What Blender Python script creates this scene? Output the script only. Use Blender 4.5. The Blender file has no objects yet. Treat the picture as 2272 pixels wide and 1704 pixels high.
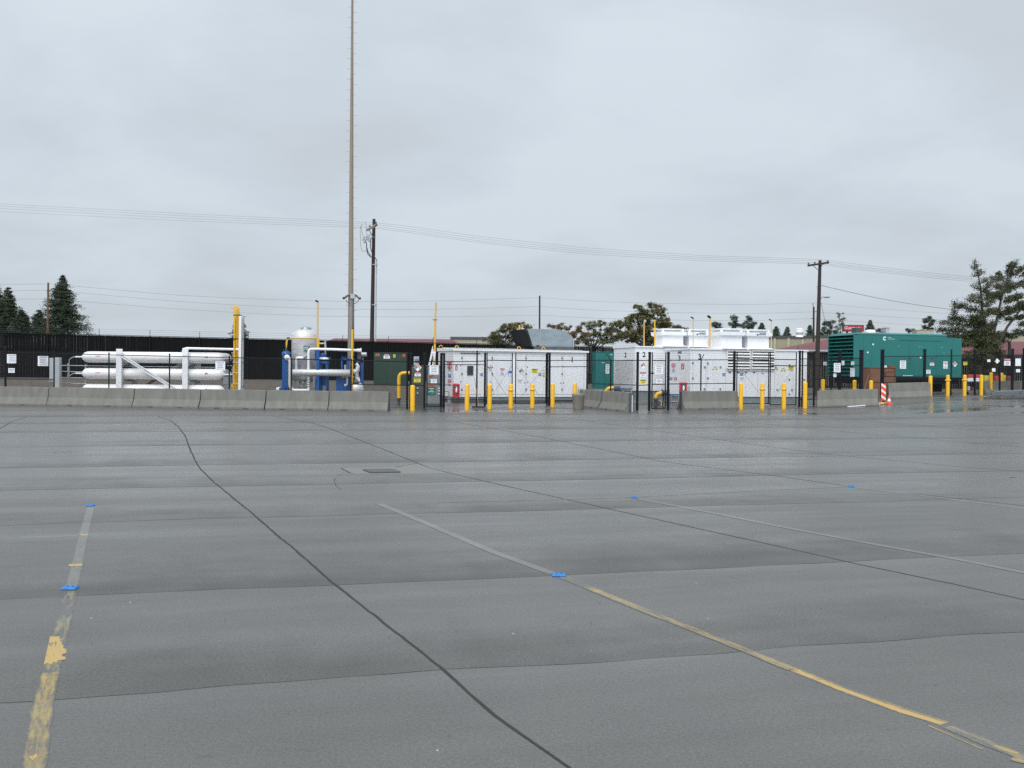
import bpy, math, random
from mathutils import Vector, Matrix, noise as mnoise
R_ = math.radians
scene = bpy.context.scene
COL = scene.collection
random.seed(7)

# ------------------------------------------------------------------ camera
F = 2209.0; CX = 1136.0; CY = 852.0          # focal length and centre in photo pixels
PITCH = math.atan(26 / F); ROLL = R_(0.5); CAMH = 1.70
fwd = Vector((0, math.cos(PITCH), -math.sin(PITCH)))
U0 = Vector((0, math.sin(PITCH), math.cos(PITCH))); R0 = Vector((1, 0, 0))
RT = R0 * math.cos(ROLL) + U0 * math.sin(ROLL)
UP = -R0 * math.sin(ROLL) + U0 * math.cos(ROLL)
CAM = Vector((0, 0, CAMH))
cd = bpy.data.cameras.new('camera'); cd.sensor_width = 36; cd.lens = 35; cd.clip_end = 5000; cd.clip_start = 0.05
cam = bpy.data.objects.new('camera', cd); COL.objects.link(cam)
cam.matrix_world = Matrix(((RT.x, UP.x, -fwd.x, 0), (RT.y, UP.y, -fwd.y, 0), (RT.z, UP.z, -fwd.z, CAMH), (0, 0, 0, 1)))
scene.camera = cam

# ------------------------------------------------------------------ world, sun, exposure
SUN_EL, SUN_AZ = R_(55), R_(200)      # diffuse sun behind the cloud, behind the camera
w = bpy.data.worlds.new('World'); scene.world = w; w.use_nodes = True
nt = w.node_tree; nt.nodes.clear()
N = nt.nodes.new; L = nt.links.new
out = N('ShaderNodeOutputWorld'); bg = N('ShaderNodeBackground'); sky = N('ShaderNodeTexSky')
sky.sky_type = 'NISHITA'; sky.sun_disc = False; sky.sun_elevation = SUN_EL; sky.sun_rotation = SUN_AZ
bg.inputs[1].default_value = 0.1
tc = N('ShaderNodeTexCoord'); sep = N('ShaderNodeSeparateXYZ'); L(tc.outputs['Generated'], sep.inputs[0])
# cloud deck: project the direction on a flat layer so clouds shrink towards the horizon
zz = N('ShaderNodeMath'); zz.operation = 'ADD'; zz.inputs[1].default_value = 0.22; L(sep.outputs[2], zz.inputs[0])
zc = N('ShaderNodeMath'); zc.operation = 'MAXIMUM'; zc.inputs[1].default_value = 0.12; L(zz.outputs[0], zc.inputs[0])
dx = N('ShaderNodeMath'); dx.operation = 'DIVIDE'; L(sep.outputs[0], dx.inputs[0]); L(zc.outputs[0], dx.inputs[1])
dy = N('ShaderNodeMath'); dy.operation = 'DIVIDE'; L(sep.outputs[1], dy.inputs[0]); L(zc.outputs[0], dy.inputs[1])
cmb = N('ShaderNodeCombineXYZ'); L(dx.outputs[0], cmb.inputs[0]); L(dy.outputs[0], cmb.inputs[1])
n1 = N('ShaderNodeTexNoise'); n1.inputs['Scale'].default_value = 1.7; n1.inputs['Detail'].default_value = 7; n1.inputs['Roughness'].default_value = 0.52
n1.inputs['Distortion'].default_value = 0.25
mp = N('ShaderNodeMapping'); mp.inputs['Location'].default_value = (3.1, 1.7, 0.4); L(cmb.outputs[0], mp.inputs[0]); L(mp.outputs[0], n1.inputs['Vector'])
rmp = N('ShaderNodeValToRGB'); L(n1.outputs['Fac'], rmp.inputs[0])
SKB = 1.0
def gc(a, k=1.0): return (a[0] * k, a[1] * k, a[2] * k, 1)
rmp.color_ramp.elements[0].position = 0.30; rmp.color_ramp.elements[0].color = gc((5.5, 6.0, 6.5))
rmp.color_ramp.elements[1].position = 0.62; rmp.color_ramp.elements[1].color = gc((6.45, 7.12, 7.75))
e = rmp.color_ramp.elements.new(0.46); e.color = gc((5.9, 6.55, 7.2))
# brighter overhead and towards the hidden sun
grad = N('ShaderNodeMapRange'); grad.inputs[1].default_value = 0.0; grad.inputs[2].default_value = 1.0
grad.inputs[3].default_value = 0.97; grad.inputs[4].default_value = 1.35; L(sep.outputs[2], grad.inputs[0])
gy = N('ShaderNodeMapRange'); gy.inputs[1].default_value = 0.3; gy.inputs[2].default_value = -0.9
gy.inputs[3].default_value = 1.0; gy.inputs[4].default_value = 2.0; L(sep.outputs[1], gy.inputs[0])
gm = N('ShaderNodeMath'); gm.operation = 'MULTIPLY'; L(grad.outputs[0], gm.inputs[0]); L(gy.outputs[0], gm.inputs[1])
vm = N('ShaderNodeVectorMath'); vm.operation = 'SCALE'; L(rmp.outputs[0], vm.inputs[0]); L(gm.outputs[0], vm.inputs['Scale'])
mx = N('ShaderNodeMix'); mx.data_type = 'RGBA'; mx.inputs[0].default_value = 0.95
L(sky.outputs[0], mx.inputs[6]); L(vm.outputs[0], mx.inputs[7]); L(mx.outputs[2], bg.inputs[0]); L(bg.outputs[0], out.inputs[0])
sl = bpy.data.lights.new('sun', 'SUN'); sl.energy = 2.15; sl.angle = R_(35); sl.color = (1, 0.97, 0.93)
so = bpy.data.objects.new('sun', sl); COL.objects.link(so)
sd = Vector((math.sin(SUN_AZ) * math.cos(SUN_EL), math.cos(SUN_AZ) * math.cos(SUN_EL), math.sin(SUN_EL)))
so.rotation_euler = sd.to_track_quat('Z', 'Y').to_euler(); so.location = sd * 100
scene.view_settings.view_transform = 'Standard'; scene.view_settings.look = 'None'
scene.view_settings.exposure = 0.0; scene.view_settings.gamma = 1
scene.cycles.use_denoising = False
scene.cycles.max_bounces = 6; scene.cycles.diffuse_bounces = 3; scene.cycles.glossy_bounces = 3; scene.cycles.transparent_max_bounces = 8
scene.cycles.sample_clamp_indirect = 4

# ------------------------------------------------------------------ where things stand
def sm(t):
    t = max(0.0, min(1.0, t)); return t * t * (3 - 2 * t)
def gz(x, y):
    return 0.006 * max(0, min(26, y - 34)) + 0.45 * sm((x - 13) / 10) * sm((y - 28) / 26)
def ray(px, py): return RT * ((px - CX) / F) + UP * ((CY - py) / F) + fwd
def P(px, py, d):
    r = ray(px, py); return CAM + r * (d / r.y)
def G(px, py):
    r = ray(px, py); t = 1.7 / max(1e-4, -r.z)
    for _ in range(60):
        p = CAM + r * t
        t2 = (CAMH - gz(p.x, p.y)) / max(1e-4, -r.z)
        t = t * 0.5 + t2 * 0.5
    p = CAM + r * t; p.z = gz(p.x, p.y); return p
def gp(x, y): return Vector((x, y, gz(x, y)))

# ------------------------------------------------------------------ materials
MATS = {}
def mat(name, col, rough=0.5, metal=0.0, var=0.12, scale=3.0, bump=0.0, bscale=40.0, spec=0.5, coat=0.0, stain=None, stretch=(1, 1, 1)):
    if name in MATS: return MATS[name]
    m = bpy.data.materials.new(name); m.use_nodes = True; t = m.node_tree; b = t.nodes['Principled BSDF']
    n = t.nodes.new; l = t.links.new
    geo = n('ShaderNodeNewGeometry'); mpp = n('ShaderNodeMapping'); mpp.inputs['Scale'].default_value = stretch
    l(geo.outputs['Position'], mpp.inputs[0])
    nz = n('ShaderNodeTexNoise'); nz.inputs['Scale'].default_value = scale; nz.inputs['Detail'].default_value = 6; nz.inputs['Roughness'].default_value = 0.6
    l(mpp.outputs[0], nz.inputs['Vector'])
    cr = n('ShaderNodeValToRGB'); l(nz.outputs['Fac'], cr.inputs[0])
    cr.color_ramp.elements[0].position = 0.3; cr.color_ramp.elements[1].position = 0.7
    c0 = stain if stain else tuple(c * (1 - var) for c in col); c1 = tuple(min(1, c * (1 + var)) for c in col)
    cr.color_ramp.elements[0].color = (*c0, 1); cr.color_ramp.elements[1].color = (*c1, 1)
    l(cr.outputs[0], b.inputs['Base Color'])
    mr = n('ShaderNodeMapRange'); mr.inputs[3].default_value = max(0.02, rough - 0.1); mr.inputs[4].default_value = min(1, rough + 0.1)
    l(nz.outputs['Fac'], mr.inputs[0]); l(mr.outputs[0], b.inputs['Roughness'])
    b.inputs['Metallic'].default_value = metal; b.inputs['Specular IOR Level'].default_value = spec
    b.inputs['Coat Weight'].default_value = coat
    if bump:
        nb = n('ShaderNodeTexNoise'); nb.inputs['Scale'].default_value = bscale; nb.inputs['Detail'].default_value = 4
        l(mpp.outputs[0], nb.inputs['Vector'])
        bp = n('ShaderNodeBump'); bp.inputs['Strength'].default_value = bump; bp.inputs['Distance'].default_value = 0.02
        l(nb.outputs['Fac'], bp.inputs['Height']); l(bp.outputs[0], b.inputs['Normal'])
    MATS[name] = m; return m

BLACK = mat('black_vinyl_metal', (0.009, 0.010, 0.014), 0.6, spec=0.2)
MESHM = mat('black_chain_wire', (0.012, 0.013, 0.016), 0.55)
WHITE = mat('white_enamel', (0.78, 0.79, 0.81), 0.4, var=0.05, scale=2.2, stretch=(2, 2, .22))
WHITEP = mat('white_pipe_paint', (0.78, 0.79, 0.80), 0.35, var=0.05)
TANKW = mat('white_tank_paint', (0.79, 0.78, 0.77), 0.35, var=0.06, scale=2)
SIGNW = mat('white_sign_face', (0.78, 0.80, 0.84), 0.4, var=0.02)
INK = mat('sign_ink', (0.05, 0.05, 0.07), 0.6)
INKG = mat('grey_sign_print', (0.22, 0.23, 0.27), 0.6)
NUM = mat('black_number_vinyl', (0.012, 0.015, 0.02), 0.4)
NAVY = mat('navy_logo_vinyl', (0.015, 0.06, 0.10), 0.4)
RED = mat('red_paint', (0.50, 0.025, 0.035), 0.35)
REDS = mat('red_sign_ink', (0.55, 0.05, 0.06), 0.45)
BLUES = mat('blue_sign_ink', (0.03, 0.12, 0.42), 0.45)
YELS = mat('yellow_sign_ink', (0.70, 0.62, 0.03), 0.45)
GRNS = mat('green_sign_ink', (0.01, 0.14, 0.10), 0.45)
ORGS = mat('orange_sign_ink', (0.60, 0.13, 0.03), 0.45)
YEL = mat('yellow_bollard_paint', (0.82, 0.45, 0.012), 0.3, var=0.05, scale=4)
YELP = mat('yellow_pipe_paint', (0.72, 0.42, 0.03), 0.35, var=0.08)
YELPALE = mat('faded_yellow_pipe', (0.62, 0.40, 0.12), 0.5, var=0.1)
BLUE = mat('blue_skid_paint', (0.007, 0.075, 0.26), 0.4, var=0.12)
SILV = mat('aluminium_cladding', (0.60, 0.60, 0.60), 0.45, 0.35, var=0.08, scale=5)
SILD = mat('galvanised_pipe', (0.38, 0.40, 0.42), 0.5, 0.4, var=0.12)
GALV = mat('galvanised_sheet', (0.29, 0.34, 0.365), 0.42, 0.55, var=0.16, scale=1.6, stretch=(1, 1, 2.5))
GREY = mat('grey_cabinet_paint', (0.20, 0.23, 0.24), 0.5, var=0.1)
GREYD = mat('dark_grey_steel', (0.07, 0.075, 0.08), 0.5)
LGREY = mat('light_grey_box', (0.40, 0.43, 0.45), 0.5, var=0.1)
DKGRN = mat('dark_green_transformer', (0.018, 0.048, 0.032), 0.45, var=0.15)
TEAL = mat('teal_generator_paint', (0.012, 0.165, 0.150), 0.38, var=0.07, scale=0.8)
TEALD = mat('louvre_void', (0.008, 0.03, 0.03), 0.7)
CONC = mat('barrier_concrete', (0.175, 0.172, 0.155), 0.85, var=0.10, scale=2.6, bump=0.2, bscale=60, stretch=(1.6, 1, 0.5), stain=(0.135, 0.132, 0.118))
CONCL = mat('light_concrete', (0.27, 0.265, 0.245), 0.8, var=0.15, bump=0.2)
TANKG = mat('grey_paint_and_tube_shade', (0.38, 0.39, 0.38), 0.5, var=0.1)  # grey fittings, and the shade painted onto the rear gas tubes
POLE = mat('weathered_pole_steel', (0.25, 0.205, 0.155), 0.65, var=0.15, scale=2, stretch=(1, 1, 0.25))
WOOD = mat('creosoted_wood', (0.035, 0.025, 0.022), 0.85, var=0.3, scale=3, stretch=(4, 4, 0.4), bump=0.3)
WOODB = mat('brown_pole_wood', (0.14, 0.075, 0.045), 0.85, var=0.3, stretch=(4, 4, 0.4))
ARMW = mat('weathered_arm_wood', (0.28, 0.25, 0.20), 0.8, var=0.2)
PLY = mat('brown_crate_board', (0.17, 0.085, 0.05), 0.75, var=0.15)
WIRE = mat('weathered_wire', (0.17, 0.155, 0.15), 0.6)
SLAT = mat('black_privacy_slats', (0.012, 0.013, 0.015), 0.8, var=0.25, spec=0.12)
ORANGE = mat('orange_plastic', (0.80, 0.09, 0.02), 0.4)
BLUEM = mat('blue_marker_plastic', (0.006, 0.17, 0.48), 0.5, var=.25, scale=25)
REDROOF = mat('dark_red_roof', (0.14, 0.035, 0.04), 0.6, var=0.1)
TAN = mat('tan_metal_siding', (0.34, 0.31, 0.21), 0.6, var=0.06)
TANL = mat('pale_siding_rib', (0.46, 0.43, 0.32), 0.6, var=0.05)
BEIGE = mat('beige_fascia', (0.40, 0.37, 0.29), 0.6)
LENS = mat('dark_window_glass', (0.03, 0.03, 0.035), 0.15)
FLOODR = mat('red_lamp_lens', (0.12, 0.02, 0.02), 0.3)

def slat_mat():
    m = SLAT; t = m.node_tree; n = t.nodes.new; l = t.links.new; b = t.nodes['Principled BSDF']
    tc_ = n('ShaderNodeTexCoord'); wv = n('ShaderNodeTexWave'); wv.wave_type = 'BANDS'; wv.bands_direction = 'X'
    wv.inputs['Scale'].default_value = 3.4; wv.inputs['Distortion'].default_value = 0.3
    l(tc_.outputs['Object'], wv.inputs['Vector'])
    nn = n('ShaderNodeTexNoise'); nn.inputs['Scale'].default_value = 1.1
    mpp = n('ShaderNodeMapping'); mpp.inputs['Scale'].default_value = (9, 1, 0.35); l(tc_.outputs['Object'], mpp.inputs[0]); l(mpp.outputs[0], nn.inputs['Vector'])
    mu = n('ShaderNodeMath'); mu.operation = 'MULTIPLY'; l(wv.outputs['Fac'], mu.inputs[0]); l(nn.outputs['Fac'], mu.inputs[1])
    cr = n('ShaderNodeValToRGB'); l(mu.outputs[0], cr.inputs[0])
    cr.color_ramp.elements[0].color = (0.006, 0.007, 0.008, 1); cr.color_ramp.elements[1].color = (0.017, 0.017, 0.017, 1)
    cr.color_ramp.elements[0].position = 0.25; cr.color_ramp.elements[1].position = 0.75
    l(cr.outputs[0], b.inputs['Base Color'])
slat_mat()

def ground_mats():
    """wet aggregate concrete, and the same concrete under worn paint"""
    def base(name):
        m = bpy.data.materials.new(name); m.use_nodes = True; t = m.node_tree; b = t.nodes['Principled BSDF']
        n = t.nodes.new; l = t.links.new
        geo = n('ShaderNodeNewGeometry'); pos = geo.outputs['Position']
        def noise(sc, det=4, ro=0.6, stretch=None, dist=0, ang=14.5):
            z = n('ShaderNodeTexNoise'); z.inputs['Scale'].default_value = sc; z.inputs['Detail'].default_value = det
            z.inputs['Roughness'].default_value = ro; z.inputs['Distortion'].default_value = dist
            if stretch:
                q = n('ShaderNodeMapping'); q.vector_type = 'TEXTURE'; q.inputs['Scale'].default_value = tuple(1 / k for k in stretch); q.inputs['Rotation'].default_value = (0, 0, R_(ang)); l(pos, q.inputs[0]); l(q.outputs[0], z.inputs['Vector'])
            else: l(pos, z.inputs['Vector'])
            return z.outputs['Fac']
        def mrange(v, a, b_, c, d):
            q = n('ShaderNodeMapRange'); q.inputs[1].default_value = a; q.inputs[2].default_value = b_; q.inputs[3].default_value = c; q.inputs[4].default_value = d; l(v, q.inputs[0]); return q.outputs[0]
        def mth(op, a, b_):
            q = n('ShaderNodeMath'); q.operation = op
            for k, v in ((0, a), (1, b_)):
                if isinstance(v, (int, float)): q.inputs[k].default_value = v
                else: l(v, q.inputs[k])
            return q.outputs[0]
        speck = noise(140, 3, 0.7); grit = noise(48, 5, 0.8); med = noise(1.6, 5, 0.6); big = noise(0.22, 4, 0.55)
        streak = noise(0.9, 5, 0.6, (0.22, 1.6, 1))
        uv = n('ShaderNodeUVMap'); su = n('ShaderNodeSeparateXYZ'); l(uv.outputs[0], su.inputs[0])
        jit = mrange(med, 0.3, 0.7, -0.10, 0.10)
        jit = mth('ADD', jit, mrange(grit, 0.3, 0.7, -0.09, 0.09)); jit = mth('ADD', jit, mrange(noise(0.5, 4, 0.6, (1.0, 0.15, 1)), 0.35, 0.65, -0.05, 0.30)); fr = n('ShaderNodeMath'); fr.operation = 'FRACT'; l(su.outputs[1], fr.inputs[0]); saw = mrange(mth('ADD', fr.outputs[0], jit), 0.0, 0.5, 0.0, 1.0)
        fl = n('ShaderNodeMath'); fl.operation = 'FLOOR'; l(su.outputs[1], fl.inputs[0]); wn = n('ShaderNodeTexWhiteNoise'); wn.noise_dimensions = '1D'; l(fl.outputs[0], wn.inputs['W'])     # 0 where the run-off keeps each slab wet, 1 where it dries
        v = mth('MULTIPLY', mrange(speck, 0.25, 0.75, 0.45, 1.6), mrange(grit, 0.32, 0.68, 0.66, 1.36))
        v = mth('MULTIPLY', v, mrange(med, 0.3, 0.7, 0.93, 1.07))
        v = mth('MULTIPLY', v, mrange(big, 0.3, 0.7, 0.88, 1.12))
        v = mth('MULTIPLY', v, mrange(streak, 0.3, 0.7, 0.94, 1.06))
        v = mth('MULTIPLY', v, mrange(saw, 0, 1, 0.76, 1.05)); v = mth('MULTIPLY', v, mrange(wn.outputs['Value'], 0, 1, 0.92, 1.08)); blot = noise(2.3, 5, 0.65, (0.8, 1.5, 1)); v = mth('MULTIPLY', v, mrange(blot, 0.66, 0.72, 1.0, 0.78)); v = mth('MULTIPLY', v, mrange(noise(0.75, 5, 0.6, (1.6, 1.0, 1)), 0.64, 0.75, 1.0, 1.3))
        sc = n('ShaderNodeVectorMath'); sc.operation = 'SCALE'; sc.inputs[0].default_value = (0.078, 0.074, 0.067); l(v, sc.inputs['Scale'])
        sp = n('ShaderNodeSeparateXYZ'); l(pos, sp.inputs[0])
        pud = mth('ADD', mth('MULTIPLY', streak, 0.6), mth('MULTIPLY', big, 0.4))
        near = mrange(sp.outputs[1], 38.5, 42, 0.0, 0.12)                          # the low strip by the fence holds standing water
        pm = mrange(mth('ADD', pud, near), 0.60, 0.67, 0, 1)
        rg = mth('ADD', mrange(saw, 0, 1, 0.52, 0.36), mrange(streak, 0.3, 0.7, 0.10, -0.10))
        rg = mth('ADD', rg, mth('ADD', mrange(sp.outputs[1], 6, 20, 0.02, -0.10), mrange(sp.outputs[1], 22, 36, 0.0, 0.10)))
        mixr = n('ShaderNodeMix'); l(pm, mixr.inputs[0]); l(rg, mixr.inputs[2]); mixr.inputs[3].default_value = 0.14
        l(mixr.outputs[0], b.inputs['Roughness']); b.inputs['Specular IOR Level'].default_value = 0.72
        mixc = n('ShaderNodeMix'); mixc.data_type = 'RGBA'; l(mth('MULTIPLY', pm, 0.45), mixc.inputs[0]); l(sc.outputs[0], mixc.inputs[6]); mixc.inputs[7].default_value = (0.05, 0.048, 0.042, 1)
        l(mixc.outputs[2], b.inputs['Base Color'])
        bp = n('ShaderNodeBump'); bp.inputs['Distance'].default_value = 0.004
        l(mth('SUBTRACT', 0.55, mth('MULTIPLY', pm, 0.5)), bp.inputs['Strength']); l(grit, bp.inputs['Height']); l(bp.outputs[0], b.inputs['Normal'])
        return m, t, b, noise, mrange, mth, mixc.outputs[2]
    pave = base('wet_concrete')[0]
    def paint(name, col, lo, hi, cover):
        m, t, b, noise, mrange, mth, src = base(name)
        z = mth('ADD', mth('MULTIPLY', noise(6, 6, 0.75, (5.0, 0.7, 1), 0, 23), 0.6), mth('MULTIPLY', noise(1.1, 3), 0.4))
        uvn = t.nodes.new('ShaderNodeUVMap'); sx = t.nodes.new('ShaderNodeSeparateXYZ'); t.links.new(uvn.outputs[0], sx.inputs[0])
        edge = mth('MULTIPLY', mth('MULTIPLY', sx.outputs[0], mth('SUBTRACT', 1.0, sx.outputs[0])), 4.0)
        edge = mrange(mth('ADD', edge, mth('MULTIPLY', mth('SUBTRACT', noise(25, 5, 0.7), 0.5), 1.2)), 0.15, 0.55, 0, 1)
        f = mth('MULTIPLY', mth('MULTIPLY', mrange(z, lo, hi, 0, 1), cover), edge)
        q = t.nodes.new('ShaderNodeMix'); q.data_type = 'RGBA'; t.links.new(f, q.inputs[0]); t.links.new(src, q.inputs[6]); q.inputs[7].default_value = (*col, 1)
        t.links.new(q.outputs[2], b.inputs['Base Color']); return m
    return pave, paint
PAVE, paintm = ground_mats()
PY_SOLID = paintm('yellow_road_paint', (0.47, 0.31, 0.075), 0.40, 0.47, 0.92)
PY_WORN = paintm('worn_yellow_road_paint', (0.40, 0.29, 0.08), 0.42, 0.58, 0.85)
PY_FAINT = paintm('scrubbed_yellow_road_paint', (0.34, 0.29, 0.13), 0.49, 0.60, 0.6)
PGHOST = paintm('ghost_road_paint', (0.185, 0.18, 0.155), 0.25, 0.50, 0.6)
JOINT = mat('joint_filler', (0.022, 0.024, 0.02), 0.8, var=0.3, scale=6)
PATCH = mat('pale_patch_concrete', (0.15, 0.146, 0.13), 0.4, var=0.15, scale=8, bump=0.2)
DIRT = mat('brown_gravel_bank', (0.085, 0.072, 0.058), 0.95, var=0.35, scale=5, bump=0.6, bscale=12)

# ------------------------------------------------------------------ mesh building
TXT = {}
def text_geo(s, shear=0.0, bold=0.0):
    k = (s, shear, bold)
    if k in TXT: return TXT[k]
    c = bpy.data.curves.new('t', 'FONT'); c.body = s; c.align_x = 'CENTER'; c.align_y = 'CENTER'; c.shear = shear; c.offset = bold; c.resolution_u = 3
    o = bpy.data.objects.new('t', c); COL.objects.link(o)
    dg = bpy.context.evaluated_depsgraph_get(); me = bpy.data.meshes.new_from_object(o.evaluated_get(dg))
    vs = [v.co.copy() for v in me.vertices]; fs = [tuple(p.vertices) for p in me.polygons]
    bpy.data.objects.remove(o); bpy.data.curves.remove(c); bpy.data.meshes.remove(me)
    if vs:
        x0 = min(v.x for v in vs); x1 = max(v.x for v in vs); y0 = min(v.y for v in vs); y1 = max(v.y for v in vs)
    else: x0 = x1 = y0 = y1 = 0
    TXT[k] = (vs, fs, (x0, x1, y0, y1)); return TXT[k]

class MB:
    def __init__(s): s.v = []; s.f = []; s.m = []; s.sm = []; s.M = None
    def add(s, vs, fs, m=0, smooth=False):
        b = len(s.v)
        s.v += [s.M @ Vector(p) if s.M else Vector(p) for p in vs]
        for f in fs: s.f.append(tuple(b + i for i in f)); s.m.append(m); s.sm.append(smooth)
        return s
    def box(s, x0, x1, y0, y1, z0, z1, m=0):
        return s.add([(x0, y0, z0), (x1, y0, z0), (x1, y1, z0), (x0, y1, z0), (x0, y0, z1), (x1, y0, z1), (x1, y1, z1), (x0, y1, z1)],
                     [(0, 3, 2, 1), (4, 5, 6, 7), (0, 1, 5, 4), (1, 2, 6, 5), (2, 3, 7, 6), (3, 0, 4, 7)], m)
    def hexa(s, p, m=0):   # 8 points: bottom 4, top 4
        return s.add(p, [(0, 3, 2, 1), (4, 5, 6, 7), (0, 1, 5, 4), (1, 2, 6, 5), (2, 3, 7, 6), (3, 0, 4, 7)], m)
    def bar(s, a, b, w, h=None, m=0, up=Vector((0, 0, 1))):
        a = Vector(a); b = Vector(b); h = h or w; d = (b - a).normalized()
        u = d.cross(up)
        if u.length < 1e-3: u = d.cross(Vector((0, 1, 0)))
        u.normalize(); v = u.cross(d)
        u = u * w / 2; v = v * h / 2
        return s.hexa([a - u - v, a + u - v, a + u + v, a - u + v, b - u - v, b + u - v, b + u + v, b - u + v], m)
    def cyl(s, a, b, r0, r1=None, n=12, m=0, caps=True):
        a = Vector(a); b = Vector(b); r1 = r0 if r1 is None else r1; d = (b - a).normalized()
        u = d.cross(Vector((0, 0, 1)));
        if u.length < 1e-3: u = Vector((1, 0, 0))
        u.normalize(); v = d.cross(u)
        vs = []
        for c, r in ((a, r0), (b, r1)):
            for i in range(n):
                t = 2 * math.pi * i / n; vs.append(c + u * math.cos(t) * r + v * math.sin(t) * r)
        s.add(vs, [(i, (i + 1) % n, n + (i + 1) % n, n + i) for i in range(n)], m, True)
        if caps: s.add(vs[:n], [tuple(range(n))[::-1]], m); s.add(vs[n:], [tuple(range(n))], m)
        return s
    def tube(s, pts, r, n=8, m=0, caps=True):
        pts = [Vector(p) for p in pts]; rs = r if isinstance(r, (list, tuple)) else [r] * len(pts)
        vs = []; pu = None
        for i, p in enumerate(pts):
            d = (pts[min(i + 1, len(pts) - 1)] - pts[max(i - 1, 0)]).normalized()
            if pu is None:
                u = d.cross(Vector((0, 0, 1)))
                if u.length < 1e-3: u = Vector((1, 0, 0))
            else:
                u = pu - d * pu.dot(d)
                if u.length < 1e-4: u = d.orthogonal()
            u.normalize(); pu = u; v = d.cross(u)
            for k in range(n):
                t = 2 * math.pi * k / n; vs.append(p + u * math.cos(t) * rs[i] + v * math.sin(t) * rs[i])
        fs = []
        for i in range(len(pts) - 1):
            for k in range(n): fs.append((i * n + k, i * n + (k + 1) % n, (i + 1) * n + (k + 1) % n, (i + 1) * n + k))
        s.add(vs, fs, m, True)
        if caps: s.add(vs[:n], [tuple(range(n))[::-1]], m); s.add(vs[-n:], [tuple(range(n))], m)
        return s
    def lathe(s, prof, c, n=24, m=0, ax=Vector((0, 0, 1))):
        """prof: (radius, height along ax)"""
        c = Vector(c); ax = Vector(ax).normalized(); u = ax.orthogonal().normalized(); v = ax.cross(u); vs = []
        for r, h in prof:
            for k in range(n):
                t = 2 * math.pi * k / n; vs.append(c + ax * h + u * math.cos(t) * r + v * math.sin(t) * r)
        fs = []
        for i in range(len(prof) - 1):
            for k in range(n): fs.append((i * n + k, i * n + (k + 1) % n, (i + 1) * n + (k + 1) % n, (i + 1) * n + k))
        s.add(vs, fs, m, True)
        s.add(vs[:n], [tuple(range(n))[::-1]], m); s.add(vs[-n:], [tuple(range(n))], m)
        return s
    def prism(s, poly, ext, m=0):
        """poly: planar list of 3d points, ext: vector"""
        n = len(poly); vs = [Vector(p) for p in poly] + [Vector(p) + Vector(ext) for p in poly]
        return s.add(vs, [tuple(range(n)), tuple(range(n, 2 * n))[::-1]] + [(i, i + n, (i + 1) % n + n, (i + 1) % n) for i in range(n)], m)
    def text(s, body, cx, cz, h, y, m=0, shear=0, wmax=None, bold=0.0, vert=False):
        """lettering standing in the xz plane, facing -y, as tall as h"""
        vs, fs, (x0, x1, y0, y1) = text_geo(body, shear, bold)
        if not vs: return s
        k = h / (y1 - y0); kx = k
        if wmax: kx = wmax / (x1 - x0)
        mx_, my = (x0 + x1) / 2, (y0 + y1) / 2
        return s.add([(cx + (v.x - mx_) * kx, y, cz + (v.y - my) * k) for v in vs], fs, m)
    def build(s, name, mats, parent=None, world=False):
        me = bpy.data.meshes.new(name)
        vs = s.v
        if world and parent is not None:
            iv = TM[parent.name].inverted(); vs = [iv @ p for p in vs]
        me.from_pydata([tuple(p) for p in vs], [], s.f)
        if not isinstance(mats, (list, tuple)): mats = [mats]
        for q in mats: me.materials.append(q)
        me.polygons.foreach_set('material_index', s.m); me.polygons.foreach_set('use_smooth', s.sm)
        me.update()
        o = bpy.data.objects.new(name, me); COL.objects.link(o)
        if parent is not None: o.parent = parent
        return o
TM = {}
def put(o, loc, rz):
    o.location = loc; o.rotation_euler = (0, 0, rz); TM[o.name] = Matrix.Translation(Vector(loc)) @ Matrix.Rotation(rz, 4, 'Z')
def tag(o, label, cat, group=None, kind=None):
    if label: o['label'] = label
    if cat: o['category'] = cat
    if group: o['group'] = group
    if kind: o['kind'] = kind
    return o
def thing(name, label, cat, loc, rz=0.0, group=None):
    o = bpy.data.objects.new(name, None); COL.objects.link(o); o.empty_display_size = 0.2
    put(o, loc, rz); return tag(o, label, cat, group)
def kids(o): return [c for c in bpy.data.objects if c.parent == o]
def dup(src, loc, rz, label, ch=None):
    r = src.copy(); COL.objects.link(r); put(r, loc, rz); r['label'] = label
    for c in (ch if ch is not None else kids(src)):
        k = c.copy(); COL.objects.link(k); k.parent = r
    return r
def uv(o, px, py, yl=0.0):
    """where the line of sight through a photo pixel meets the plane y=yl of a thing, in its own axes"""
    iv = TM[o.name].inverted(); a = iv @ CAM; d = (iv.to_3x3() @ ray(px, py)); t = (yl - a.y) / d.y; p = a + d * t
    return p.x, p.z
def uvx(o, px, py, xl=0.0):
    iv = TM[o.name].inverted(); a = iv @ CAM; d = (iv.to_3x3() @ ray(px, py)); t = (xl - a.x) / d.x; p = a + d * t
    return p.y, p.z
def wp(pts, d=None): return [P(p[0], p[1], p[2] if len(p) > 2 else d) for p in pts]
def ppm(d): return F / d
def pbox(mb, x0, x1, y0, y1, d, dep, m=0):
    a = P(x0, y1, d); b = P(x1, y0, d); return mb.box(a.x, b.x, d, d + dep, a.z, b.z, m)
def pcyl(mb, px, y0, y1, rpx, d, m=0, n=12, r1=None):
    a = P(px, y1, d); b = P(px, y0, d); b.x = a.x; return mb.cyl(a, b, rpx / ppm(d), (r1 / ppm(d)) if r1 else None, n, m)
def arc(a, c, b, n=6):
    """quadratic bend from a to b with corner c"""
    a, b, c = Vector(a), Vector(b), Vector(c)
    return [a.lerp(c, t).lerp(c.lerp(b, t), t) for t in [i / n for i in range(n + 1)]]

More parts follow.
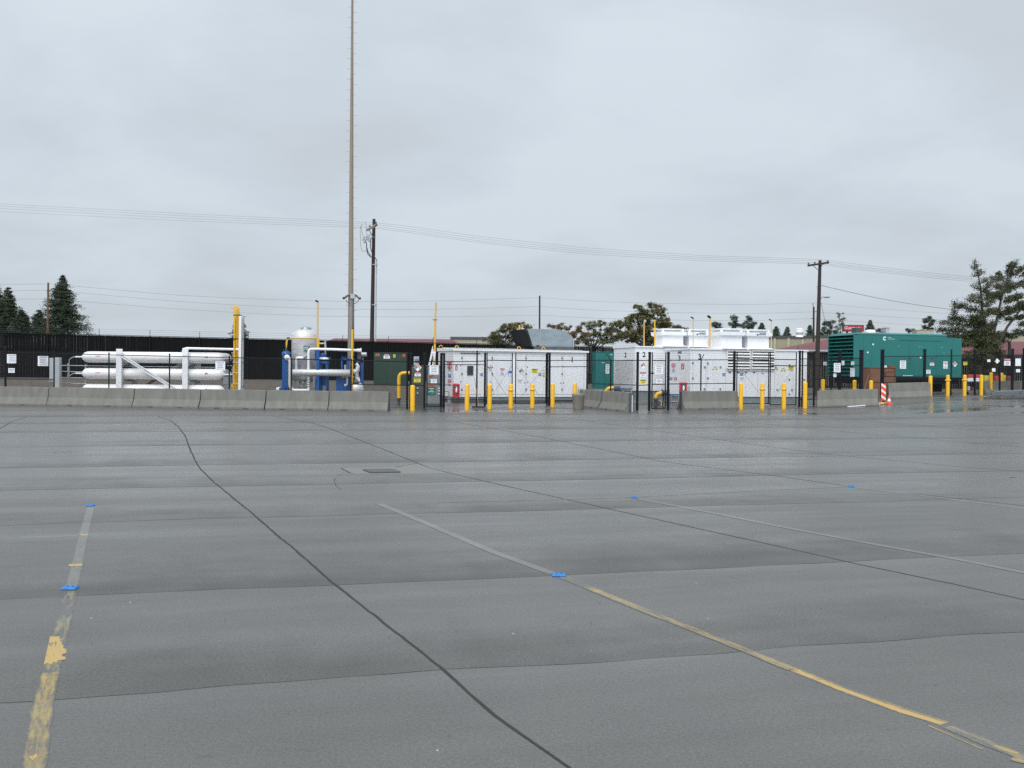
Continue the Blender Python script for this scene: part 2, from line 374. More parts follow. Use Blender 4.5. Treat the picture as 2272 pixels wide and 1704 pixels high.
# ------------------------------------------------------------------ pavement (slabs in rows turned 14 degrees)
TH = R_(14.5); ES = Vector((-math.sin(TH), math.cos(TH), 0)); ET = Vector((math.cos(TH), math.sin(TH), 0))
rows = [-6, -2.4, 1.9, 5.55, 8.0, 11.75, 15.1, 18.5, 23.4, 28.6, 33.2, 37.8, 42.4, 47, 51.6, 56.2, 60.8, 65.4, 70]
def wob(k, t): return (0.16 if k == 3 else 0.09) * mnoise.noise(Vector((t * 0.35, k * 7.3, 0))) + (0.07 if k == 3 else 0.025) * mnoise.noise(Vector((t * 1.7, k * 3.1, 5)))
def spt(s_, t): p = ES * s_ + ET * t; return Vector((p.x, p.y, gz(p.x, p.y)))
def pavement():
    ts = []; t = -75.0
    while t < 80: ts.append(t); t += 0.12 if -5 < t < 6 else 0.35 if -12 < t < 12 else (0.7 if abs(t) < 36 else 3.0)
    vs = []; fs = []; uvs = []
    for k in range(len(rows) - 1):
        sub = 6; b = len(vs)
        for j in range(sub + 1):
            f = j / sub
            for t in ts:
                s_ = rows[k] * (1 - f) + rows[k + 1] * f + wob(k, t) * (1 - f) + wob(k + 1, t) * f
                vs.append(spt(s_, t))
        n = len(ts)
        for j in range(sub):
            for i in range(n - 1):
                fs.append((b + j * n + i, b + j * n + i + 1, b + (j + 1) * n + i + 1, b + (j + 1) * n + i))
                v0, v1 = k + max(.001, j / sub), k + min(.999, (j + 1) / sub); uvs += [(ts[i], v0), (ts[i + 1], v0), (ts[i + 1], v1), (ts[i], v1)]
    nb = len(fs)
    # transverse joints: dark sealed lines a few mm proud
    def strip(pts, wd, lift=0.001):
        b = len(vs); n = len(pts)
        for i, p in enumerate(pts):
            d = (pts[min(i + 1, n - 1)] - pts[max(i - 1, 0)]); d.z = 0; d.normalize(); q = Vector((-d.y, d.x, 0))
            ww = max(0.0008, (wd + 0.0007 * max(0, p.y - 6)) * (1 + (0.35 if wd > .012 else 1.3) * mnoise.noise(Vector((p.x * 2.1, p.y * 2.1, 3)))))
            for sg in (-1, 1):
                e_ = p + q * sg * ww / 2; vs.append(Vector((e_.x, e_.y, gz(e_.x, e_.y) + lift)))
        for i in range(n - 1): fs.append((b + 2 * i, b + 2 * i + 2, b + 2 * i + 3, b + 2 * i + 1)); uvs.extend([(0, 0.5)] * 4)
    for k in range(1, len(rows) - 1):
        if rows[k] > 54: continue
        pts = [spt(rows[k] + wob(k, t), t) for t in ts if abs(t) < 40]
        strip(pts, 0.006 if rows[k] < 14 else 0.02, 0.0006)
    def dense(pp, step=0.5):
        g = [G(*p) for p in pp]; o_ = []
        for a, b_ in zip(g[:-1], g[1:]):
            n = max(1, int((b_ - a).length / step))
            for i in range(n): o_.append(a.lerp(b_, i / n))
        o_.append(g[-1])
        return [p + Vector((0.012 * mnoise.noise(p * 1.3) + 0.009 * mnoise.noise(p * 9.0), 0, 0)) for p in o_]
    J = [
        [(350, 924), (378, 933), (395, 946), (411, 968), (424, 1003), (440, 1035), (452, 1048), (475, 1070), (560, 1140), (735, 1290), (975, 1480), (1100, 1588), (1260, 1704), (1420, 1820)],
        [(600, 922), (690, 938), (730, 950), (852, 997.5), (925, 1027), (960, 1041), (1060, 1064), (1156, 1086), (1270, 1111), (1400, 1140), (1600, 1184), (1915, 1254), (2135, 1300), (2300, 1337)],
        [(1010, 936), (1089, 950), (1200, 970), (1289, 988), (1400, 1010), (1476, 1025), (1722, 1056), (1889, 1080), (2000, 1093), (2135, 1107), (2300, 1125)],
        [(1240, 925), (1313, 935), (1590, 975), (1836, 1008), (2135, 1036), (2300, 1049)],
        [(1500, 922), (1581, 929), (1937, 964), (2178, 984), (2300, 995)],
        [(1760, 918), (1801, 922), (2003, 942), (2300, 963)],
        [(-60, 1000), (-20, 968), (0, 951), (25, 936), (60, 925)],
    ]
    for j in J: strip(dense(j, .12), 0.021, 0.0010)
    strip(dense([(790, 1051), (762, 1052), (745, 1058), (741, 1068), (745, 1078), (757, 1086)], 0.1), 0.003, 0.0012)
    strip(dense([(757, 1039), (777, 1049)], 0.1), 0.014, 0.003); strip(dense([(878, 1037), (925, 1028)], 0.1), 0.012, 0.003)
    # pale concrete patch round the drain
    b = len(vs); pp = [(757, 1039), (878, 1037), (925, 1028.5), (960, 1041), (1000, 1051), (880, 1052), (785, 1052)]
    for q in pp: p = G(*q); vs.append(p + Vector((0, 0, 0.002)))
    fs.append(tuple(range(b, b + len(pp)))[::-1]); uvs.extend([(0, 0.5)] * len(pp))
    me = bpy.data.meshes.new('pavement'); me.from_pydata([tuple(v) for v in vs], [], fs)
    me.materials.append(PAVE); me.materials.append(JOINT); me.materials.append(PATCH)
    for i, p in enumerate(me.polygons): p.material_index = 0 if i < nb else 1
    me.polygons[len(fs) - 1].material_index = 2
    ul = me.uv_layers.new(name='UVMap')
    for i, q in enumerate(uvs): ul.data[i].uv = q
    # make every face look up
    me.update()
    o = bpy.data.objects.new('pavement', me); COL.objects.link(o); o['kind'] = 'structure'
    return o
pavement()

def markings():
    vs = []; fs = []; ms = []; uvs = []
    MM = [PY_SOLID, PY_WORN, PY_FAINT, PGHOST]
    cnt = [0]
    def slabv(x, y):
        s_ = x * ES.x + y * ES.y; t = x * ET.x + y * ET.y
        for k in range(len(rows) - 1):
            a = rows[k] + wob(k, t); b = rows[k + 1] + wob(k + 1, t)
            if a <= s_ < b: return k + min(.999, (s_ - a) / (b - a))
        return 0.5
    def line(pp, wd, m, rag=0.0):
        cnt[0] += 1; lift = 0.0007 + 0.00021 * (cnt[0] % 7)
        g = [G(*p) for p in pp]; pts = []
        for a, b_ in zip(g[:-1], g[1:]):
            n = max(1, int((b_ - a).length / 0.12)); pts += [a.lerp(b_, i / n) for i in range(n)]
        pts.append(g[-1]); n = len(pts); b = len(vs)
        for i, p in enumerate(pts):
            d = pts[min(i + 1, n - 1)] - pts[max(i - 1, 0)]; d.z = 0; d.normalize(); q = Vector((-d.y, d.x, 0))
            for sg in (-1, 1):
                ww = wd / 2 + rag * mnoise.noise(Vector((i * 0.9, sg * 9, len(pts))))
                e_ = p + q * sg * ww; vs.append(Vector((e_.x, e_.y, gz(e_.x, e_.y) + lift)))
        for i in range(n - 1):
            fs.append((b + 2 * i, b + 2 * i + 2, b + 2 * i + 3, b + 2 * i + 1)); ms.append(m)
            v0 = slabv(pts[i].x, pts[i].y); v1 = slabv(pts[i + 1].x, pts[i + 1].y)
            if int(v1) != int(v0): v1 = v0
            uvs.extend([(0, v0), (0, v1), (1, v1), (1, v0)])
    def poly(pp, m, lift=0.0022):
        b = len(vs)
        for q in pp: p = G(*q); vs.append(p + Vector((0, 0, lift)))
        fs.append(tuple(range(b, b + len(pp)))); ms.append(m); uvs.extend([(0.5, 3.6)] * len(pp))
    line([(201, 1125), (187, 1180), (170, 1254), (158, 1304)], 0.10, 3)
    line([(156, 1312), (143, 1370), (126, 1436), (110, 1500)], 0.10, 2, 0.01)
    line([(112, 1492), (95, 1562), (75, 1704), (62, 1800)], 0.105, 1, 0.012)
    poly([(111, 1413), (133, 1413), (131, 1417), (135, 1419), (133, 1424), (138, 1425), (136, 1430), (141, 1432), (140, 1438), (149, 1441), (147, 1450), (138, 1452), (137, 1457), (146, 1458), (145, 1464), (128, 1466), (126, 1471), (118, 1469), (115, 1475), (104, 1472), (97, 1476), (103, 1448)], 0)
    poly([(155, 1252), (184, 1251), (181, 1256), (151, 1257)], 0); poly([(175, 1186), (196, 1186), (195, 1188.5), (174, 1188.5)], 0)
    poly([(68, 1678), (80, 1674), (84, 1679), (72, 1688), (65, 1682)], 0)
    line([(842, 1118), (937, 1157), (1096, 1225), (1228, 1273)], 0.11, 3)
    line([(1250, 1280), (1301, 1301), (1400, 1342), (1471, 1370)], 0.11, 2, 0.006)
    line([(1290, 1297), (1400, 1342), (1471, 1370), (1630, 1433), (1760, 1486)], 0.085, 1, 0.012)
    line([(1500, 1381), (1630, 1433), (1895, 1539), (2096, 1606)], 0.09, 1, 0.01)
    line([(1750, 1482), (1895, 1540), (2000, 1577), (2090, 1605)], 0.06, 0, 0.012)
    line([(2060, 1610), (2181, 1663)], 0.016, 1, 0.006)
    line([(2105, 1612), (2200, 1652), (2300, 1690)], 0.09, 2, .01); line([(2205, 1655), (2260, 1672)], 0.05, 1, .01); line([(2245, 1684), (2310, 1700)], 0.05, 1, .01)
    line([(1418, 1107), (1586, 1139), (1709, 1164), (1915, 1203), (2135, 1243), (2290, 1274)], 0.10, 3)
    for a, b_ in (((1697, 1161), (1715, 1165)), ((2050, 1227), (2072, 1231)), ((2100, 1236), (2112, 1238)), ((2010, 1221), (2020, 1223))):
        line([a, b_], 0.09, 0, 0.01)
    line([(1897, 1081), (2135, 1111), (2290, 1131)], 0.10, 3); line([(2060, 1101), (2150, 1113)], 0.05, 1)
    line([(970, 1115), (1170, 1110), (1365, 1105), (1700, 1087.5), (1884, 1080)], 0.05, 3)
    line([(1900, 1079), (2272, 1058)], 0.05, 3)
    for a, b_ in (((1188, 1110), (1205, 1109.5)), ((1361, 1104.5), (1400, 1103.5)), ((1346, 1091), (1362, 1090.5)), ((1690, 1088), (1701, 1087.5)), ((1838, 1082), (1850, 1081.5)), ((1864, 1079), (1878, 1078.7)), ((2240, 1060), (2256, 1059.2))):
        line([a, b_], 0.05, 0)
    me = bpy.data.meshes.new('pavement_markings'); me.from_pydata([tuple(v) for v in vs], [], fs)
    for m in MM: me.materials.append(m)
    me.polygons.foreach_set('material_index', ms)
    ul = me.uv_layers.new(name='UVMap')
    for i, q in enumerate(uvs): ul.data[i].uv = q
    me.update(); o = bpy.data.objects.new('pavement_markings', me); COL.objects.link(o); o['kind'] = 'structure'
markings()

# ------------------------------------------------------------------ bank and far land
YB = [(-400, 54), (-60, 55), (-9, 55.6), (-2, 57.6), (7, 58.8), (9.5, 62), (15, 63), (18, 66.5), (60, 68), (400, 70)]
def yb(x):
    for (a, ya), (b, yb_) in zip(YB[:-1], YB[1:]):
        if x <= b: return ya + (yb_ - ya) * (x - a) / (b - a)
    return 70
def ztop(x): return 0.98 - 0.008 * max(-40, min(30, x))
def bz(x, y):
    t = y - yb(x); g = gz(x, yb(x))
    if t < 0: return g - 0.3
    zt = ztop(x)
    z = g + (zt * 0.82 - g) * sm(t / 3.2) if t < 3.2 else zt * 0.82 + zt * 0.18 * sm((t - 3.2) / 8)
    return z + 0.05 * mnoise.noise(Vector((x * 0.8, y * 0.8, 0))) * (1 if y < 90 else 0)
def bank():
    mb = MB(); xs = [-1500, -600, -300, -150] + [-100 + 1.0 * i for i in range(201)] + [150, 300, 600, 1500]
    off = [-0.6, 0, 0.5, 1, 1.6, 2.2, 3.2, 5, 8, 12, 20, 40, 120, 500, 2500]; n = len(xs)
    vs = []
    for o_ in off:
        for x in xs:
            y = yb(x) + o_; vs.append((x, y, bz(x, y)))
    mb.add(vs, [(j * n + i, j * n + i + 1, (j + 1) * n + i + 1, (j + 1) * n + i) for j in range(len(off) - 1) for i in range(n - 1)], 0, True)
    o = mb.build('terrain', DIRT); o['kind'] = 'structure'
    mb = MB(); mb.add([(-1500, -400, -0.06), (1500, -400, -0.06), (1500, 75, -0.06), (-1500, 75, -0.06)], [(0, 1, 2, 3)])
    o = mb.build('ground', DIRT); o['kind'] = 'structure'
bank()

# ------------------------------------------------------------------ signs
def sign_geo(mb, kind, cx, cz, w_, h_, y, t=0.006):
    """faces -y. material slots: 0 white 1 ink 2 red 3 blue 4 yellow 5 green 6 orange 7 grey print"""
    f = y - t / 2; e_ = 0.0025
    def plate(x0, x1, z0, z1, m, k=1): mb.box(x0, x1, f - e_ * k, f + 0.001, z0, z1, m)
    def q(x0, x1, z0, z1, m, k=1):
        yy = f - e_ * k; mb.add([(cx + x0 * w_, yy, cz + z0 * h_), (cx + x1 * w_, yy, cz + z0 * h_), (cx + x1 * w_, yy, cz + z1 * h_), (cx + x0 * w_, yy, cz + z1 * h_)], [(0, 1, 2, 3)], m)
    if kind == 'nfpa':
        r = w_ / 2; mb.prism([(cx - r, f, cz), (cx, f, cz - r), (cx + r, f, cz), (cx, f, cz + r)], (0, t, 0), 0)
        def dm(ox, oz, m):
            a = r * 0.44; mb.add([(cx + ox - a, f - e_, cz + oz), (cx + ox, f - e_, cz + oz - a), (cx + ox + a, f - e_, cz + oz), (cx + ox, f - e_, cz + oz + a)], [(0, 1, 2, 3)], m)
        dm(0, r * .47, 2); dm(-r * .47, 0, 3); dm(r * .47, 0, 4)
        mb.text('4', cx, cz + r * .47, r * .4, f - 2 * e_, 0); mb.text('1', cx - r * .47, cz, r * .4, f - 2 * e_, 0); mb.text('0', cx + r * .47, cz, r * .45, f - 2 * e_, 1)
        return
    mb.box(cx - w_ / 2, cx + w_ / 2, f, f + t, cz - h_ / 2, cz + h_ / 2, {'blue': 3, 'stop': 2, 'fire': 2, 'yellow': 4, 'green': 5, 'navy': 1, 'diamondw': 0}.get(kind, 0))
    if kind == 'text':
        random.seed(int(abs(cx * 1000) + abs(cz * 777)))
        z = 0.40
        for i, g in enumerate((1, 1, 0, 1, 1, 0, 1, 1, 0, 1)):
            if g:
                a = random.uniform(0.24, 0.40); q(-a, a, z - 0.022, z + 0.018, 7)
            z -= 0.082
    elif kind == 'small':
        for z, a in ((0.25, 0.40), (-0.02, 0.38), (-0.28, 0.16)): q(-a, a, z - 0.06, z + 0.06, 7)
    elif kind == 'danger':
        q(-.5, .5, .12, .5, 1); q(-.40, .40, .17, .45, 2, 2); mb.text('DANGER', cx, cz + .31 * h_, h_ * .17, f - 3 * e_, 0)
        for z, a in ((-.05, .25), (-.2, .33), (-.35, .22)): q(-a, a, z - .035, z + .035, 7)
    elif kind == 'caution':
        q(-.5, .5, -.5, .5, 4); q(-.42, .42, .17, .44, 1, 2); mb.text('CAUTION', cx, cz + .305 * h_, h_ * .17, f - 3 * e_, 4)
        for z, a in ((-.05, .3), (-.25, .26)): q(-a, a, z - .04, z + .04, 1, 2)
    elif kind == 'nosmoke':
        for ox, oz, rr in ((-.27, .28, .17), (.27, .28, .17), (0, .30, .17), (0, .10, .17)):
            r = rr * w_; n = 12; rin = r * .68; vs = []
            for k in range(n):
                a = 2 * math.pi * k / n; vs += [(cx + ox * w_ + r * math.cos(a), f - e_, cz + oz * h_ + r * math.sin(a)), (cx + ox * w_ + rin * math.cos(a), f - e_, cz + oz * h_ + rin * math.sin(a))]
            mb.add(vs, [(2 * k, 2 * ((k + 1) % n), 2 * ((k + 1) % n) + 1, 2 * k + 1) for k in range(n)], 2)
            mb.bar((cx + ox * w_ - r * .6, f - e_, cz + oz * h_ + r * .6), (cx + ox * w_ + r * .6, f - e_, cz + oz * h_ - r * .6), 0.004, r * .28, 2)
        for z, a in ((-.16, .34), (-.26, .30), (-.36, .32), (-.44, .2)): q(-a, a, z - .025, z + .02, 7)
    elif kind == 'blue':
        n = 10
        mb.add([(cx + w_ * .28 * math.cos(math.pi * k / n), f - e_, cz + h_ * .02 + h_ * .30 * math.sin(math.pi * k / n)) for k in range(n + 1)] +
               [(cx + w_ * .18 * math.cos(math.pi * k / n), f - e_, cz + h_ * .02 + h_ * .19 * math.sin(math.pi * k / n)) for k in range(n + 1)],
               [(k, k + 1, n + 2 + k, n + 1 + k) for k in range(n)], 0)
        q(-.30, -.16, -.3, .05, 0); q(.16, .30, -.3, .05, 0)
    elif kind == 'stop':
        q(-.3, .3, .18, .27, 0); q(-.35, .35, -.06, .04, 0); q(-.25, .25, -.3, -.2, 0)
    elif kind == 'fire':
        q(-.4, .4, .16, .42, 0); q(-.3, .3, .2, .38, 2, 2); q(-.12, .12, -.38, .05, 0); q(-.05, .12, .0, .1, 0, 2)
    elif kind == 'yellow':
        q(-.34, .34, .2, .32, 1); q(-.3, .3, -.05, .05, 1); q(-.2, .2, -.3, -.2, 1)
    elif kind == 'green':
        for z, a in ((.32, .33), (.12, .2), (-.08, .38)): q(-a, a, z - .03, z + .03, 0)
        q(-.05, .3, -.36, -.26, 6)
    elif kind == 'orange':
        q(-.5, .5, -.5, .5, 6); q(-.35, .35, -.15, .15, 1, 2)
SM = [SIGNW, INK, REDS, BLUES, YELS, GRNS, ORGS, INKG]
def psign(par, kind, x0, x1, y0, y1, yl, name='sign', label=None, t=0.006):
    """sign or sticker as a part of a thing, placed by photo pixel on the plane y=yl"""
    a = uv(par, x0, y1, yl); b = uv(par, x1, y0, yl)
    mb = MB(); sign_geo(mb, kind, (a[0] + b[0]) / 2, (a[1] + b[1]) / 2, abs(b[0] - a[0]), abs(b[1] - a[1]), yl, t)
    o = mb.build(name, SM, par)
    if label: o['label'] = label
    return o
def hsign(label, kind, x0, x1, y0, y1, d, rz=0.0, cat='sign', name='warning_sign', group='signs hung on the chain link fences'):
    """sign hung on a fence: a thing of its own"""
    c = P((x0 + x1) / 2, (y0 + y1) / 2, d - 0.07); o_h = (y1 - y0) / ppm(d); o_w = (x1 - x0) / ppm(d)
    mb = MB(); sign_geo(mb, kind, 0, 0, o_w, o_h, 0, 0.008)
    o = mb.build(name, SM); o.location = c; o.rotation_euler = (0, 0, rz); return tag(o, label, cat, group)

# ------------------------------------------------------------------ chain link fences
def chain(mb, a, b, z0, z1, sp=0.068, r=0.0017):
    """diagonal wires clipped to the panel from a to b between heights z0 and z1 above each end's base"""
    a = Vector(a); b = Vector(b); Lh = math.hypot(b.x - a.x, b.y - a.y); H = z1 - z0
    ux = (b - a) / Lh; nrm = Vector((-ux.y, ux.x, 0))
    def pt(u, z): p = a + ux * u; return Vector((p.x, p.y, p.z + z0 + z))
    n = int((Lh + H) / sp) + 1
    for s_ in (1, -1):
        for i in range(n):
            c = i * sp - (H if s_ == 1 else 0)     # u at z=0
            u0, z_0, u1, z_1 = (c, 0, c + H, H) if s_ == 1 else (c, 0, c - H, H)
            def clip(u, z, uo, zo):
                if u < 0: z += (0 - u) * (zo - z) / (uo - u); u = 0
                if u > Lh: z += (Lh - u) * (zo - z) / (uo - u); u = Lh
                return u, z
            if max(u0, u1) <= 0 or min(u0, u1) >= Lh: continue
            A = clip(u0, z_0, u1, z_1); B = clip(u1, z_1, u0, z_0)
            if abs(A[0] - B[0]) < 1e-3: continue
            p, q_ = pt(*A), pt(*B); d = (q_ - p).normalized(); v = d.cross(nrm)
            o = nrm * (0.002 * s_)
            vs = [p + o + v * r, p + o - v * r, p + o + nrm * r * 1.5, q_ + o + v * r, q_ + o - v * r, q_ + o + nrm * r * 1.5]
            mb.add(vs, [(0, 1, 4, 3), (1, 2, 5, 4), (2, 0, 3, 5)])
def post_mb(base, top, r):
    mb = MB(); mb.cyl(base - Vector((0, 0, 0.05)), top, r, n=8)
    mb.lathe([(r * 1.2, -0.02), (r * 1.25, 0.02), (r * 0.5, 0.05)], top, 8); return mb
def barb(mb, a, b, sag=0.01):
    pts = [a.lerp(b, i / 6) - Vector((0, 0, sag * math.sin(math.pi * i / 6))) for i in range(7)]
    mb.tube(pts, 0.0035, 3, caps=False)
    Lh = (b - a).length; n = int(Lh / 0.125)
    for i in range(1, n):
        p = a.lerp(b, i / n); s_ = 0.018
        mb.bar(p + Vector((-s_, 0, -s_)), p + Vector((s_, 0, s_)), 0.003)
def fence(label, posts, rails, barbs=0, zb=0.05, name='chain_link_fence', prad=0.032, mesh=True, pipe=0.021):
    """posts: (px, d, top_y, tall_y or None, radius or None)  rails: list of (i0, i1, y at i0, y at i1)"""
    b0 = gp(P(posts[0][0], 850, posts[0][1]).x, posts[0][1])
    T = thing(name, label, 'fence', b0)
    bs = []; tops = []
    for p in posts:
        x = P(p[0], 850, p[1]).x; b = gp(x, p[1]); tz = P(p[0], p[2], p[1]).z
        t = Vector((b.x, b.y, tz)); bs.append(b); tops.append(t)
        tall = Vector((b.x, b.y, P(p[0], p[3], p[1]).z)) if len(p) > 3 and p[3] else t
        post_mb(b, tall, p[4] if len(p) > 4 and p[4] else prad).build('post', BLACK, T, True)
    for i0, i1, ya, yb_ in rails:
        mb = MB(); pts = []
        for i in range(i0, i1 + 1):
            f = (i - i0) / max(1, i1 - i0); z = P(posts[i][0], ya + (yb_ - ya) * f, posts[i][1]).z; pts.append(Vector((bs[i].x, bs[i].y - 0.0, z)))
        mb.tube(pts, pipe, 6); mb.build('rail', BLACK, T, True)
    if mesh:
        mb = MB()
        for i in range(len(posts) - 1):
            chain(mb, bs[i] + Vector((0, -0.035, 0)), bs[i + 1] + Vector((0, -0.035, 0)), zb, (tops[i].z - bs[i].z + tops[i + 1].z - bs[i + 1].z) / 2 + 0.03)
        mb.build('chain_mesh', MESHM, T, True)
    if barbs:
        mb = MB()
        for i in range(len(posts) - 1):
            for k in range(3):
                h = 0.09 + 0.11 * k; barb(mb, tops[i] + Vector((0, 0, h)), tops[i + 1] + Vector((0, 0, h)))
        mb.build('barbed_wire', BLACK, T, True)
    return T, bs, tops
fence('low black chain link fence behind the left row of concrete barriers',
      [(-70, 46.2, 777), (12, 46, 779.5, 770, 0.05), (120, 45.8, 781), (241.6, 45.5, 784), (376, 45.1, 786.5), (508.6, 44.9, 792), (646, 44.6, 796), (779, 44.4, 798.5), (903, 44.2, 803)],
      [(0, 8, 778, 802.6), (0, 2, 840, 841.5), (7, 8, 852.5, 855)])
fence('black chain link fence with barbed wire holding the hazard diamond by the grey cabinets',
      [(903.5, 44.1, 803, 785, 0.045), (911, 44.2, 802.5, 785, 0.045), (942, 44.4, 801.5, 785, 0.05)], [(0, 2, 803, 801.5), (0, 2, 855, 855)], 1)
fence('short black chain link panel between the walk gate and the brown-handled broom',
      [(980, 44.8, 801.5, 785, 0.04), (985, 44.9, 801, 785.5, 0.05), (1058, 46.1, 800, 780, 0.035), (1076, 46.6, 799.5, 784.5, 0.05)],
      [(1, 3, 802.5, 801), (1, 3, 809, 809.5), (1, 3, 885.5, 886.5)], 1)
fence('short black chain link panel in front of the white enclosure numbered 1',
      [(1214, 48.6, 799.5, 784.5, 0.045), (1219, 48.7, 799.5, 784.5, 0.055), (1302, 50, 799.3, None)],
      [(0, 2, 800, 799.3), (1, 2, 813.8, 813.6), (1, 2, 888.5, 888)], 1)
FT, FB, FTOP = fence('black chain link fence crossing before the teal cabinet, one post with bent arm',
      [(1302.5, 50.05, 799.3), (1355, 47.2, 799.5), (1414, 44, 799.5, 783, 0.05)], [(0, 2, 799.3, 799.5), (0, 2, 850.5, 854.5)], 1)
mb = MB(); mb.bar(FTOP[1], FTOP[1] + Vector((-0.2, -0.02, 0.28)), 0.035); mb.build('barb_arm', BLACK, FT, True)
fence('narrow black chain link panel carrying a hazard diamond beside the painted 2',
      [(1414.5, 43.95, 799.5, 783, 0.055), (1441, 44.2, 799.5, 783, 0.06)], [(0, 1, 799.5, 799.5), (0, 1, 855, 854)], 1, zb=0.04)
FT, FB, FTOP = fence('black chain link fence in front of the red extinguisher box and the painted 3',
      [(1482.5, 44.8, 799.3, 783, 0.06), (1555, 46.2, 798.5), (1629, 47.4, 798, 781, 0.065)], [(0, 2, 799.3, 798), (0, 2, 852, 850.5)], 1)
mb = MB(); mb.bar(FTOP[1], FTOP[1] + Vector((0.13, -0.02, 0.27)), 0.035); mb.build('barb_arm', BLACK, FT, True)
fence('black chain link fence between the white enclosure 3 and the teal generator',
      [(1774, 49.6, 797, 780, 0.06), (1780, 49.7, 797, 780, 0.04), (1806, 50.2, 796, 781, 0.05), (1844, 51, 795.5, 786), (1863, 51.6, 795.5, 778, 0.09), (1910.5, 53, 795, 778, 0.11)],
      [(0, 5, 796.5, 795), (0, 5, 811, 811), (2, 5, 841, 840), (0, 2, 887, 885)], 0)
fence('black chain link fence along the front of the teal generator',
      [(1954, 54.2, 791.5, 777, 0.03), (1958, 54.3, 791.5, 777, 0.09), (2051, 56, 790.5, 776, 0.085), (2110, 57, 789.5, 777, 0.04), (2163, 58, 788.5, 777, 0.06), (2218, 59, 788, 776, 0.06), (2246, 59.5, 787.5, 775, 0.08), (2272, 60, 787, 774, 0.1), (2330, 61, 786)],
      [(0, 8, 791.5, 786.5), (4, 8, 799.5, 799), (0, 3, 836, 834)], 0)

def gate(label, a, b, yt, ym, yb_, diag, sgn=1, extra_mid=None):
    """a, b: (px, d) of the stiles; frame of pipe, wire mesh, optional cross trusses and barbed strands"""
    A = gp(P(a[0], 850, a[1]).x, a[1]); B = gp(P(b[0], 850, b[1]).x, b[1])
    rz = math.atan2(B.y - A.y, B.x - A.x); W = math.hypot(B.x - A.x, B.y - A.y)
    T = thing('chain_link_gate', label, 'gate', A, rz)
    zt = uv(T, a[0], yt)[1]; zb = uv(T, a[0], yb_)[1]; zm = uv(T, a[0], ym)[1] if ym else None
    zb = max(zb, 0.06)
    mb = MB()
    for x in (0.02, W - 0.02): mb.cyl((x, 0, zb - 0.03), (x, 0, zt + 0.36), 0.026, n=8)
    for z in [zt, zb] + ([zm] if zm else []): mb.cyl((0.02, 0, z), (W - 0.02, 0, z), 0.022, n=8)
    mb.build('gate_frame', BLACK, T)
    mb = MB(); chain(mb, (0, -0.03, 0), (W, -0.03, 0), zb, zt); mb.build('chain_mesh', MESHM, T)
    mb = MB()
    for k in range(3): barb(mb, Vector((0.02, 0, zt + .1 + .11 * k)), Vector((W - .02, 0, zt + .1 + .11 * k)))
    mb.build('barbed_wire', BLACK, T)
    if diag:
        for s_ in diag:
            mb = MB()
            if s_ > 0: mb.cyl((0.04, 0.02, zb), (W - .04, 0.02, zt - .25), 0.006, n=5)
            else: mb.cyl((0.04, 0.035, zt - .25), (W - .04, 0.035, zb), 0.006, n=5)
            mb.build('truss_rod', GREYD, T)
    return T
gate('narrow black walk gate in front of the green and orange labelled cabinet', (946.5, 44.5), (978, 44.8), 801.5, 852, 904.5, None)
gate('left leaf of the wide black gate in front of enclosure 1', (1079.5, 46.7), (1137, 47.5), 799, None, 895, (-1, 1))
gate('right leaf of the wide black gate in front of enclosure 1, hazard diamond behind it', (1143, 47.6), (1212, 48.5), 799.5, None, 895, (-1, 1))
WG = gate('black walk gate with two white notices wired to it, between enclosures 2 and 3', (1446, 44.3), (1477.5, 44.7), 799.4, 852.5, 906, None)
mb = MB(); mb.box(-0.02, 0.10, -0.04, 0.04, 1.62, 1.68); mb.build('latch', BLACK, WG)
gate('left leaf of the black gate in front of enclosure 3 louvres', (1634, 47.6), (1706, 48.6), 797, None, 896, (-1,))
gate('right leaf of the black gate in front of enclosure 3', (1708, 48.6), (1767, 49.3), 797, 811, 898, (1,))

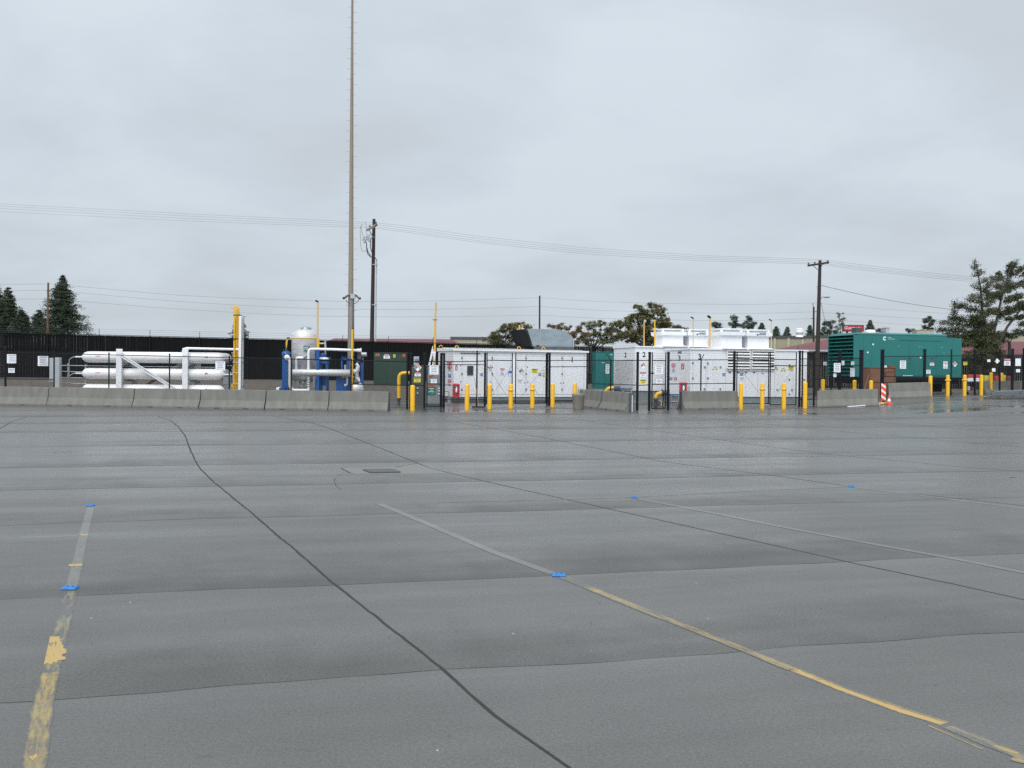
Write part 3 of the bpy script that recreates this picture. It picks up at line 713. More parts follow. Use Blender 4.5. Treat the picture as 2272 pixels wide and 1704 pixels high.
# slatted back fence ---------------------------------------------------------
def back_fence():
    x0, x1 = -32.2, 60.0
    def yy(x): return 69.5 + 0.235 * x
    a = Vector((x0, yy(x0), ztop(x0))); rz = math.atan(0.235)
    T = thing('slatted_fence', 'long black privacy slat fence with barbed wire on top of the bank behind the equipment', 'fence', a, rz)
    Lh = (x1 - x0) / math.cos(rz); H = 2.66; c = math.cos(rz)
    def zg(u): return ztop(x0 + u * c) - a.z
    mb = MB(); bw = 0.09; u = 0
    while u < Lh:   # individual slats standing in the mesh
        z = zg(u); dy_ = 0.012 * math.sin(u * 40); tw = random.uniform(-0.006, 0.006)
        mb.add([(u, dy_ + tw, z - 0.15), (u + bw * 0.86, dy_ - tw, z - 0.15), (u + bw * 0.86, dy_ - tw, z + H - 0.03 - random.uniform(0, 0.02)), (u, dy_ + tw, z + H - 0.03)], [(0, 1, 2, 3)])
        mb.add([(u + bw * 0.8, 0.03, z - 0.15), (u + bw * 1.06, 0.03, z - 0.15), (u + bw * 1.06, 0.03, z + H - 0.05), (u + bw * .8, 0.03, z + H - 0.05)], [(0, 1, 2, 3)])
        u += bw
    mb.build('slat_panel', SLAT, T)
    mb = MB(); mb.tube([(u_, -0.04, zg(u_) + H) for u_ in [Lh * i / 30 for i in range(31)]], 0.022, 6); mb.build('rail', BLACK, T)
    u = 0.0; tops = []
    while u <= Lh:
        z = zg(u); m = MB(); m.cyl((u, -0.06, z - 0.1), (u, -0.06, z + H + 0.02), 0.035, n=8); m.build('post', BLACK, T)
        m = MB(); m.bar((u, -0.06, z + H), (u + 0.03, -0.28, z + H + 0.36), 0.03, 0.02); m.build('barb_arm', GREYD, T)
        tops.append((u, z + H)); u += 3.05
    m = MB()
    for k in (0.33, 0.66, 1.0):
        m.tube([(u_, -0.06 - 0.22 * k, z_ + 0.36 * k) for u_, z_ in tops], 0.005, 3, caps=False)
    m.build('barbed_wire', GREYD, T)
    # return at the left corner
    A2 = Vector((-31.9, 62.0, ztop(-31.9))); T2 = thing('slatted_fence', 'end post group of the black back fence at the far left corner', 'fence', A2, R_(0))
    for i, x in enumerate((-0.35, 0.0, 0.55)):
        m = MB(); m.cyl((x, -0.4 * i, -0.3), (x, -0.4 * i, 2.75 + 0.2 * (i == 0)), 0.05, n=8); m.build('post', BLACK, T2)
    m = MB(); m.box(-0.9, 0.55, -0.02, 0.0, 0.9, 0.94); m.box(-0.9, 0.55, -0.02, 0, 2.5, 2.54); m.build('rail', BLACK, T2)
back_fence()

# ------------------------------------------------------------------ bollards
def bollard_meshes():
    r = 0.098; H = 1.12; a = MB()
    a.lathe([(r * 1.0, -0.1), (r, 0), (r, H - 0.05), (r * 0.94, H - 0.02), (r * 0.7, H), (r * 0.3, H + 0.012), (0.002, H + 0.015)], (0, 0, 0), 20)
    return a
def bollard(label, px, ytop, ybase, collar=False, group='yellow bollards along the fences', d=None, thin=False):
    if d: x = P(px, 850, d).x; p = gp(x, d)
    else: p = G(px, ybase)
    T = thing('bollard', label, 'bollard', p, random.uniform(-0.3, 0.3), group)
    H = P(px, ytop, p.y).z - p.z; r = 0.045 if thin else 0.1
    mb = MB(); mb.lathe([(r, -0.05), (r, H - 0.05), (r * 0.94, H - 0.02), (r * 0.7, H), (r * 0.3, H + 0.012), (0.002, H + 0.014)], (0, 0, 0), 20); mb.build('post', YEL, T)
    if collar:
        z = H * 0.76; mb = MB(); mb.lathe([(r, z - 0.05), (r + 0.016, z - 0.045), (r + 0.016, z + 0.045), (r, z + 0.05)], (0, 0, 0), 20)
        mb.box(-r - 0.045, -r, -0.03, 0.03, z - 0.035, z + 0.035); mb.box(r, r + 0.045, -0.03, 0.03, z - 0.035, z + 0.035); mb.build('chain_collar', YEL, T)
    return T
bollard('plain yellow bollard standing alone below the hazard diamond and grey cabinets', 915, 855, 911)
bollard('yellow bollard in front of the small dark window of enclosure 1', 1036, 853, 909)
bollard('plain yellow bollard just right of the broom head', 1086, 853, 907.6)
bollard('yellow bollard with collar at the meeting of the two wide gate leaves', 1133, 853, 906, True)
bollard('yellow bollard with collar below the yellow caution sticker of enclosure 1', 1181, 852, 904.7, True)
bollard('plain yellow bollard under the right end post of the wide gate', 1226, 850.5, 903.4)
bollard('yellow bollard half hidden behind the concrete planter', 1275, 849.5, 902)
bollard('yellow bollard touching the right end of the long concrete barrier by enclosure 3', 1643.5, 850, 907)
bollard('yellow bollard with collar standing left of centre under the louvres of enclosure 3', 1691, 850, 907, True)
bollard('yellow bollard with collar under the hazard diamond of enclosure 3', 1739, 850, 907, True)
bollard('yellow bollard at the right corner of enclosure 3, left of the dark wood pole', 1786, 848, 906)
bollard('shaded yellow bollard behind the barrier, first right of the dark wood pole', 1826, 842, 0, d=53.5)
bollard('thin yellow pipe bollard behind the barrier between two thick ones', 1862.5, 843, 0, d=57, thin=True)
bollard('shaded yellow bollard behind the barrier under the generator louvres', 1896, 843.5, 0, d=53.8)
bollard('bright round-topped yellow bollard behind the barrier left of the brown crate', 1932.7, 844.5, 0, d=53.2)
bollard('yellow bollard at the right end of the far concrete barrier under the generator', 2064, 834, 881)
bollard('yellow bollard with small collar in front of the generator right half', 2102.6, 832.5, 879, True)
bollard('yellow bollard with small collar in front of the cart, at the generator right end', 2140, 832, 878, True)
bollard('plain yellow bollard left of the far right concrete barrier', 2177, 832, 877)
bollard('distant yellow bollard between the yellow drum and the red drum', 2199, 827, 0, d=60)
bollard('distant yellow bollard right of the red drum', 2222, 827.5, 0, d=60.5)
bollard('distant thin yellow pipe bollard at the far right', 2247, 830, 0, d=60.5, thin=True)

# ------------------------------------------------------------------ concrete barriers
def barrier(label, a, b, H=0.81, group='concrete road barriers'):
    d = b - a; Ln = math.hypot(d.x, d.y); rz = math.atan2(d.y, d.x)
    T = thing('concrete_barrier', label, 'barrier', a, rz, group)
    pr = [(-.29, 0), (-.29, .07), (-.145, .36), (-.085, H - .015), (-.07, H), (.07, H), (.085, H - .015), (.145, .36), (.29, .07), (.29, 0)]
    mb = MB(); n = max(8, int(Ln / 0.25)); vs = []
    for i in range(n + 1):
        x = 0.022 + (Ln - 0.044) * i / n; ed = 0.015 if i in (0, n) else 0
        for (y, z) in pr:
            q = 0.004 * mnoise.noise(Vector((x * 3 + a.x, y * 9, z * 4)))
            dz = (d.z * x / Ln)
            vs.append((x, y * (1 - ed) + q, max(z - (ed if z > .1 else 0), 0) + dz + q * (z > .5)))
    k = len(pr); fs = []
    for i in range(n):
        for j in range(k): fs.append((i * k + j, i * k + (j + 1) % k, (i + 1) * k + (j + 1) % k, (i + 1) * k + j))
    fs += [tuple(range(k)), tuple(range(n * k, n * k + k))[::-1]]
    mb.add(vs, fs); mb.build('body', CONC, T)
    for x in (0.0, Ln):
        m = MB(); s_ = -1 if x == 0 else 1
        m.box(min(x - s_ * .03, x + s_ * .012), max(x - s_ * .03, x + s_ * .012), -.06, .06, .02, H - .05); m.build('end_slot', GREYD, T)
    for x in (Ln * .28, Ln * .72): m = MB(); m.box(x - .12, x + .12, -.293, -.285, 0.0, 0.04); m.build('drain_notch', GREYD, T)
    return T
bx = [(-90, 897.5), (104, 900), (295, 903.2), (443, 906), (588.5, 908.5), (729, 910.5), (862, 912.5)]
labs = ['concrete barrier cut by the left edge of the photo', 'long concrete barrier below the grey box and left ends of the white tubes',
        'concrete barrier in front of the middle of the white tubes', 'concrete barrier below the yellow vent pipes',
        'concrete barrier in front of the silver tank and its blue columns', 'concrete barrier ending the left row, below the dark green transformer']
for i, lb in enumerate(labs):
    a = G(*bx[i]) + Vector((0, 0.29, 0)); b = G(*bx[i + 1]) + Vector((0, 0.29, 0)); barrier(lb, a, b)
barrier('stained concrete barrier angled towards the camera, its left end by the planter', G(1288, 902) + Vector((0.0, .35, 0)), G(1335, 908) + Vector((0.1, .35, 0)), 0.83)
barrier('streaked concrete barrier angled towards the camera, its right end at the black fence post', G(1337, 908.5) + Vector((0.1, .35, 0)), G(1396, 914) + Vector((0.1, .35, 0)), 0.83)
barrier('single concrete barrier below the painted 3 and the red extinguisher box', G(1511, 909) + Vector((0, .2, 0)), G(1637, 907) + Vector((0, .25, 0)), 0.84)
barrier('concrete barrier behind the white planks, left of the striped marker', G(1816, 903.5) + Vector((0, .25, 0)), G(1954, 900.5) + Vector((0, .3, 0)), 0.81)
barrier('short far concrete barrier behind the orange cone', G(1972, 884) + Vector((0, .2, 0)), G(2067, 881.5) + Vector((0, .25, 0)), 0.81)
barrier('concrete barrier at the right edge behind the stacked steel frames', G(2188, 876) + Vector((0, .5, 0)), G(2330, 876) + Vector((0, .5, 0)), 0.84)

# ------------------------------------------------------------------ white gas storage tubes
def gas_tubes():
    d0 = 48.6; g = gp(P(180, 850, d0).x, d0); X0 = P(177, 800, d0).x; X1 = P(493, 800, d0).x
    rzs = 0.03
    # the frame is one thing with its tubes
    T = thing('gas_storage_module', 'rack of long white high pressure gas tubes stacked three high behind the fence', 'gas tank', Vector((X0, d0, gz(X0, d0))), 0.035)
    r = 0.275; zs = [0.42, 1.22, 2.02]; Lh = (X1 - X0); zs = [uv(T, 300, 865, .275)[1], uv(T, 300, 829.5, .275)[1], uv(T, 300, 793, .275)[1]]
    for j in range(3):
        for i, z in enumerate(zs):
            y = r + j * 0.68
            mb = MB(); mb.lathe([(0.045, -0.02), (0.05, 0.0), (0.14, 0.06), (0.22, 0.14), (0.262, 0.24), (r, 0.36), (r, Lh - 0.36), (0.262, Lh - 0.24), (0.22, Lh - 0.14), (0.14, Lh - 0.06), (0.05, Lh), (0.045, Lh + .02)], (0, y, z), 24, ax=(1, 0, 0))
            mb.cyl((-0.32, y, z), (-0.01, y, z), 0.038, n=10); mb.cyl((Lh, y, z), (Lh + 0.3, y, z), 0.038, n=10)
            o = mb.build('tube', TANKW if j == 0 else TANKG, T)  # rear rows coloured grey to paint in the shade behind the front row
            if j == 0:
                xa = uv(T, 212, 790, 0)[0]; m = MB(); a = 0.12
                ys = y - r - 0.004; zc_ = z + 0.03
                m.add([(xa, ys, zc_), (xa + .24, ys, zc_), (xa + .24, ys, zc_ + .022), (xa, ys, zc_ + .022)], [(0, 1, 2, 3)])
                m.build('stencil', REDS, o)
                xa = uv(T, 458, 796, 0)[0]; m = MB(); sign_geo(m, 'nfpa', xa, z + 0.03, 0.17, .17, ys, 0.004); 
                m.build('hazard_placard', [SIGNW, INK, REDS, GREYD, REDS, GRNS, ORGS, INKG], o)
    for px in (265, 411.5):
        xa = uv(T, px, 800, -0.08)[0]; zt = uv(T, px, 774, -.08)[1]
        for y in (-0.10, 2.1):
            zt = zt if y < 0 else zt - .35
            m = MB(); m.box(xa - .13, xa + .13, y - .07, y - .05, 0, zt); m.box(xa - .13, xa + .13, y + .05, y + .07, 0, zt); m.box(xa - .012, xa + .012, y - .05, y + .05, 0, zt - .02)
            m.build('column', WHITEP, T)
        for z in zs:
            m = MB(); m.box(xa - .1, xa + .1, -0.05, 2.05, z - r - .10, z - r - .02); m.build('crossbeam', WHITEP, T)
    a = uv(T, 268, 788, -.18); b = uv(T, 396, 868, -.18)
    m = MB(); m.bar((a[0], -.19, a[1]), (b[0], -.19, b[1]), .02, .15); m.bar((a[0], -.22, a[1] + .06), (b[0], -.22, b[1] + .06), .05, .02); m.build('brace', WHITEP, T)
    m = MB(); m.bar((a[0], 2.2, 0.5), (b[0], 2.2, a[1]), .12, .12); m.build('brace', TANKG, T)
    # piping at the left end
    for i, z in enumerate(zs):
        m = MB(); m.tube(arc((-.32, r, z), (-.5, r, z), (-.62, r, z - .16), 5) + [(-.62, r, 0.1)], 0.022, 8); m.build('pipe', SILD, T)
    for py in (811, 824, 837.5, 850):
        za = uv(T, 160, py, .3)[1]; xa = uv(T, 131, py, .3)[0]
        m = MB(); m.cyl((xa, .3, za), (Lh if py < 815 else .25, .3, za - .03), 0.02, n=8); m.build('pipe', SILD, T)
    for px, yt in ((151, 806), (190, 808)):
        xa = uv(T, px, 830, .35)[0]; m = MB(); m.box(xa - .03, xa + .03, .33, .37, 0, uv(T, px, yt, .35)[1]); m.build('pipe_stand', SILD, T)
    # valves at the right end
    for z in zs:
        m = MB(); m.cyl((Lh + .3, r, z), (Lh + .42, r, z), 0.05, n=10); m.cyl((Lh + .36, r, z - .02), (Lh + .36, r, z + .25), .018, n=8); m.lathe([(.05, 0), (.055, .03), (.02, .04)], (Lh + .36, r, z + .25), 10)
        m.cyl((Lh + .22, r, z + .02), (Lh + .22, r, z + .22), .016, n=8); m.build('valve', SILD, T)
    m = MB(); m.tube([(Lh + .15, .1, zs[1] + .45), (Lh + .35, .1, zs[1] + .45), (Lh + .43, .1, zs[1] + .38), (Lh + .43, .1, zs[1] - .3)], 0.014, 6); m.build('pipe', SILD, T)
    za = uv(T, 488, 836, .2)[1]
    m = MB(); m.box(Lh - .05, Lh + .3, .15, .5, za - .35, za); m.build('junction_box', GREY, T)
    # white manifold pipe running right from the second column
    m = MB(); a = uv(T, 406, 776, .0); b = uv(T, 412, 772, 0); c = uv(T, 531, 775.5, 0)
    m.tube([(a[0], 0, a[1] - .1), (a[0] + .02, 0, a[1] + .03), (b[0] + .05, 0, b[1] - .02), (c[0], 0, c[1])], 0.06, 12); m.build('manifold_pipe', WHITEP, T)
gas_tubes()
def simple(name, label, cat, mb, mats, group=None, part=None):
    """single-mesh thing already in world coordinates"""
    lo = min(mb.v, key=lambda p: p.z); c = Vector((sum(p.x for p in mb.v) / len(mb.v), sum(p.y for p in mb.v) / len(mb.v), lo.z))
    o_v = mb.v; mb.v = [p - c for p in o_v]; o = mb.build(name, mats); o.location = c; TM[o.name] = Matrix.Translation(c); return tag(o, label, cat, group)
# yellow vent stack bundle
def vents():
    d = 48.8; base = gp(P(524, 850, d).x, d)
    T = thing('vent_stack', 'three yellow vent pipes with small elbows, right of the white gas tubes', 'vent pipe', base)
    for i, (px, yt, dd) in enumerate(((520.5, 689, d), (525.5, 687, d + .25), (529.5, 685.5, d + .5))):
        b = gp(P(px - 1.2, 860, dd).x, dd); t = P(px, yt, dd); mid = P(px, 699, dd)
        m = MB(); m.cyl(b, mid, 0.047, n=12); m.cyl(mid, t, 0.038, n=10); m.tube([t, t + Vector((0, 0, .05)), t + Vector((-.06, 0, .12)), t + Vector((-.15, 0, .15))], .035, 8); m.build('pipe', YELP, T, True)
        m = MB(); m.lathe([(.07, -.02), (.07, .02)], mid, 12); m.build('flange', GREYD, T, True)
    for py, mt in ((752, BLACK), (794, YELP), (804, SILD), (827, YELP), (851, YELP)):
        p = P(524, py, d - .07); m = MB(); m.box(p.x - .17, p.x + .14, d - .09, d - .05, p.z - .025, p.z + .025); m.build('clamp', mt, T, True)
    m = MB()
    for k, (x, y) in enumerate(((514, 856), (516, 862), (520, 858))):
        m.tube(wp([(x, 851, d - .15), (x - 1, y, d - .15), (x + 3, y + 3, d - .15)]), .02, 6)
    m.build('valve', YELP, T, True)
    d2 = 48.2; m = MB(); b = gp(P(531.5, 860, d2).x, d2)
    T2 = thing('steel_column', 'white square steel column between the yellow vent pipes and a grey pipe', 'post', b)
    t = P(533.5, 701, d2); m.bar(b, t, .11, .11); m.build('column', WHITEP, T2, True)
    m = MB(); m.box(b.x - .12, b.x + .12, d2 - .12, d2 + .12, b.z, b.z + .02); m.build('base_plate', SILD, T2, True)
    d3 = 48.6; b = gp(P(538, 860, d3).x, d3); t = P(539.5, 704, d3)
    T3 = thing('vent_pipe', 'slim pale grey vent pipe hooked at the top, right of the white column', 'pipe', b)
    m = MB(); m.tube([b, t, t + Vector((.02, 0, .06)), t + Vector((.07, 0, .08)), t + Vector((.1, 0, .03))], .045, 10); m.build('pipe', TANKG, T3, True)
    for py in (752, 804, 857):
        p = P(538, py, d3); m = MB(); m.box(p.x - .1, p.x + .1, d3 - .06, d3 - .03, p.z - .015, p.z + .015); m.build('clamp', GREYD, T3, True)
vents()
# grey electrical box on posts at left
def left_box():
    d = 48.2; b = gp(P(120, 860, d).x, d); T = thing('electrical_cabinet', 'narrow pale grey electrical box and post behind the left fence', 'electrical box', b)
    m = MB(); pbox(m, 109.5, 118, 794, 843, d, .18); m.build('box', LGREY, T, True)
    m = MB(); pbox(m, 120.5, 131.5, 793, 868, d + .02, .25); m.build('box', LGREY, T, True)
    m = MB(); pbox(m, 107, 119, 845, 847, d, .05); m.build('bracket', SILD, T, True)
left_box()

# ------------------------------------------------------------------ silver dryer vessel on blue skid
def dryer():
    d = 51.0; b = gp(P(676, 860, d).x, d)
    T = thing('gas_dryer_skid', 'silver insulated gas vessel with blue columns and silver pipework, PSB plate on its side', 'industrial tank', b)
    c = P(676.5, 800, d + .7); r = 29.2 / ppm(d + .7); zb_ = P(676, 838, d + .7).z; z1 = P(676, 751, d + .7).z; zd = P(676, 731, d + .7).z
    m = MB(); m.lathe([(.25, zb_ - .28), (.5, zb_ - .2), (r, zb_), (r, z1)], (c.x, c.y, 0), 36); m.build('tank_shell', SILV, T, True)
    for k in range(7):
        z = z1 - .02 - k * .27; m = MB(); m.lathe([(r + .004, z - .012), (r + .009, z), (r + .004, z + .012)], (c.x, c.y, 0), 36); m.build('band', SILD, T, True)
    hh = zd - z1
    m = MB(); m.lathe([(r + .012, z1 - .02), (r + .012, z1 + .03), (r * .95, z1 + hh * .42), (r * .82, z1 + hh * .72), (r * .62, z1 + hh * .92), (r * .38, z1 + hh), (.01, z1 + hh * 1.02)], (c.x, c.y, 0), 36); m.build('dome', SILV, T, True)
    rivet = MB()
    for k in range(9): a = math.pi + math.pi * (k + .5) / 9; rivet.lathe([(.03, 0), (.02, .02), (.002, .025)], (c.x + r * .93 * math.cos(a), c.y + r * .93 * math.sin(a), z1 + hh * .5), 6)
    rivet.build('lifting_lug', SIGNW, T, True)
    m = MB(); pz = P(676, 724, d).z; m.lathe([(.27, zd - .06), (.27, zd + .08), (.22, pz - .02), (.1, pz)], (c.x + .05, c.y, 0), 24); m.build('manway', GALV, T, True)
    # legs
    for px in (659, 695.5):
        m = MB(); q = P(px, 868, d); m.box(q.x - .07, q.x + .07, d + .2, d + .34, gz(0, d), P(px, 833, d).z); m.build('leg', TANKG, T, True)
    # PSB plate
    m = MB(); dpl = d + .7 - r - .015; a = P(673.8, 779.5, dpl); q = P(686.5, 766.5, dpl); m.box(a.x, q.x, dpl - .015, dpl + .06, a.z, q.z, 0)
    m.box(a.x + .02, q.x - .02, dpl - .02, dpl - .014, a.z + .02, q.z - .02, 1); m.box(a.x + .03, q.x - .03, dpl - .024, dpl - .019, a.z + .03, q.z - .03, 0)
    m.text('PSB', (a.x + q.x) / 2, (a.z + q.z) / 2, (q.z - a.z) * .5, dpl - .027, 1, wmax=(q.x - a.x) * .62); m.build('name_plate', [NAVY, SIGNW], T, True)
    # yellow vent riser, ring and side valve
    dv = d - .1
    m = MB(); p0 = P(705, 773, dv); p1 = P(705, 671, dv); p0.x = p1.x; m.cyl(p0, p1, .042, n=10); m.build('vent_riser', YELP, T, True)
    m = MB(); m.tube([p1, p1 + Vector((0, 0, .04)), p1 + Vector((-.05, 0, .07)), p1 + Vector((-.12, 0, .08))], .045, 8); m.build('vent_cap', BLACK, T, True)
    m = MB(); m.tube(wp([(640, 750, dv), (647, 750.2, dv), (704, 750.5, dv)]), .026, 8); m.build('pipe', YELP, T, True)
    m = MB(); m.tube(wp([(634.5, 776, dv), (636, 760, dv), (637.5, 752, dv)]), [.03, .05, .03], 8); m.build('pipe', YELP, T, True)
    m = MB(); m.tube(wp([(636.5, 752, dv), (638, 749.8, dv), (643, 750, dv)]), .035, 8); m.build('elbow', BLACK, T, True)
    m = MB(); m.tube(wp([(634, 765, dv), (635, 777, dv), (634, 782, dv)]), [.05, .03, .03], 8); m.build('valve', NAVY, T, True)
    m = MB(); m.tube(wp([(706, 761, dv), (710, 762, dv), (715, 762.5, dv)]), [.06, .035, .05], 10); m.tube(wp([(706, 752, dv), (706, 774, dv)]), .07, 10); m.build('valve', YELP, T, True)
    m = MB(); m.tube(wp([(715, 762, dv), (722, 763, dv)]), .045, 8); m.tube(wp([(721.5, 753, dv), (722, 772, dv)]), [.04, .06], 10); m.tube(wp([(722, 772, dv), (722, 784, dv), (718, 790, dv)]), .035, 8); m.lathe([(.07, 0), (.07, .03)], P(722, 772, dv), 10); m.build('valve', SILD, T, True)
    # white transfer line
    dw = d - .55
    m = MB(); ln = wp([(684.5, 868, dw), (684.5, 785, dw)]) + arc(P(684.5, 785, dw), P(684.5, 774, dw), P(693, 774.5, dw), 6)[1:] + wp([(740, 775.5, dw), (792, 777.5, dw)])
    m.tube(ln, .068, 12); m.build('transfer_pipe', TANKW, T, True)
    m = MB(); q = P(798, 777.5, dw); m.lathe([(.09, -.12), (.09, .04), (.12, .05), (.12, .09)], q, 14, ax=(1, 0, 0)); m.build('flange', TANKW, T, True)
    for py in (842, 847, 852, 857):
        m = MB(); m.lathe([(.105, -.02), (.105, .02)], P(684.5, py, dw), 14); m.build('flange', SILD, T, True)
    # left blue column and silver hooked pipe
    m = MB(); pbox(m, 625.5, 639, 784, 872, d - .3, .45); m.build('blue_column', BLUE, T, True)
    m = MB(); q = P(635, 783, d - .1); m.lathe([(.23, -.08), (.22, .02), (.14, .08), (.02, .1)], q, 18); m.build('vessel_head', BLUE, T, True)
    for px in (629, 638):
        m = MB(); q = P(px, 779, d - .2); m.cyl(q - Vector((0, 0, .1)), q + Vector((0, 0, .08)), .018, n=6); m.build('bolt', BLUE, T, True)
    m = MB(); q = P(637, 793, d - .42); m.lathe([(.14, 0), (.14, .04), (.1, .045)], q, 16, ax=(0, -1, 0)); m.build('flange', TANKW, T, True)
    m = MB(); dd = d - .5; ln = wp([(637, 793, dd), (641, 795, dd), (643.5, 803, dd), (643.5, 850, dd)]) + arc(P(643.5, 850, dd), P(643.5, 866.5, dd), P(655, 866.5, dd), 6)[1:] + wp([(684, 866.5, dd)])
    m.tube(ln, .095, 12); m.build('lagged_pipe', SILV, T, True)
    m = MB(); pbox(m, 619, 632, 860, 872, d - .5, .5); m.build('skid_frame', BLUE, T, True)
    m = MB(); q = P(618, 864, d - .3); m.lathe([(.02, -.12), (.1, -.1), (.12, 0), (.12, .1)], q, 14, ax=(1, 0, 0)); m.build('flange', TANKW, T, True)
    # lagged elbow in front of tank
    dd = d - .2
    m = MB(); ln = wp([(657.5, 822, dd), (657.5, 800, dd)]) + arc(P(657.5, 800, dd), P(657.5, 793.5, dd), P(664, 794, dd), 5)[1:] + wp([(672, 794.5, dd)]); m.tube(ln, .085, 12); m.build('lagged_pipe', SILV, T, True)
    m = MB(); m.tube(wp([(671, 796, dd), (678, 790, dd), (686, 788, dd)]), [.09, .06, .08], 10); m.lathe([(.12, -.03), (.12, .03)], P(671, 797, dd), 12); m.lathe([(.1, -.02), (.1, .02)], P(680, 789, dd), 12, ax=(1, 0, .5)); m.build('valve', SILD, T, True)
    # big horizontal lagged drum
    dd = d - .65; a = P(650.5, 826.5, dd); q = P(777, 827.5, dd); rr = 7.6 / ppm(dd)
    m = MB(); m.lathe([(rr * .9, -.01), (rr, .01), (rr, (q - a).length - .01), (rr * .9, (q - a).length)], a, 24, ax=(q - a)); m.build('heat_exchanger', SILV, T, True)
    # valves under tank
    m = MB(); dd = d
    m.tube(wp([(672, 846, dd), (673, 862, dd)]), .07, 10); m.tube(wp([(666, 858, dd), (680, 857, dd)]), .06, 10); m.lathe([(.12, -.02), (.12, .02)], P(673, 851, dd), 12); m.tube(wp([(678, 848, dd), (686, 854, dd)]), .05, 8); m.build('valve', TANKG, T, True)
    # blue columns right of tank
    m = MB(); pbox(m, 701.5, 708.5, 776, 872, d - .75, .12); m.build('blue_column', BLUE, T, True)
    m = MB(); pbox(m, 698, 703.5, 778, 800, d - .3, .3); pbox(m, 699, 712, 840, 872, d - .3, .3); m.build('blue_column', BLUE, T, True)
    m = MB(); pbox(m, 708, 726, 801, 806.5, d - .5, .6); pbox(m, 709, 712, 806, 872, d - .5, .5); pbox(m, 722.5, 726, 806, 872, d - .5, .5); pbox(m, 709.5, 725, 834, 856, d - .3, .4); m.build('blue_frame', BLUE, T, True)
    m = MB(); q = P(717, 796, d - .2); m.lathe([(.30, -.06), (.30, .02), (.24, .07)], q, 18); m.build('flange', TANKW, T, True)
    m = MB(); m.lathe([(.16, .05), (.17, .2), (.12, .28), (.02, .3)], q, 16); m.build('vessel_head', BLUE, T, True)
    m = MB(); m.tube(wp([(722, 783, d - .2), (722, 790, d - .2)]), .045, 8); m.build('valve', TANKG, T, True)
    m = MB(); m.tube(wp([(726, 795.5, d - .2), (731, 795.2, d - .2), (733.5, 795, d - .2)]), [.03, .05, .07], 8); m.build('handle', BLUE, T, True)
dryer()
def compressor():
    d = 50.6; b = gp(P(775, 868, d).x, d)
    T = thing('compressor_skid', 'blue framed blower skid with silver round-ended vessel, right of the silver tank', 'machinery', b)
    m = MB(); pbox(m, 745.5, 776, 836, 874, d, .9); m.build('blue_housing', BLUE, T, True)
    m = MB(); pbox(m, 750, 757, 832, 838, d + .1, .4); m.build('blue_housing', BLUE, T, True)
    for x0, x1, y0 in ((756, 760, 796), (768.5, 774.5, 797), (799.5, 805.5, 801)):
        m = MB(); pbox(m, x0, x1, y0, 872, d + .1, .12); m.build('frame_post', BLUE, T, True)
    m = MB(); pbox(m, 755.5, 786, 795, 799, d + .1, .12); m.build('frame_beam', BLUE, T, True)
    m = MB(); pbox(m, 790, 806, 801, 804, d + .1, .12); m.build('frame_beam', BLUE, T, True)
    m = MB(); pbox(m, 763.5, 767.5, 809, 820, d + .2, .15); m.build('gauge_box', LGREY, T, True)
    rr = .37; a = P(781, 862.5, d); m = MB(); m.lathe([(rr, 0), (rr, .28), (rr * .94, .38), (rr * .78, .48), (rr * .5, .56), (.02, .6)], a, 24, ax=(1, -.05, 0)); m.build('vessel', SILV, T, True)
    m = MB(); m.tube(wp([(783, 823, d - .1), (789, 826, d - .1), (793, 822, d - .1), (794, 812, d - .1), (791.5, 807, d - .1), (789, 810, d - .1)]), [.14, .14, .12, .1, .07, .05], 12); m.build('pipe', SILV, T, True)
    m = MB(); m.tube(wp([(792, 824, d - .1), (791, 846, d - .1)]), .1, 12); m.lathe([(.15, 0), (.15, .05)], P(791, 846, d - .1), 14); m.tube(wp([(794, 822, d), (797, 838, d)]), .02, 6); m.build('pipe', TANKG, T, True)
    m = MB(); m.tube(wp([(782, 848, d - .2), (796, 848, d - .2)]), .13, 12); m.tube(wp([(788, 842, d - .2), (788, 856, d - .2)]), .1, 10); m.build('blower_motor', GREYD, T, True)
    m = MB(); m.tube(wp([(794, 838, d - .2), (796.5, 846, d - .2)]), .07, 10); m.build('filter_bowl', SIGNW, T, True)
    m = MB(); m.tube(wp([(770.5, 834, d - .2), (770.5, 852, d - .2)]), .045, 8); m.tube(wp([(765, 856, d - .2), (771, 853, d - .2)]), [.09, .05], 10); m.build('pipe', TANKG, T, True)
    m = MB(); m.tube(wp([(758, 836.5, d - .2), (768, 836.5, d - .2)]), .03, 6); m.tube(wp([(780.5, 834, d - .15), (784, 838, d - .15)]), .06, 6); m.build('handle', YELP, T, True)
    for px in (759, 763, 767, 779):
        m = MB(); q = P(px, 794, d + .15); m.cyl(q - Vector((0, 0, .05)), q + Vector((0, 0, .08)), .03, n=6); m.build('bolt', BLUE, T, True)
compressor()
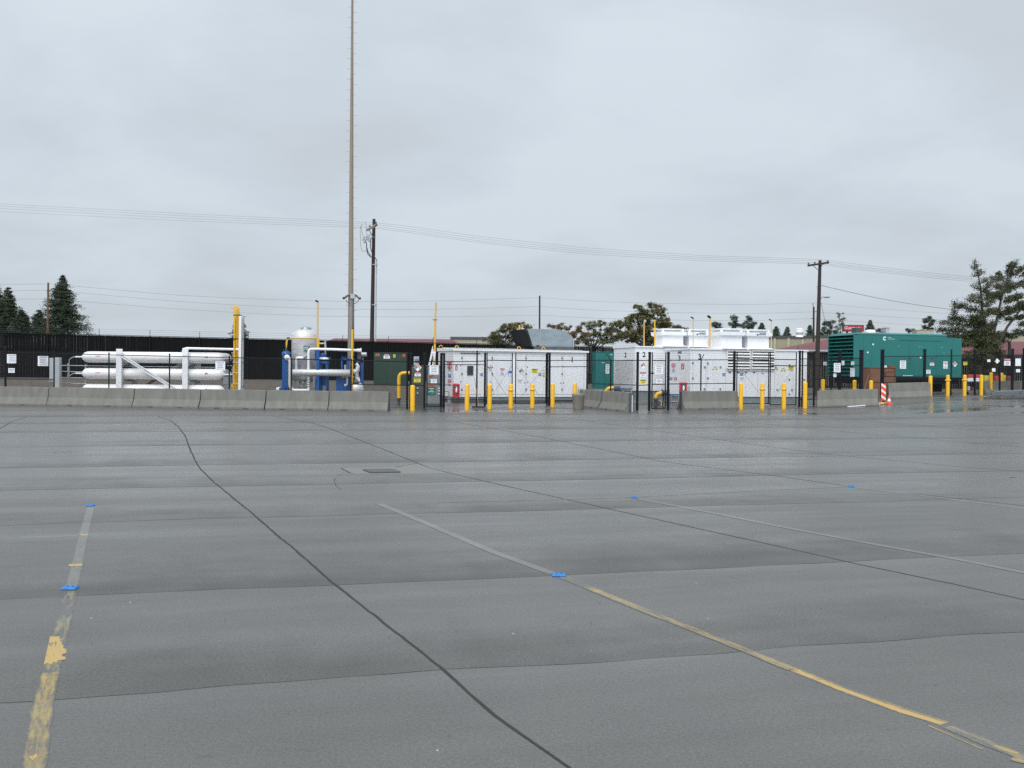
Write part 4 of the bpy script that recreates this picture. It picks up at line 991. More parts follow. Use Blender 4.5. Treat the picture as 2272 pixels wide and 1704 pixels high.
def vertical_pipes():
    d = 50.2
    T = thing('conduit_riser', 'yellow plastic conduit sleeve standing in front of the tall tan mast', 'pipe', gp(P(781, 860, d).x, d))
    m = MB(); b = gp(P(780, 860, d).x, d); t = P(782, 730, d); b.x = t.x - .03; m.cyl(b, t, .055, n=10); m.build('sleeve', YELP, T, True)
    m = MB(); m.cyl(t, t + Vector((0, 0, .05)), .045, n=8); m.build('cap', BLACK, T, True)
    m = MB(); q = P(795, 795, d); 
    pbox(m, 793, 800, 780, 797, d + .4, .3); m2 = m.build('dark_bracket', GREYD, T, True)
    d = 58; T = thing('exhaust_silencer', 'grey cylinder lying left of the dark green transformer top', 'pipe', gp(P(808, 860, d).x, d))
    m = MB(); a = P(802, 786.5, d); m.lathe([(.13, 0), (.13, .3)], a, 16, ax=(1, 0, 0)); m.build('cylinder', SILD, T, True)
    m = MB(); q = P(803, 790, d); m.box(q.x, q.x + .1, d, d + .1, bz(q.x, d), q.z); m.build('stand', GREYD, T, True)
vertical_pipes()

# ------------------------------------------------------------------ tall mast
def mast():
    d = 51.5; xb = P(777.2, 870, d).x; b = gp(xb, d)
    T = thing('lighting_mast', 'very tall tan tapered mast with step bolts on both sides, rising out of the photo', 'mast', b)
    def cx(z): # centre drifts right slightly with height
        return xb + (P(781.8, 0, d).x - P(777.2, 870, d).x) * (z - b.z) / (P(782, 0, d).z - b.z)
    ztop_ = P(782, 0, d).z + 2.4; m = MB(); n = 16; rs = []
    def rad(z):
        f = (z - b.z) / (P(782, 0, d).z - b.z); return (7.0 - 4.6 * f) / ppm(d)
    pts = [Vector((cx(b.z + (ztop_ - b.z) * i / n), d, b.z + (ztop_ - b.z) * i / n)) for i in range(n + 1)]
    m.tube(pts, [rad(p.z) for p in pts], 16); m.build('shaft', POLE, T, True)
    z0 = P(777, 700, d).z; step = 11.35 / ppm(d) * 2; k = 0; z = z0
    while z < ztop_ - .5 and k < 96:
        s_ = 1 if k % 2 else -1; r = rad(z); x = cx(z); m = MB(); m.cyl((x + s_ * r * .7, d, z), (x + s_ * (r + .15), d, z), .010, n=5); m.cyl((x + s_ * (r + .15), d, z), (x + s_ * (r + .165), d, z + .0), .017, n=6)
        m.build('step_bolt', SILD, T, True); z += step / 2; k += 1
    dd = d - .22
    m = MB(); pbox(m, 777, 787.5, 652, 662, dd - .1, .2); m.build('junction_box', LGREY, T, True)
    for pts_, hp in (([(777, 655), (771, 656), (766, 660)], (765, 661)), ([(787, 655), (791, 656), (794, 660)], (796, 661.5))):
        m = MB(); m.tube(wp([(p[0], p[1], dd) for p in pts_]), .05, 8); m.build('lamp_arm', GREYD, T, True)
        m = MB(); q = P(hp[0], hp[1], dd); m.lathe([(.04, -.02), (.065, .03), (.065, .10), (.03, .12)], q, 12, ax=(-1 if hp[0] < 780 else 1, -.6, -.2)); m.build('obstruction_lamp', FLOODR, T, True)
    for s_ in (-1, 1):
        c = 781.5; m = MB(); pts_ = [(c + s_ * (14 if i == 0 else 14 * math.cos(i * .26)), 664 + 10 * math.sin(i * .26)) for i in range(6)]
        m.tube(wp([(p[0], p[1], dd) for p in pts_]), .018, 6); m.build('cable_loop', GREYD, T, True)
    for px0, px1 in ((778.2, 776.8), (781, 779.6), (785, 785)):
        m = MB(); m.tube(wp([(px0, 662, dd), (px1, 735, dd), (px1 - .3, 790, dd)]), .022, 6); m.build('conduit', SILD if px0 < 783 else GREYD, T, True)
mast()

# ------------------------------------------------------------------ utility poles and wires
def pole_a():
    d = 75; T = thing('utility_pole', 'dark wooden utility pole with one short crossarm and cable riser, right of the tall mast', 'utility pole', Vector((P(824, 850, d).x, d, ztop(-9))), group='wooden utility poles')
    b = Vector((P(823.5, 860, d).x, d, ztop(-9) - .2)); t = P(829.8, 486, d); m = MB(); m.tube([b, b.lerp(t, .5), t], [.175, .145, .115], 14); m.build('shaft', WOOD, T, True)
    a0 = P(814.5, 510.5, 73.8); a1 = P(835, 499, 74.8); m = MB(); m.bar(a0, a1, .13, .16); m.build('crossarm', ARMW, T, True)
    m = MB(); m.bar(P(819, 510, 74.6), P(825.5, 522, 74.8), .04, .04); m.build('arm_brace', GREYD, T, True)
    for px, py in ((820.5, 502), (834, 494), (835.5, 499)):
        m = MB(); q = P(px, py, 74.5); m.lathe([(.03, -.08), (.08, -.04), (.06, 0), (.08, .04), (.03, .08)], q, 10); m.build('insulator', GREYD, T, True)
    m = MB(); m.bar(P(812, 528, 74), P(833, 525.5, 74.8), .08, .07); m.build('cutout_arm', ARMW, T, True)
    for px, py, r in ((806.5, 528.5, .1), (810, 534, .13), (813, 527, .1), (817, 528, .1), (819.5, 523.5, .07), (821, 531, .14)):
        m = MB(); q = P(px, py, 74); m.lathe([(r * .5, -.18), (r, -.1), (r * .6, -.05), (r, 0), (r * .6, .05), (r, .1), (r * .4, .18)], q, 10, ax=(.3, 0, 1)); m.build('cutout', LGREY, T, True)
    for pts in ([(801, 501), (802, 512), (805, 521), (809, 526)], [(801, 501), (799, 510), (800, 525), (800, 545), (803, 556), (808, 558.5), (812, 555)],
                [(810.5, 492.5), (813, 505), (812.5, 518), (815, 521), (820, 522)], [(803.5, 496), (801.5, 502)]):
        m = MB(); m.tube(wp(pts, 74), .015, 5); m.build('jumper_wire', WIRE, T, True)
    for pts in ([(813, 538), (813.5, 552), (815, 562), (820, 568), (825.5, 572)], [(822.5, 536), (822, 548), (825, 560)], [(813.5, 548), (817, 560), (823, 569)], [(830.5, 568), (833, 573), (836, 578)]):
        m = MB(); m.tube(wp(pts, 74.2), .035, 6); m.build('cable', GREYD, T, True)
    m = MB(); m.tube(wp([(835.5, 577, 74.6), (835, 600, 74.6), (833, 760, 74.6), (832.5, 800, 74.6)]), .055, 10); m.build('riser_conduit', LGREY, T, True)
    for py in (587, 676): m = MB(); q = P(834.5 if py < 600 else 833.5, py, 74.5); m.box(q.x - .28, q.x + .14, 74.45, 74.5, q.z - .03, q.z + .03); m.build('standoff_bracket', SILD, T, True)
pole_a()
def pole_b():
    d = 61; xb = P(1811.5, 860, d).x; b = Vector((xb, d, gz(xb, d) - .1)); T = thing('utility_pole', 'dark wooden utility pole with full crossarm and street lamp, left of the teal generator', 'utility pole', gp(xb, d), group='wooden utility poles')
    t = P(1819.5, 577.5, d); m = MB(); m.tube([b, b.lerp(t, .5), t], [.155, .125, .09], 14); m.build('shaft', WOOD, T, True)
    m = MB(); m.bar(P(1792, 589.5, d - .15), P(1839, 582.5, d - .15), .09, .11); m.build('crossarm', WOOD, T, True)
    for a, c in (((1805, 590), (1816, 600)), ((1826, 586), (1820, 595))):
        m = MB(); m.bar(P(*a, d - .1), P(*c, d - .1), .03, .03); m.build('arm_brace', GREYD, T, True)
    for px, py in ((1793.8, 585), (1807.8, 583), (1836.8, 579)):
        m = MB(); q = P(px, py, d - .15); m.cyl(q - Vector((0, 0, .12)), q, .012, n=5); m.lathe([(.03, -.05), (.06, -.02), (.035, .01), (.055, .04), (.02, .06)], q, 10); m.build('insulator', GREYD, T, True)
    m = MB(); m.tube(wp([(1821, 663, d - .3), (1824, 659.5, d - .5), (1828, 658, d - .7)]), .02, 6); m.build('lamp_arm', SILD, T, True)
    q = P(1827, 658.3, d - .7); m = MB(); m.lathe([(.02, 0), (.07, .05), (.09, .15), (.085, .3), (.05, .38), (.01, .4)], q, 12, ax=(1, 0, 0)); m.build('lamp_head', LGREY, T, True)
    m = MB(); q2 = P(1834, 655.5, d - .7); m.cyl(q2 - Vector((0, 0, .06)), q2, .02, n=6); m.build('photocell', GREYD, T, True)
    for py in (635, 642): m = MB(); m.bar(P(1814, py, d - .1), P(1811.5, py + (2 if py == 635 else 0), d - .2), .02); m.build('hardware', GREYD, T, True)
    m = MB(); m.tube(wp([(1822, 672, d), (1826, 692, d + 2), (1831, 716, d + 6)]), .012, 4); m.build('down_guy', WIRE, T, True)
pole_b()
def far_pole(label, px, yt, yb_, d, r, mt, extra=None):
    g = ztop(0); b = Vector((P(px[0], yb_, d).x, d, g - .3)); t = P(px[1], yt, d); T = thing('utility_pole', label, 'utility pole', Vector((b.x, d, g)), group='wooden utility poles')
    m = MB(); m.tube([b, t], [r * 1.25, r], 10); m.build('shaft', mt, T, True)
    if extra:
        for a, c in extra: m = MB(); m.bar(P(*a, d - .1), P(*c, d - .1), .06); m.build('bracket', GREYD, T, True)
far_pole('thin brown wooden pole in front of the tall conifer at left', (104.3, 107), 627, 760, 95, .085, WOODB)
far_pole('thin dark pole rising behind the galvanised duct of enclosure 1', (1197, 1197.5), 656, 780, 110, .09, WOOD)
far_pole('thin distant pole with two short brackets, left of the street lamp pole', (1805.5, 1805.5), 681, 790, 115, .10, WOOD, [((1805, 692.5), (1813, 690.5)), ((1799.5, 706.5), (1805, 706))])
m = MB(); m.bar(P(1803.5, 672, 115), P(1805.2, 684, 115), .07); simple('pole_extension', 'slim spike above the distant pole left of the street lamp pole', 'pole', m, WIRE)
def wires():
    U = [[(0, 452), (410, 474), (829, 492.4)], [(0, 457), (410, 479), (829, 496.3)], [(0, 462.5), (410, 484.5), (829, 500.7)], [(0, 469.5), (410, 490), (829, 504.3)]]
    V = [(829, 494), (829, 498), (829, 502.5), (829, 506)]
    M1 = [[(900, 501), (1060, 524), (1300, 550), (1560, 567), (1820, 575.5)], [(900, 506), (1060, 529), (1300, 555), (1560, 571), (1820, 579)],
          [(900, 511), (1060, 534), (1300, 559), (1560, 575), (1820, 583)], [(900, 515), (1060, 538), (1300, 563.5), (1560, 579), (1820, 586)]]
    W_ = [[(1900, 586), (2050, 604), (2165, 615), (2330, 628)], [(1900, 590.5), (2050, 608), (2165, 619), (2330, 632)], [(1900, 594), (2050, 611.5), (2165, 622), (2330, 635)], [(1900, 598), (2050, 615), (2165, 625.5), (2330, 639)]]
    nm = ['topmost', 'second', 'third', 'lowest']
    def dd(px): # depth along the line
        if px < 829: return 86 - 11 * (px / 829)
        if px < 1820: return 75 - 14 * (px - 829) / 991
        return 61 - 4 * (px - 1820) / 500
    for i in range(4):
        k = [(-120, U[i][0][1] - 5)] + U[i][:2] + [V[i]] + M1[i] + W_[i]; pts = []
        for a, b_ in zip(k[:-1], k[1:]):
            for s_ in range(3): f = s_ / 3; x = a[0] + (b_[0] - a[0]) * f; pts.append(P(x, a[1] + (b_[1] - a[1]) * f, dd(x)))
        pts.append(P(*k[-1], dd(k[-1][0])))
        m = MB(); m.tube(pts, 0.007, 5, caps=False); simple('power_line', f'{nm[i]} of the four upper power lines carried by the two big wooden poles', 'power line', m, WIRE, 'overhead power lines')
    LO = [[(0, 631), (107, 630), (170, 635), (400, 655), (680, 667), (850, 669), (1000, 667), (1197, 660), (1340, 669.5), (1640, 675.5), (1805, 672), (1960, 686), (2272, 707)],
          [(0, 645.5), (107, 644), (170, 649), (400, 669), (680, 684), (850, 686.5), (1000, 685.5), (1197, 680), (1340, 689), (1640, 695.5), (1805, 692), (1960, 702), (2272, 722)],
          [(0, 664), (107, 663), (170, 668), (400, 686), (680, 700.5), (850, 703), (1000, 702.5), (1197, 699.5), (1340, 706.5), (1640, 711.5), (1799, 707), (1960, 717), (2272, 736)]]
    for i in range(3):
        k = LO[i]; pts = []
        for j in range(len(k) - 1):
            p0 = k[max(j - 1, 0)]; p1 = k[j]; p2 = k[j + 1]; p3 = k[min(j + 2, len(k) - 1)]
            for s_ in range(3):
                t_ = s_ / 3; x = p1[0] + (p2[0] - p1[0]) * t_
                kink = lambda q: q[0] in (107, 1197, 1805, 1799)
                m1 = (p2[1] - p1[1]) / (p2[0] - p1[0]); ma = m1 if kink(p1) or j == 0 else (p2[1] - p0[1]) / (p2[0] - p0[0]); mc = m1 if kink(p2) or j == len(k) - 2 else (p3[1] - p1[1]) / (p3[0] - p1[0])
                h = p2[0] - p1[0]; y = (2 * t_ ** 3 - 3 * t_ ** 2 + 1) * p1[1] + (t_ ** 3 - 2 * t_ ** 2 + t_) * h * ma + (-2 * t_ ** 3 + 3 * t_ ** 2) * p2[1] + (t_ ** 3 - t_ ** 2) * h * mc
                pts.append(P(x, y, 95 + x / 1805 * 20))
        pts.append(P(*k[-1], 118)); m = MB(); m.tube(pts, 0.010, 4, caps=False)
        simple('power_line', f'{["upper", "middle", "lower"][i]} wire of the three low distant power lines crossing the whole photo', 'power line', m, WIRE, 'overhead power lines')
    pts = [P(1823 + (2140 - 1823) * f, 633.5 + (690 - 633.5) * f + 6 * math.sin(math.pi * f) , 61 + 15 * f) for f in [i / 10 for i in range(11)]]
    m = MB(); m.tube(pts, .016, 5, caps=False); simple('service_cable', 'single thicker dark cable sloping from the street lamp pole down to the right tree', 'cable', m, WIRE)
wires()

# ------------------------------------------------------------------ white enclosures
def enclosure1():
    th = R_(19); A = gp(P(1006, 850, 51.5).x, 51.5); A.z = gz(A.x, A.y)
    T = thing('equipment_enclosure', 'long white equipment enclosure with a galvanised duct on its roof and a black 1', 'enclosure', A, th, 'white equipment enclosures')
    W = uv(T, 1301, 800)[0]; z0 = uv(T, 1006, 880.5)[1]; zt = uv(T, 1006, 778)[1]; D = 3.1
    m = MB(); m.box(0, W, 0, D, z0, zt); m.build('body', WHITE, T)
    m = MB(); m.box(.05, W - .05, .05, D - .05, 0.12, z0); m.build('skirt', GREY, T)
    m = MB(); m.box(-.1, W + .1, -.05, D + .1, -.05, .13); m.build('plinth', GREYD, T)
    # roof with overhang, slightly falling to front
    m = MB(); m.hexa([(-.06, -.13, zt), (W + .1, -.13, zt), (W + .1, D + .1, zt + .02), (-.06, D + .1, zt + .02), (-.06, -.13, zt + .085), (W + .1, -.13, zt + .085), (W + .1, D + .1, zt + .20), (-.06, D + .1, zt + .20)]); m.build('roof', TANKW, T)
    for i in range(18):
        x = .3 + (W - .6) * i / 17; m = MB(); m.hexa([(x - .03, -.1, zt + .087), (x + .03, -.1, zt + .087), (x + .03, D, zt + .205), (x - .03, D, zt + .205), (x - .03, -.1, zt + .125), (x + .03, -.1, zt + .125), (x + .03, D, zt + .24), (x - .03, D, zt + .24)]); m.build('roof_seam', LGREY, T)
    # seams of doors
    def seam(px, ya=786, yb_=878, par=T):
        x = uv(T, px, 830)[0]; a = uv(T, px, ya)[1]; b_ = uv(T, px, yb_)[1]; m = MB(); m.box(x - .008, x + .008, -.004, .002, b_, a); m.build('door_seam', LGREY, T)
    for px in (1025, 1058.5, 1092, 1132, 1167, 1213, 1247): seam(px)
    def handle(px, py):
        x, z = uv(T, px, py); m = MB(); m.box(x - .035, x + .035, -.035, 0, z - .05, z + .05); m.cyl((x, -.05, z - .02), (x, -.035, z - .02), .02, n=8); m.build('door_handle', INKG, T)
    for px in (1024.5, 1092, 1167, 1247):
        for py in (794, 829, 864): handle(px, py)
    def hinge(px, py):
        x, z = uv(T, px, py); m = MB(); m.box(x - .015, x + .015, -.02, 0, z - .03, z + .03); m.build('hinge', INK, T)
    for px, py in ((1022, 811), (1022, 847), (1089, 811), (1089, 847), (1170.5, 814), (1164, 849), (1170, 849), (1250, 814), (1244, 849.5), (1250, 849.5)): hinge(px, py)
    # vertical corner trims and lower trim line
    m = MB(); m.box(0, W, -.012, 0, z0 + .14, z0 + .155); m.build('trim', LGREY, T)
    m = MB(); m.box(W - .14, W - .125, -.012, 0, z0, zt); m.build('trim', LGREY, T)
    # window
    a = uv(T, 1036.3, 832.5); b = uv(T, 1050, 811.5); m = MB(); m.box(a[0], b[0], -.03, 0, a[1], b[1], 0); m.box(a[0] + .05, b[0] - .05, -.034, -.029, a[1] + .05, b[1] - .05, 1); m.build('window', [GREYD, LENS], T)
    a = uv(T, 1066, 880); b = uv(T, 1078, 812); m = MB(); m.box(a[0], b[0], -.02, 0, a[1], b[1]); m.build('door_panel', TANKW, T)
    a = uv(T, 1022, 784); b = uv(T, 1065, 783); m = MB(); m.box(a[0], b[0], -.06, 0, a[1], a[1] + .03); m.build('door_hood', GREYD, T)
    x, z = uv(T, 1269.5, 798); m = MB(); m.text('1', x, z, .29, -.006, 0, bold=.02); m.build('number', NUM, T)
    psign(T, 'nosmoke', 991.5, 1004.5, 806, 823.5, -.02 + 0, 'sign') if False else None
    psign(T, 'fire', 1010, 1015, 808.5, 821.5, -.004, 'sticker')
    psign(T, 'blue', 1066, 1071.5, 828, 834.5, -.024, 'sticker')
    psign(T, 'danger', 1082.5, 1094, 813.5, 823, -.004, 'sticker')
    psign(T, 'nosmoke', 1108, 1120.5, 815, 833, -.004, 'sticker')
    psign(T, 'nfpa', 1150.5, 1164, 817, 830.5, -.004, 'hazard_placard')
    psign(T, 'caution', 1179.5, 1193, 818, 827.5, -.004, 'sticker')
    psign(T, 'blue', 1195, 1201, 827.5, 834, -.004, 'sticker')
    for y in (820, 826.2, 832): psign(T, 'yellow' if y > 822 else 'small', 1203.5, 1209, y, y + 4.2, -.004, 'sticker')
    psign(T, 'small', 1147, 1159.5, 841, 849.5, -.004, 'sticker')
    # side stickers (left end wall)
    def side(kind, x0, x1, y0, y1):
        m = MB(); a_ = uvx(T, x0, y1); b_ = uvx(T, x1, y0); sign_geo(m, kind, (a_[0] + b_[0]) / -2, (a_[1] + b_[1]) / 2, abs(b_[0] - a_[0]), abs(b_[1] - a_[1]), 0, .004)
        m.v = [Vector((-.004 + p.y, -p.x, p.z)) for p in m.v]; m.build('sticker', SM, T)
    side('nosmoke', 991, 1004, 806, 823); side('blue', 994, 1000.5, 830, 837.5); side('stop', 994, 1001, 842, 849)
    for px, py in ((978.5, 770), (1014, 768.5), (1206.5, 773), (1152, 771)):
        x, z = uv(T, px, 772, .2); m = MB(); z = zt + .16; m.tube([Vector((x + .09 * math.cos(a_), .25, z + .11 * math.sin(a_))) for a_ in [math.pi * i / 8 for i in range(9)]], .02, 6); m.build('lifting_eye', YEL, T)
    # galvanised intake duct
    yl = 1.4; zr = zt + .16
    def q(px, py, y=yl): x, z = uv(T, px, py, y); return (x, z)
    prof = [q(1176, 769), q(1192, 770.5), q(1264, 776), q(1264.8, 752), q(1260, 745), q(1252, 739), q(1243, 735), q(1232, 732), q(1192, 730.5), q(1163, 730)]
    m = MB(); m.prism([(x, .9, z) for x, z in prof], (0, 1.5, 0)); m.build('air_duct', GALV, T)
    m = MB(); xs, zs_ = q(1191.5, 770.5); _, z2 = q(1191.5, 730); m.box(xs - .02, xs + .02, .88, .9, zs_, z2); m.box(q(1264, 770)[0] - .03, q(1264, 770)[0] + .03, .86, 2.4, zr, q(1264, 753)[1]); m.build('duct_flange', SILD, T)
    a, b_, c, e_ = q(1163, 730.5, .9), q(1176.5, 768.5, .9), q(1145.5, 770.5, 2.4), q(1131, 733.5, 2.4)
    m = MB(); m.hexa([(c[0], 2.4, c[1]), (b_[0], .9, b_[1]), (b_[0] + .06, .92, b_[1]), (c[0] + .06, 2.42, c[1]), (e_[0], 2.4, e_[1]), (a[0], .9, a[1]), (a[0] + .06, .92, a[1]), (e_[0] + .06, 2.42, e_[1])]); m.build('dark_duct_mouth', BLACK, T)  # black panel stands in for the shade inside the duct opening
    m = MB(); c0 = q(1141, 770, 1.2); c1 = q(1196, 777, .75); m.hexa([(c0[0], 2.6, zr), (c1[0], .75, zr - .05), (c1[0] + .05, .8, zr - .05), (c0[0] + .05, 2.65, zr), (c0[0], 2.6, zr + .22), (c1[0], .75, zr + .22), (c1[0] + .05, .8, zr + .22), (c0[0] + .05, 2.65, zr + .22)])
    m.build('duct_curb', BLACK, T)
    m = MB(); m.box(q(1176, 770)[0], q(1264, 770)[0], .75, .8, zr - .04, zr + .16); m.build('duct_curb', GREYD, T)
    x, z = uv(T, 1152.5, 740, 2.8); _, z2 = uv(T, 1152.5, 721, 2.8); m = MB(); m.cyl((x, 2.8, zr - .05), (x, 2.8, z2), .05, n=8); m.build('vent_pipe', YEL, T)
    m = MB(); m.tube([(x, 2.8, z2), (x, 2.8, z2 + .06), (x - .07, 2.8, z2 + .1)], .055, 8); m.build('vent_cap', BLACK, T)
    return T, W, D, zt
E1, *_ = enclosure1()

def cooler(T, x0, x1, z0, px_side, logo, yl, dep=1.35):
    """flared fan cooler box on a roof"""
    m = MB(); H1 = z0[1]; zc0 = z0[0]
    m.box(x0, x1, yl, yl + dep, zc0, H1 - .02); m.build('cooler_body', WHITE, T)
def enclosure3(name_label, front_px, d0, th, px_right, ytl, ybl, num, D=3.0):
    A = gp(P(front_px, 850, d0).x, d0)
    T = thing('equipment_enclosure', name_label, 'enclosure', A, th, 'white equipment enclosures')
    W = uv(T, px_right, 800)[0]; z0 = uv(T, front_px, ybl)[1]; zt = uv(T, front_px, ytl)[1]
    m = MB(); m.box(0, W, 0, D, z0, zt); m.build('body', WHITE, T)
    m = MB(); m.box(.05, W - .05, .05, D - .05, .12, z0); m.build('skirt', GREY, T)
    m = MB(); m.box(-.15, W + .15, -.1, D + .1, -.05, .13); m.build('plinth', CONCL, T)
    m = MB(); m.hexa([(-.05, -.06, zt), (W + .06, -.06, zt), (W + .06, D + .05, zt), (-.05, D + .05, zt), (-.05, -.06, zt + .07), (W + .06, -.06, zt + .07), (W + .06, D + .05, zt + .12), (-.05, D + .05, zt + .12)]); m.build('roof', WHITE, T)
    return T, W, z0, zt
def add_cooler(T, xa, xb, yl, dep, ztr, py_c0, py_c1, py_top, pxm, logo=None):
    """shaft, flared collar and open top rim by photo heights"""
    zc0 = uv(T, pxm, py_c1, yl)[1]; zc1 = uv(T, pxm, py_c0, yl)[1]; ztp = uv(T, pxm, py_top, yl)[1]
    m = MB()
    m.hexa([(xa - .12, yl - .45, ztr), (xb + .12, yl - .45, ztr), (xb + .12, yl + dep, ztr), (xa - .12, yl + dep, ztr), (xa, yl, ztr + .09), (xb, yl, ztr + .09), (xb, yl + dep, ztr + .09), (xa, yl + dep, ztr + .09)]); m.build('cooler_skirt', WHITE, T)
    m = MB(); m.box(xa, xb, yl, yl + dep, ztr + .09, zc0); m.build('cooler_shaft', WHITE, T)
    o = .13; m = MB(); m.hexa([(xa - .01, yl - .01, zc0 - .02), (xb + .01, yl - .01, zc0 - .02), (xb + .01, yl + dep + .01, zc0 - .02), (xa - .01, yl + dep + .01, zc0 - .02), (xa - o, yl - o, zc0 + .04), (xb + o, yl - o, zc0 + .04), (xb + o, yl + dep + o, zc0 + .04), (xa - o, yl + dep + o, zc0 + .04)])
    m.box(xa - o, xb + o, yl - o, yl + dep + o, zc0 + .04, zc1); m.build('cooler_collar', WHITE, T)
    m = MB(); m.box(xa + .12, xb - .12, yl + .12, yl + dep - .12, zc1, zc1 + .10); m.build('fan_guard', LGREY, T)
    m = MB(); fr = .06; zt0, zt1 = ztp - .05, ztp
    m.box(xa - .02, xb + .02, yl - .02, yl + fr, zt0, zt1); m.box(xa - .02, xb + .02, yl + dep - fr, yl + dep, zt0, zt1)
    m.box(xa - .02, xa + fr, yl + fr, yl + dep - fr, zt0, zt1); m.box(xb - fr, xb + .02, yl + fr, yl + dep - fr, zt0, zt1)
    for x in (xa - .02, xb - .08):
        for y in (yl - .02, yl + dep - .1): m.box(x, x + .1, y, y + .1, zc1, zt0)
    m.build('cooler_rim', WHITE, T)
    if logo:
        xl, zl = (xa + xb) / 2 + .1, (zc0 + .04 + zc1) / 2; h = (zc1 - zc0 - .04) * .5
        m = MB(); h *= 1.45; m.text('ANGI', xl + .06, zl + .01, h, yl - o - .004, 0, shear=.25, wmax=h * 3.3, bold=.04); m.box(xl - .1 - h * 1.9, xl - h * 1.75 + .1, yl - o - .005, yl - o - .001, zl - .01, zl + .005)
        m.lathe([(h * .33, 0), (h * .33, .004)], (xl - h * 1.7, yl - o - .002, zl - .04), 10, ax=(0, -1, 0)); m.build('brand_plate', NAVY, T)
# unit 2
T2, W2, z20, z2t = enclosure3('white equipment enclosure painted 2, mostly hidden behind enclosure 3, with two roof coolers', 1409, 53.2, R_(15), 1540, 770.5, 867, '2', 3.2)
x, z = uv(T2, 1429, 786.5); m = MB(); m.text('2', x, z, .28, -.006, bold=.02); m.build('number', NUM, T2)
ya, za = uvx(T2, 1388, 787.5); m = MB(); m.text('2', -ya, za, .28, 0, bold=.03, wmax=.27); m.v = [Vector((-.006, -p.x, p.z)) for p in m.v]; m.build('number', NUM, T2)
for k in range(26):   # ribbed shutter on the end wall
    zz_ = z20 + .12 + k * .062; m = MB() if k == 0 else m
    m.box(-.02, 0, .25, 2.95, zz_, zz_ + .03)
m.build('louvre_panel', TANKW, T2)
yl = .25; xa = uv(T2, 1470, 750, yl)[0]; xb = uv(T2, 1516, 750, yl)[0]
add_cooler(T2, xa, xb, yl, 1.15, z2t + .07, 736, 745, 729, 1490)
xa2 = uv(T2, 1524, 750, yl)[0]; xa2b = uv(T2, 1529, 750, yl)[0]; add_cooler(T2, xa2b, uv(T2, 1570, 750, yl)[0], yl, 1.15, z2t + .07, 737, 746, 730.5, 1550, True)
# unit 3
T3, W3, z30, z3t = enclosure3('white equipment enclosure painted 3 with dark louvres and two roof coolers', 1531, 49.8, R_(15), 1790.5, 775.5, 880, '3', 3.0)
x, z = uv(T3, 1552.5, 791.5); m = MB(); m.text('3', x, z, .30, -.006, bold=.02); m.build('number', NUM, T3)
ya, za = uvx(T3, 1507.5, 794.5); m = MB(); m.text('3', -ya, za, .28, 0, bold=.03, wmax=.27); m.v = [Vector((-.006, -p.x, p.z)) for p in m.v]; m.build('number', NUM, T3)
ya, za = uvx(T3, 1508, 782); m = MB(); m.text('ANGI', -ya, za, .15, 0, shear=.25, bold=.04); m.v = [Vector((-.006, -p.x, p.z)) for p in m.v]; m.build('brand_plate', NAVY, T3)
yl = .3; xa = uv(T3, 1600, 750, yl)[0]; xb = uv(T3, 1646, 750, yl)[0]
add_cooler(T3, xa, xb, yl, 1.15, z3t + .07, 736, 745.5, 728.5, 1620)
add_cooler(T3, uv(T3, 1659, 750, yl)[0], uv(T3, 1706, 750, yl)[0], yl, 1.15, z3t + .07, 738, 747, 731, 1680, True)
for (x0, x1) in ((1613, 1662.5), (1667.5, 1716.5)):
    a = uv(T3, x0, 818); b = uv(T3, x1, 780.5); m = MB(); m.box(a[0], b[0], -.012, 0, a[1], b[1]); o = m.build('louvre_void', TEALD, T3)
    n = 6; hgt = (b[1] - a[1]) / n
    for k in range(n):
        zz_ = a[1] + k * hgt; m = MB(); m.hexa([(a[0], -.10, zz_), (b[0], -.10, zz_), (b[0], -.015, zz_ + .05), (a[0], -.015, zz_ + .05), (a[0], -.10, zz_ + .02), (b[0], -.10, zz_ + .02), (b[0], -.015, zz_ + hgt * .62), (a[0], -.015, zz_ + hgt * .62)]); m.build('louvre_blade', TANKW, T3)
    m = MB()
    m.box(a[0] - .04, a[0], -.09, 0, a[1], b[1] + .04); m.box(b[0], b[0] + .04, -.09, 0, a[1], b[1] + .04); m.box(a[0], b[0], -.09, 0, b[1], b[1] + .04); m.build('louvre_frame', TANKW, T3)
for px, y0, y1 in ((1537, 778, 878), (1566, 800, 878), (1569, 800, 878), (1610, 822, 878), (1655, 826, 878), (1681, 826, 878), (1719, 826, 878), (1760, 800, 878)):
    xx, z_a = uv(T3, px, y0); _, z_b = uv(T3, px, y1); m = MB(); m.box(xx - .007, xx + .007, -.004, .002, max(z_b, z30), z_a); m.build('door_seam', LGREY, T3)
m = MB(); a = uv(T3, 1612, 822.5); b = uv(T3, 1716, 822.5); m.box(a[0], b[0], -.02, 0, a[1] - .03, a[1]); m.build('drip_trim', LGREY, T3)
for px, py in ((1537, 805), (1537, 839), (1570.5, 806), (1570.5, 839), (1570.5, 871), (1563.5, 814.5), (1598.5, 814.5), (1563, 863), (1598, 863), (1751.5, 809.5), (1751, 842), (1751, 874.5), (1724.5, 865), (1757, 865), (1784, 842)):
    xx, zz_ = uv(T3, px, py); m = MB(); m.box(xx - .04, xx + .04, -.03, 0, zz_ - .045, zz_ + .045); m.build('door_handle', INKG, T3)
for px in (1619, 1638, 1655, 1673):
    xx, zz_ = uv(T3, px, 826); m = MB(); m.box(xx - .06, xx + .06, -.03, 0, zz_ - .02, zz_ + .02); m.build('door_handle', NUM, T3)
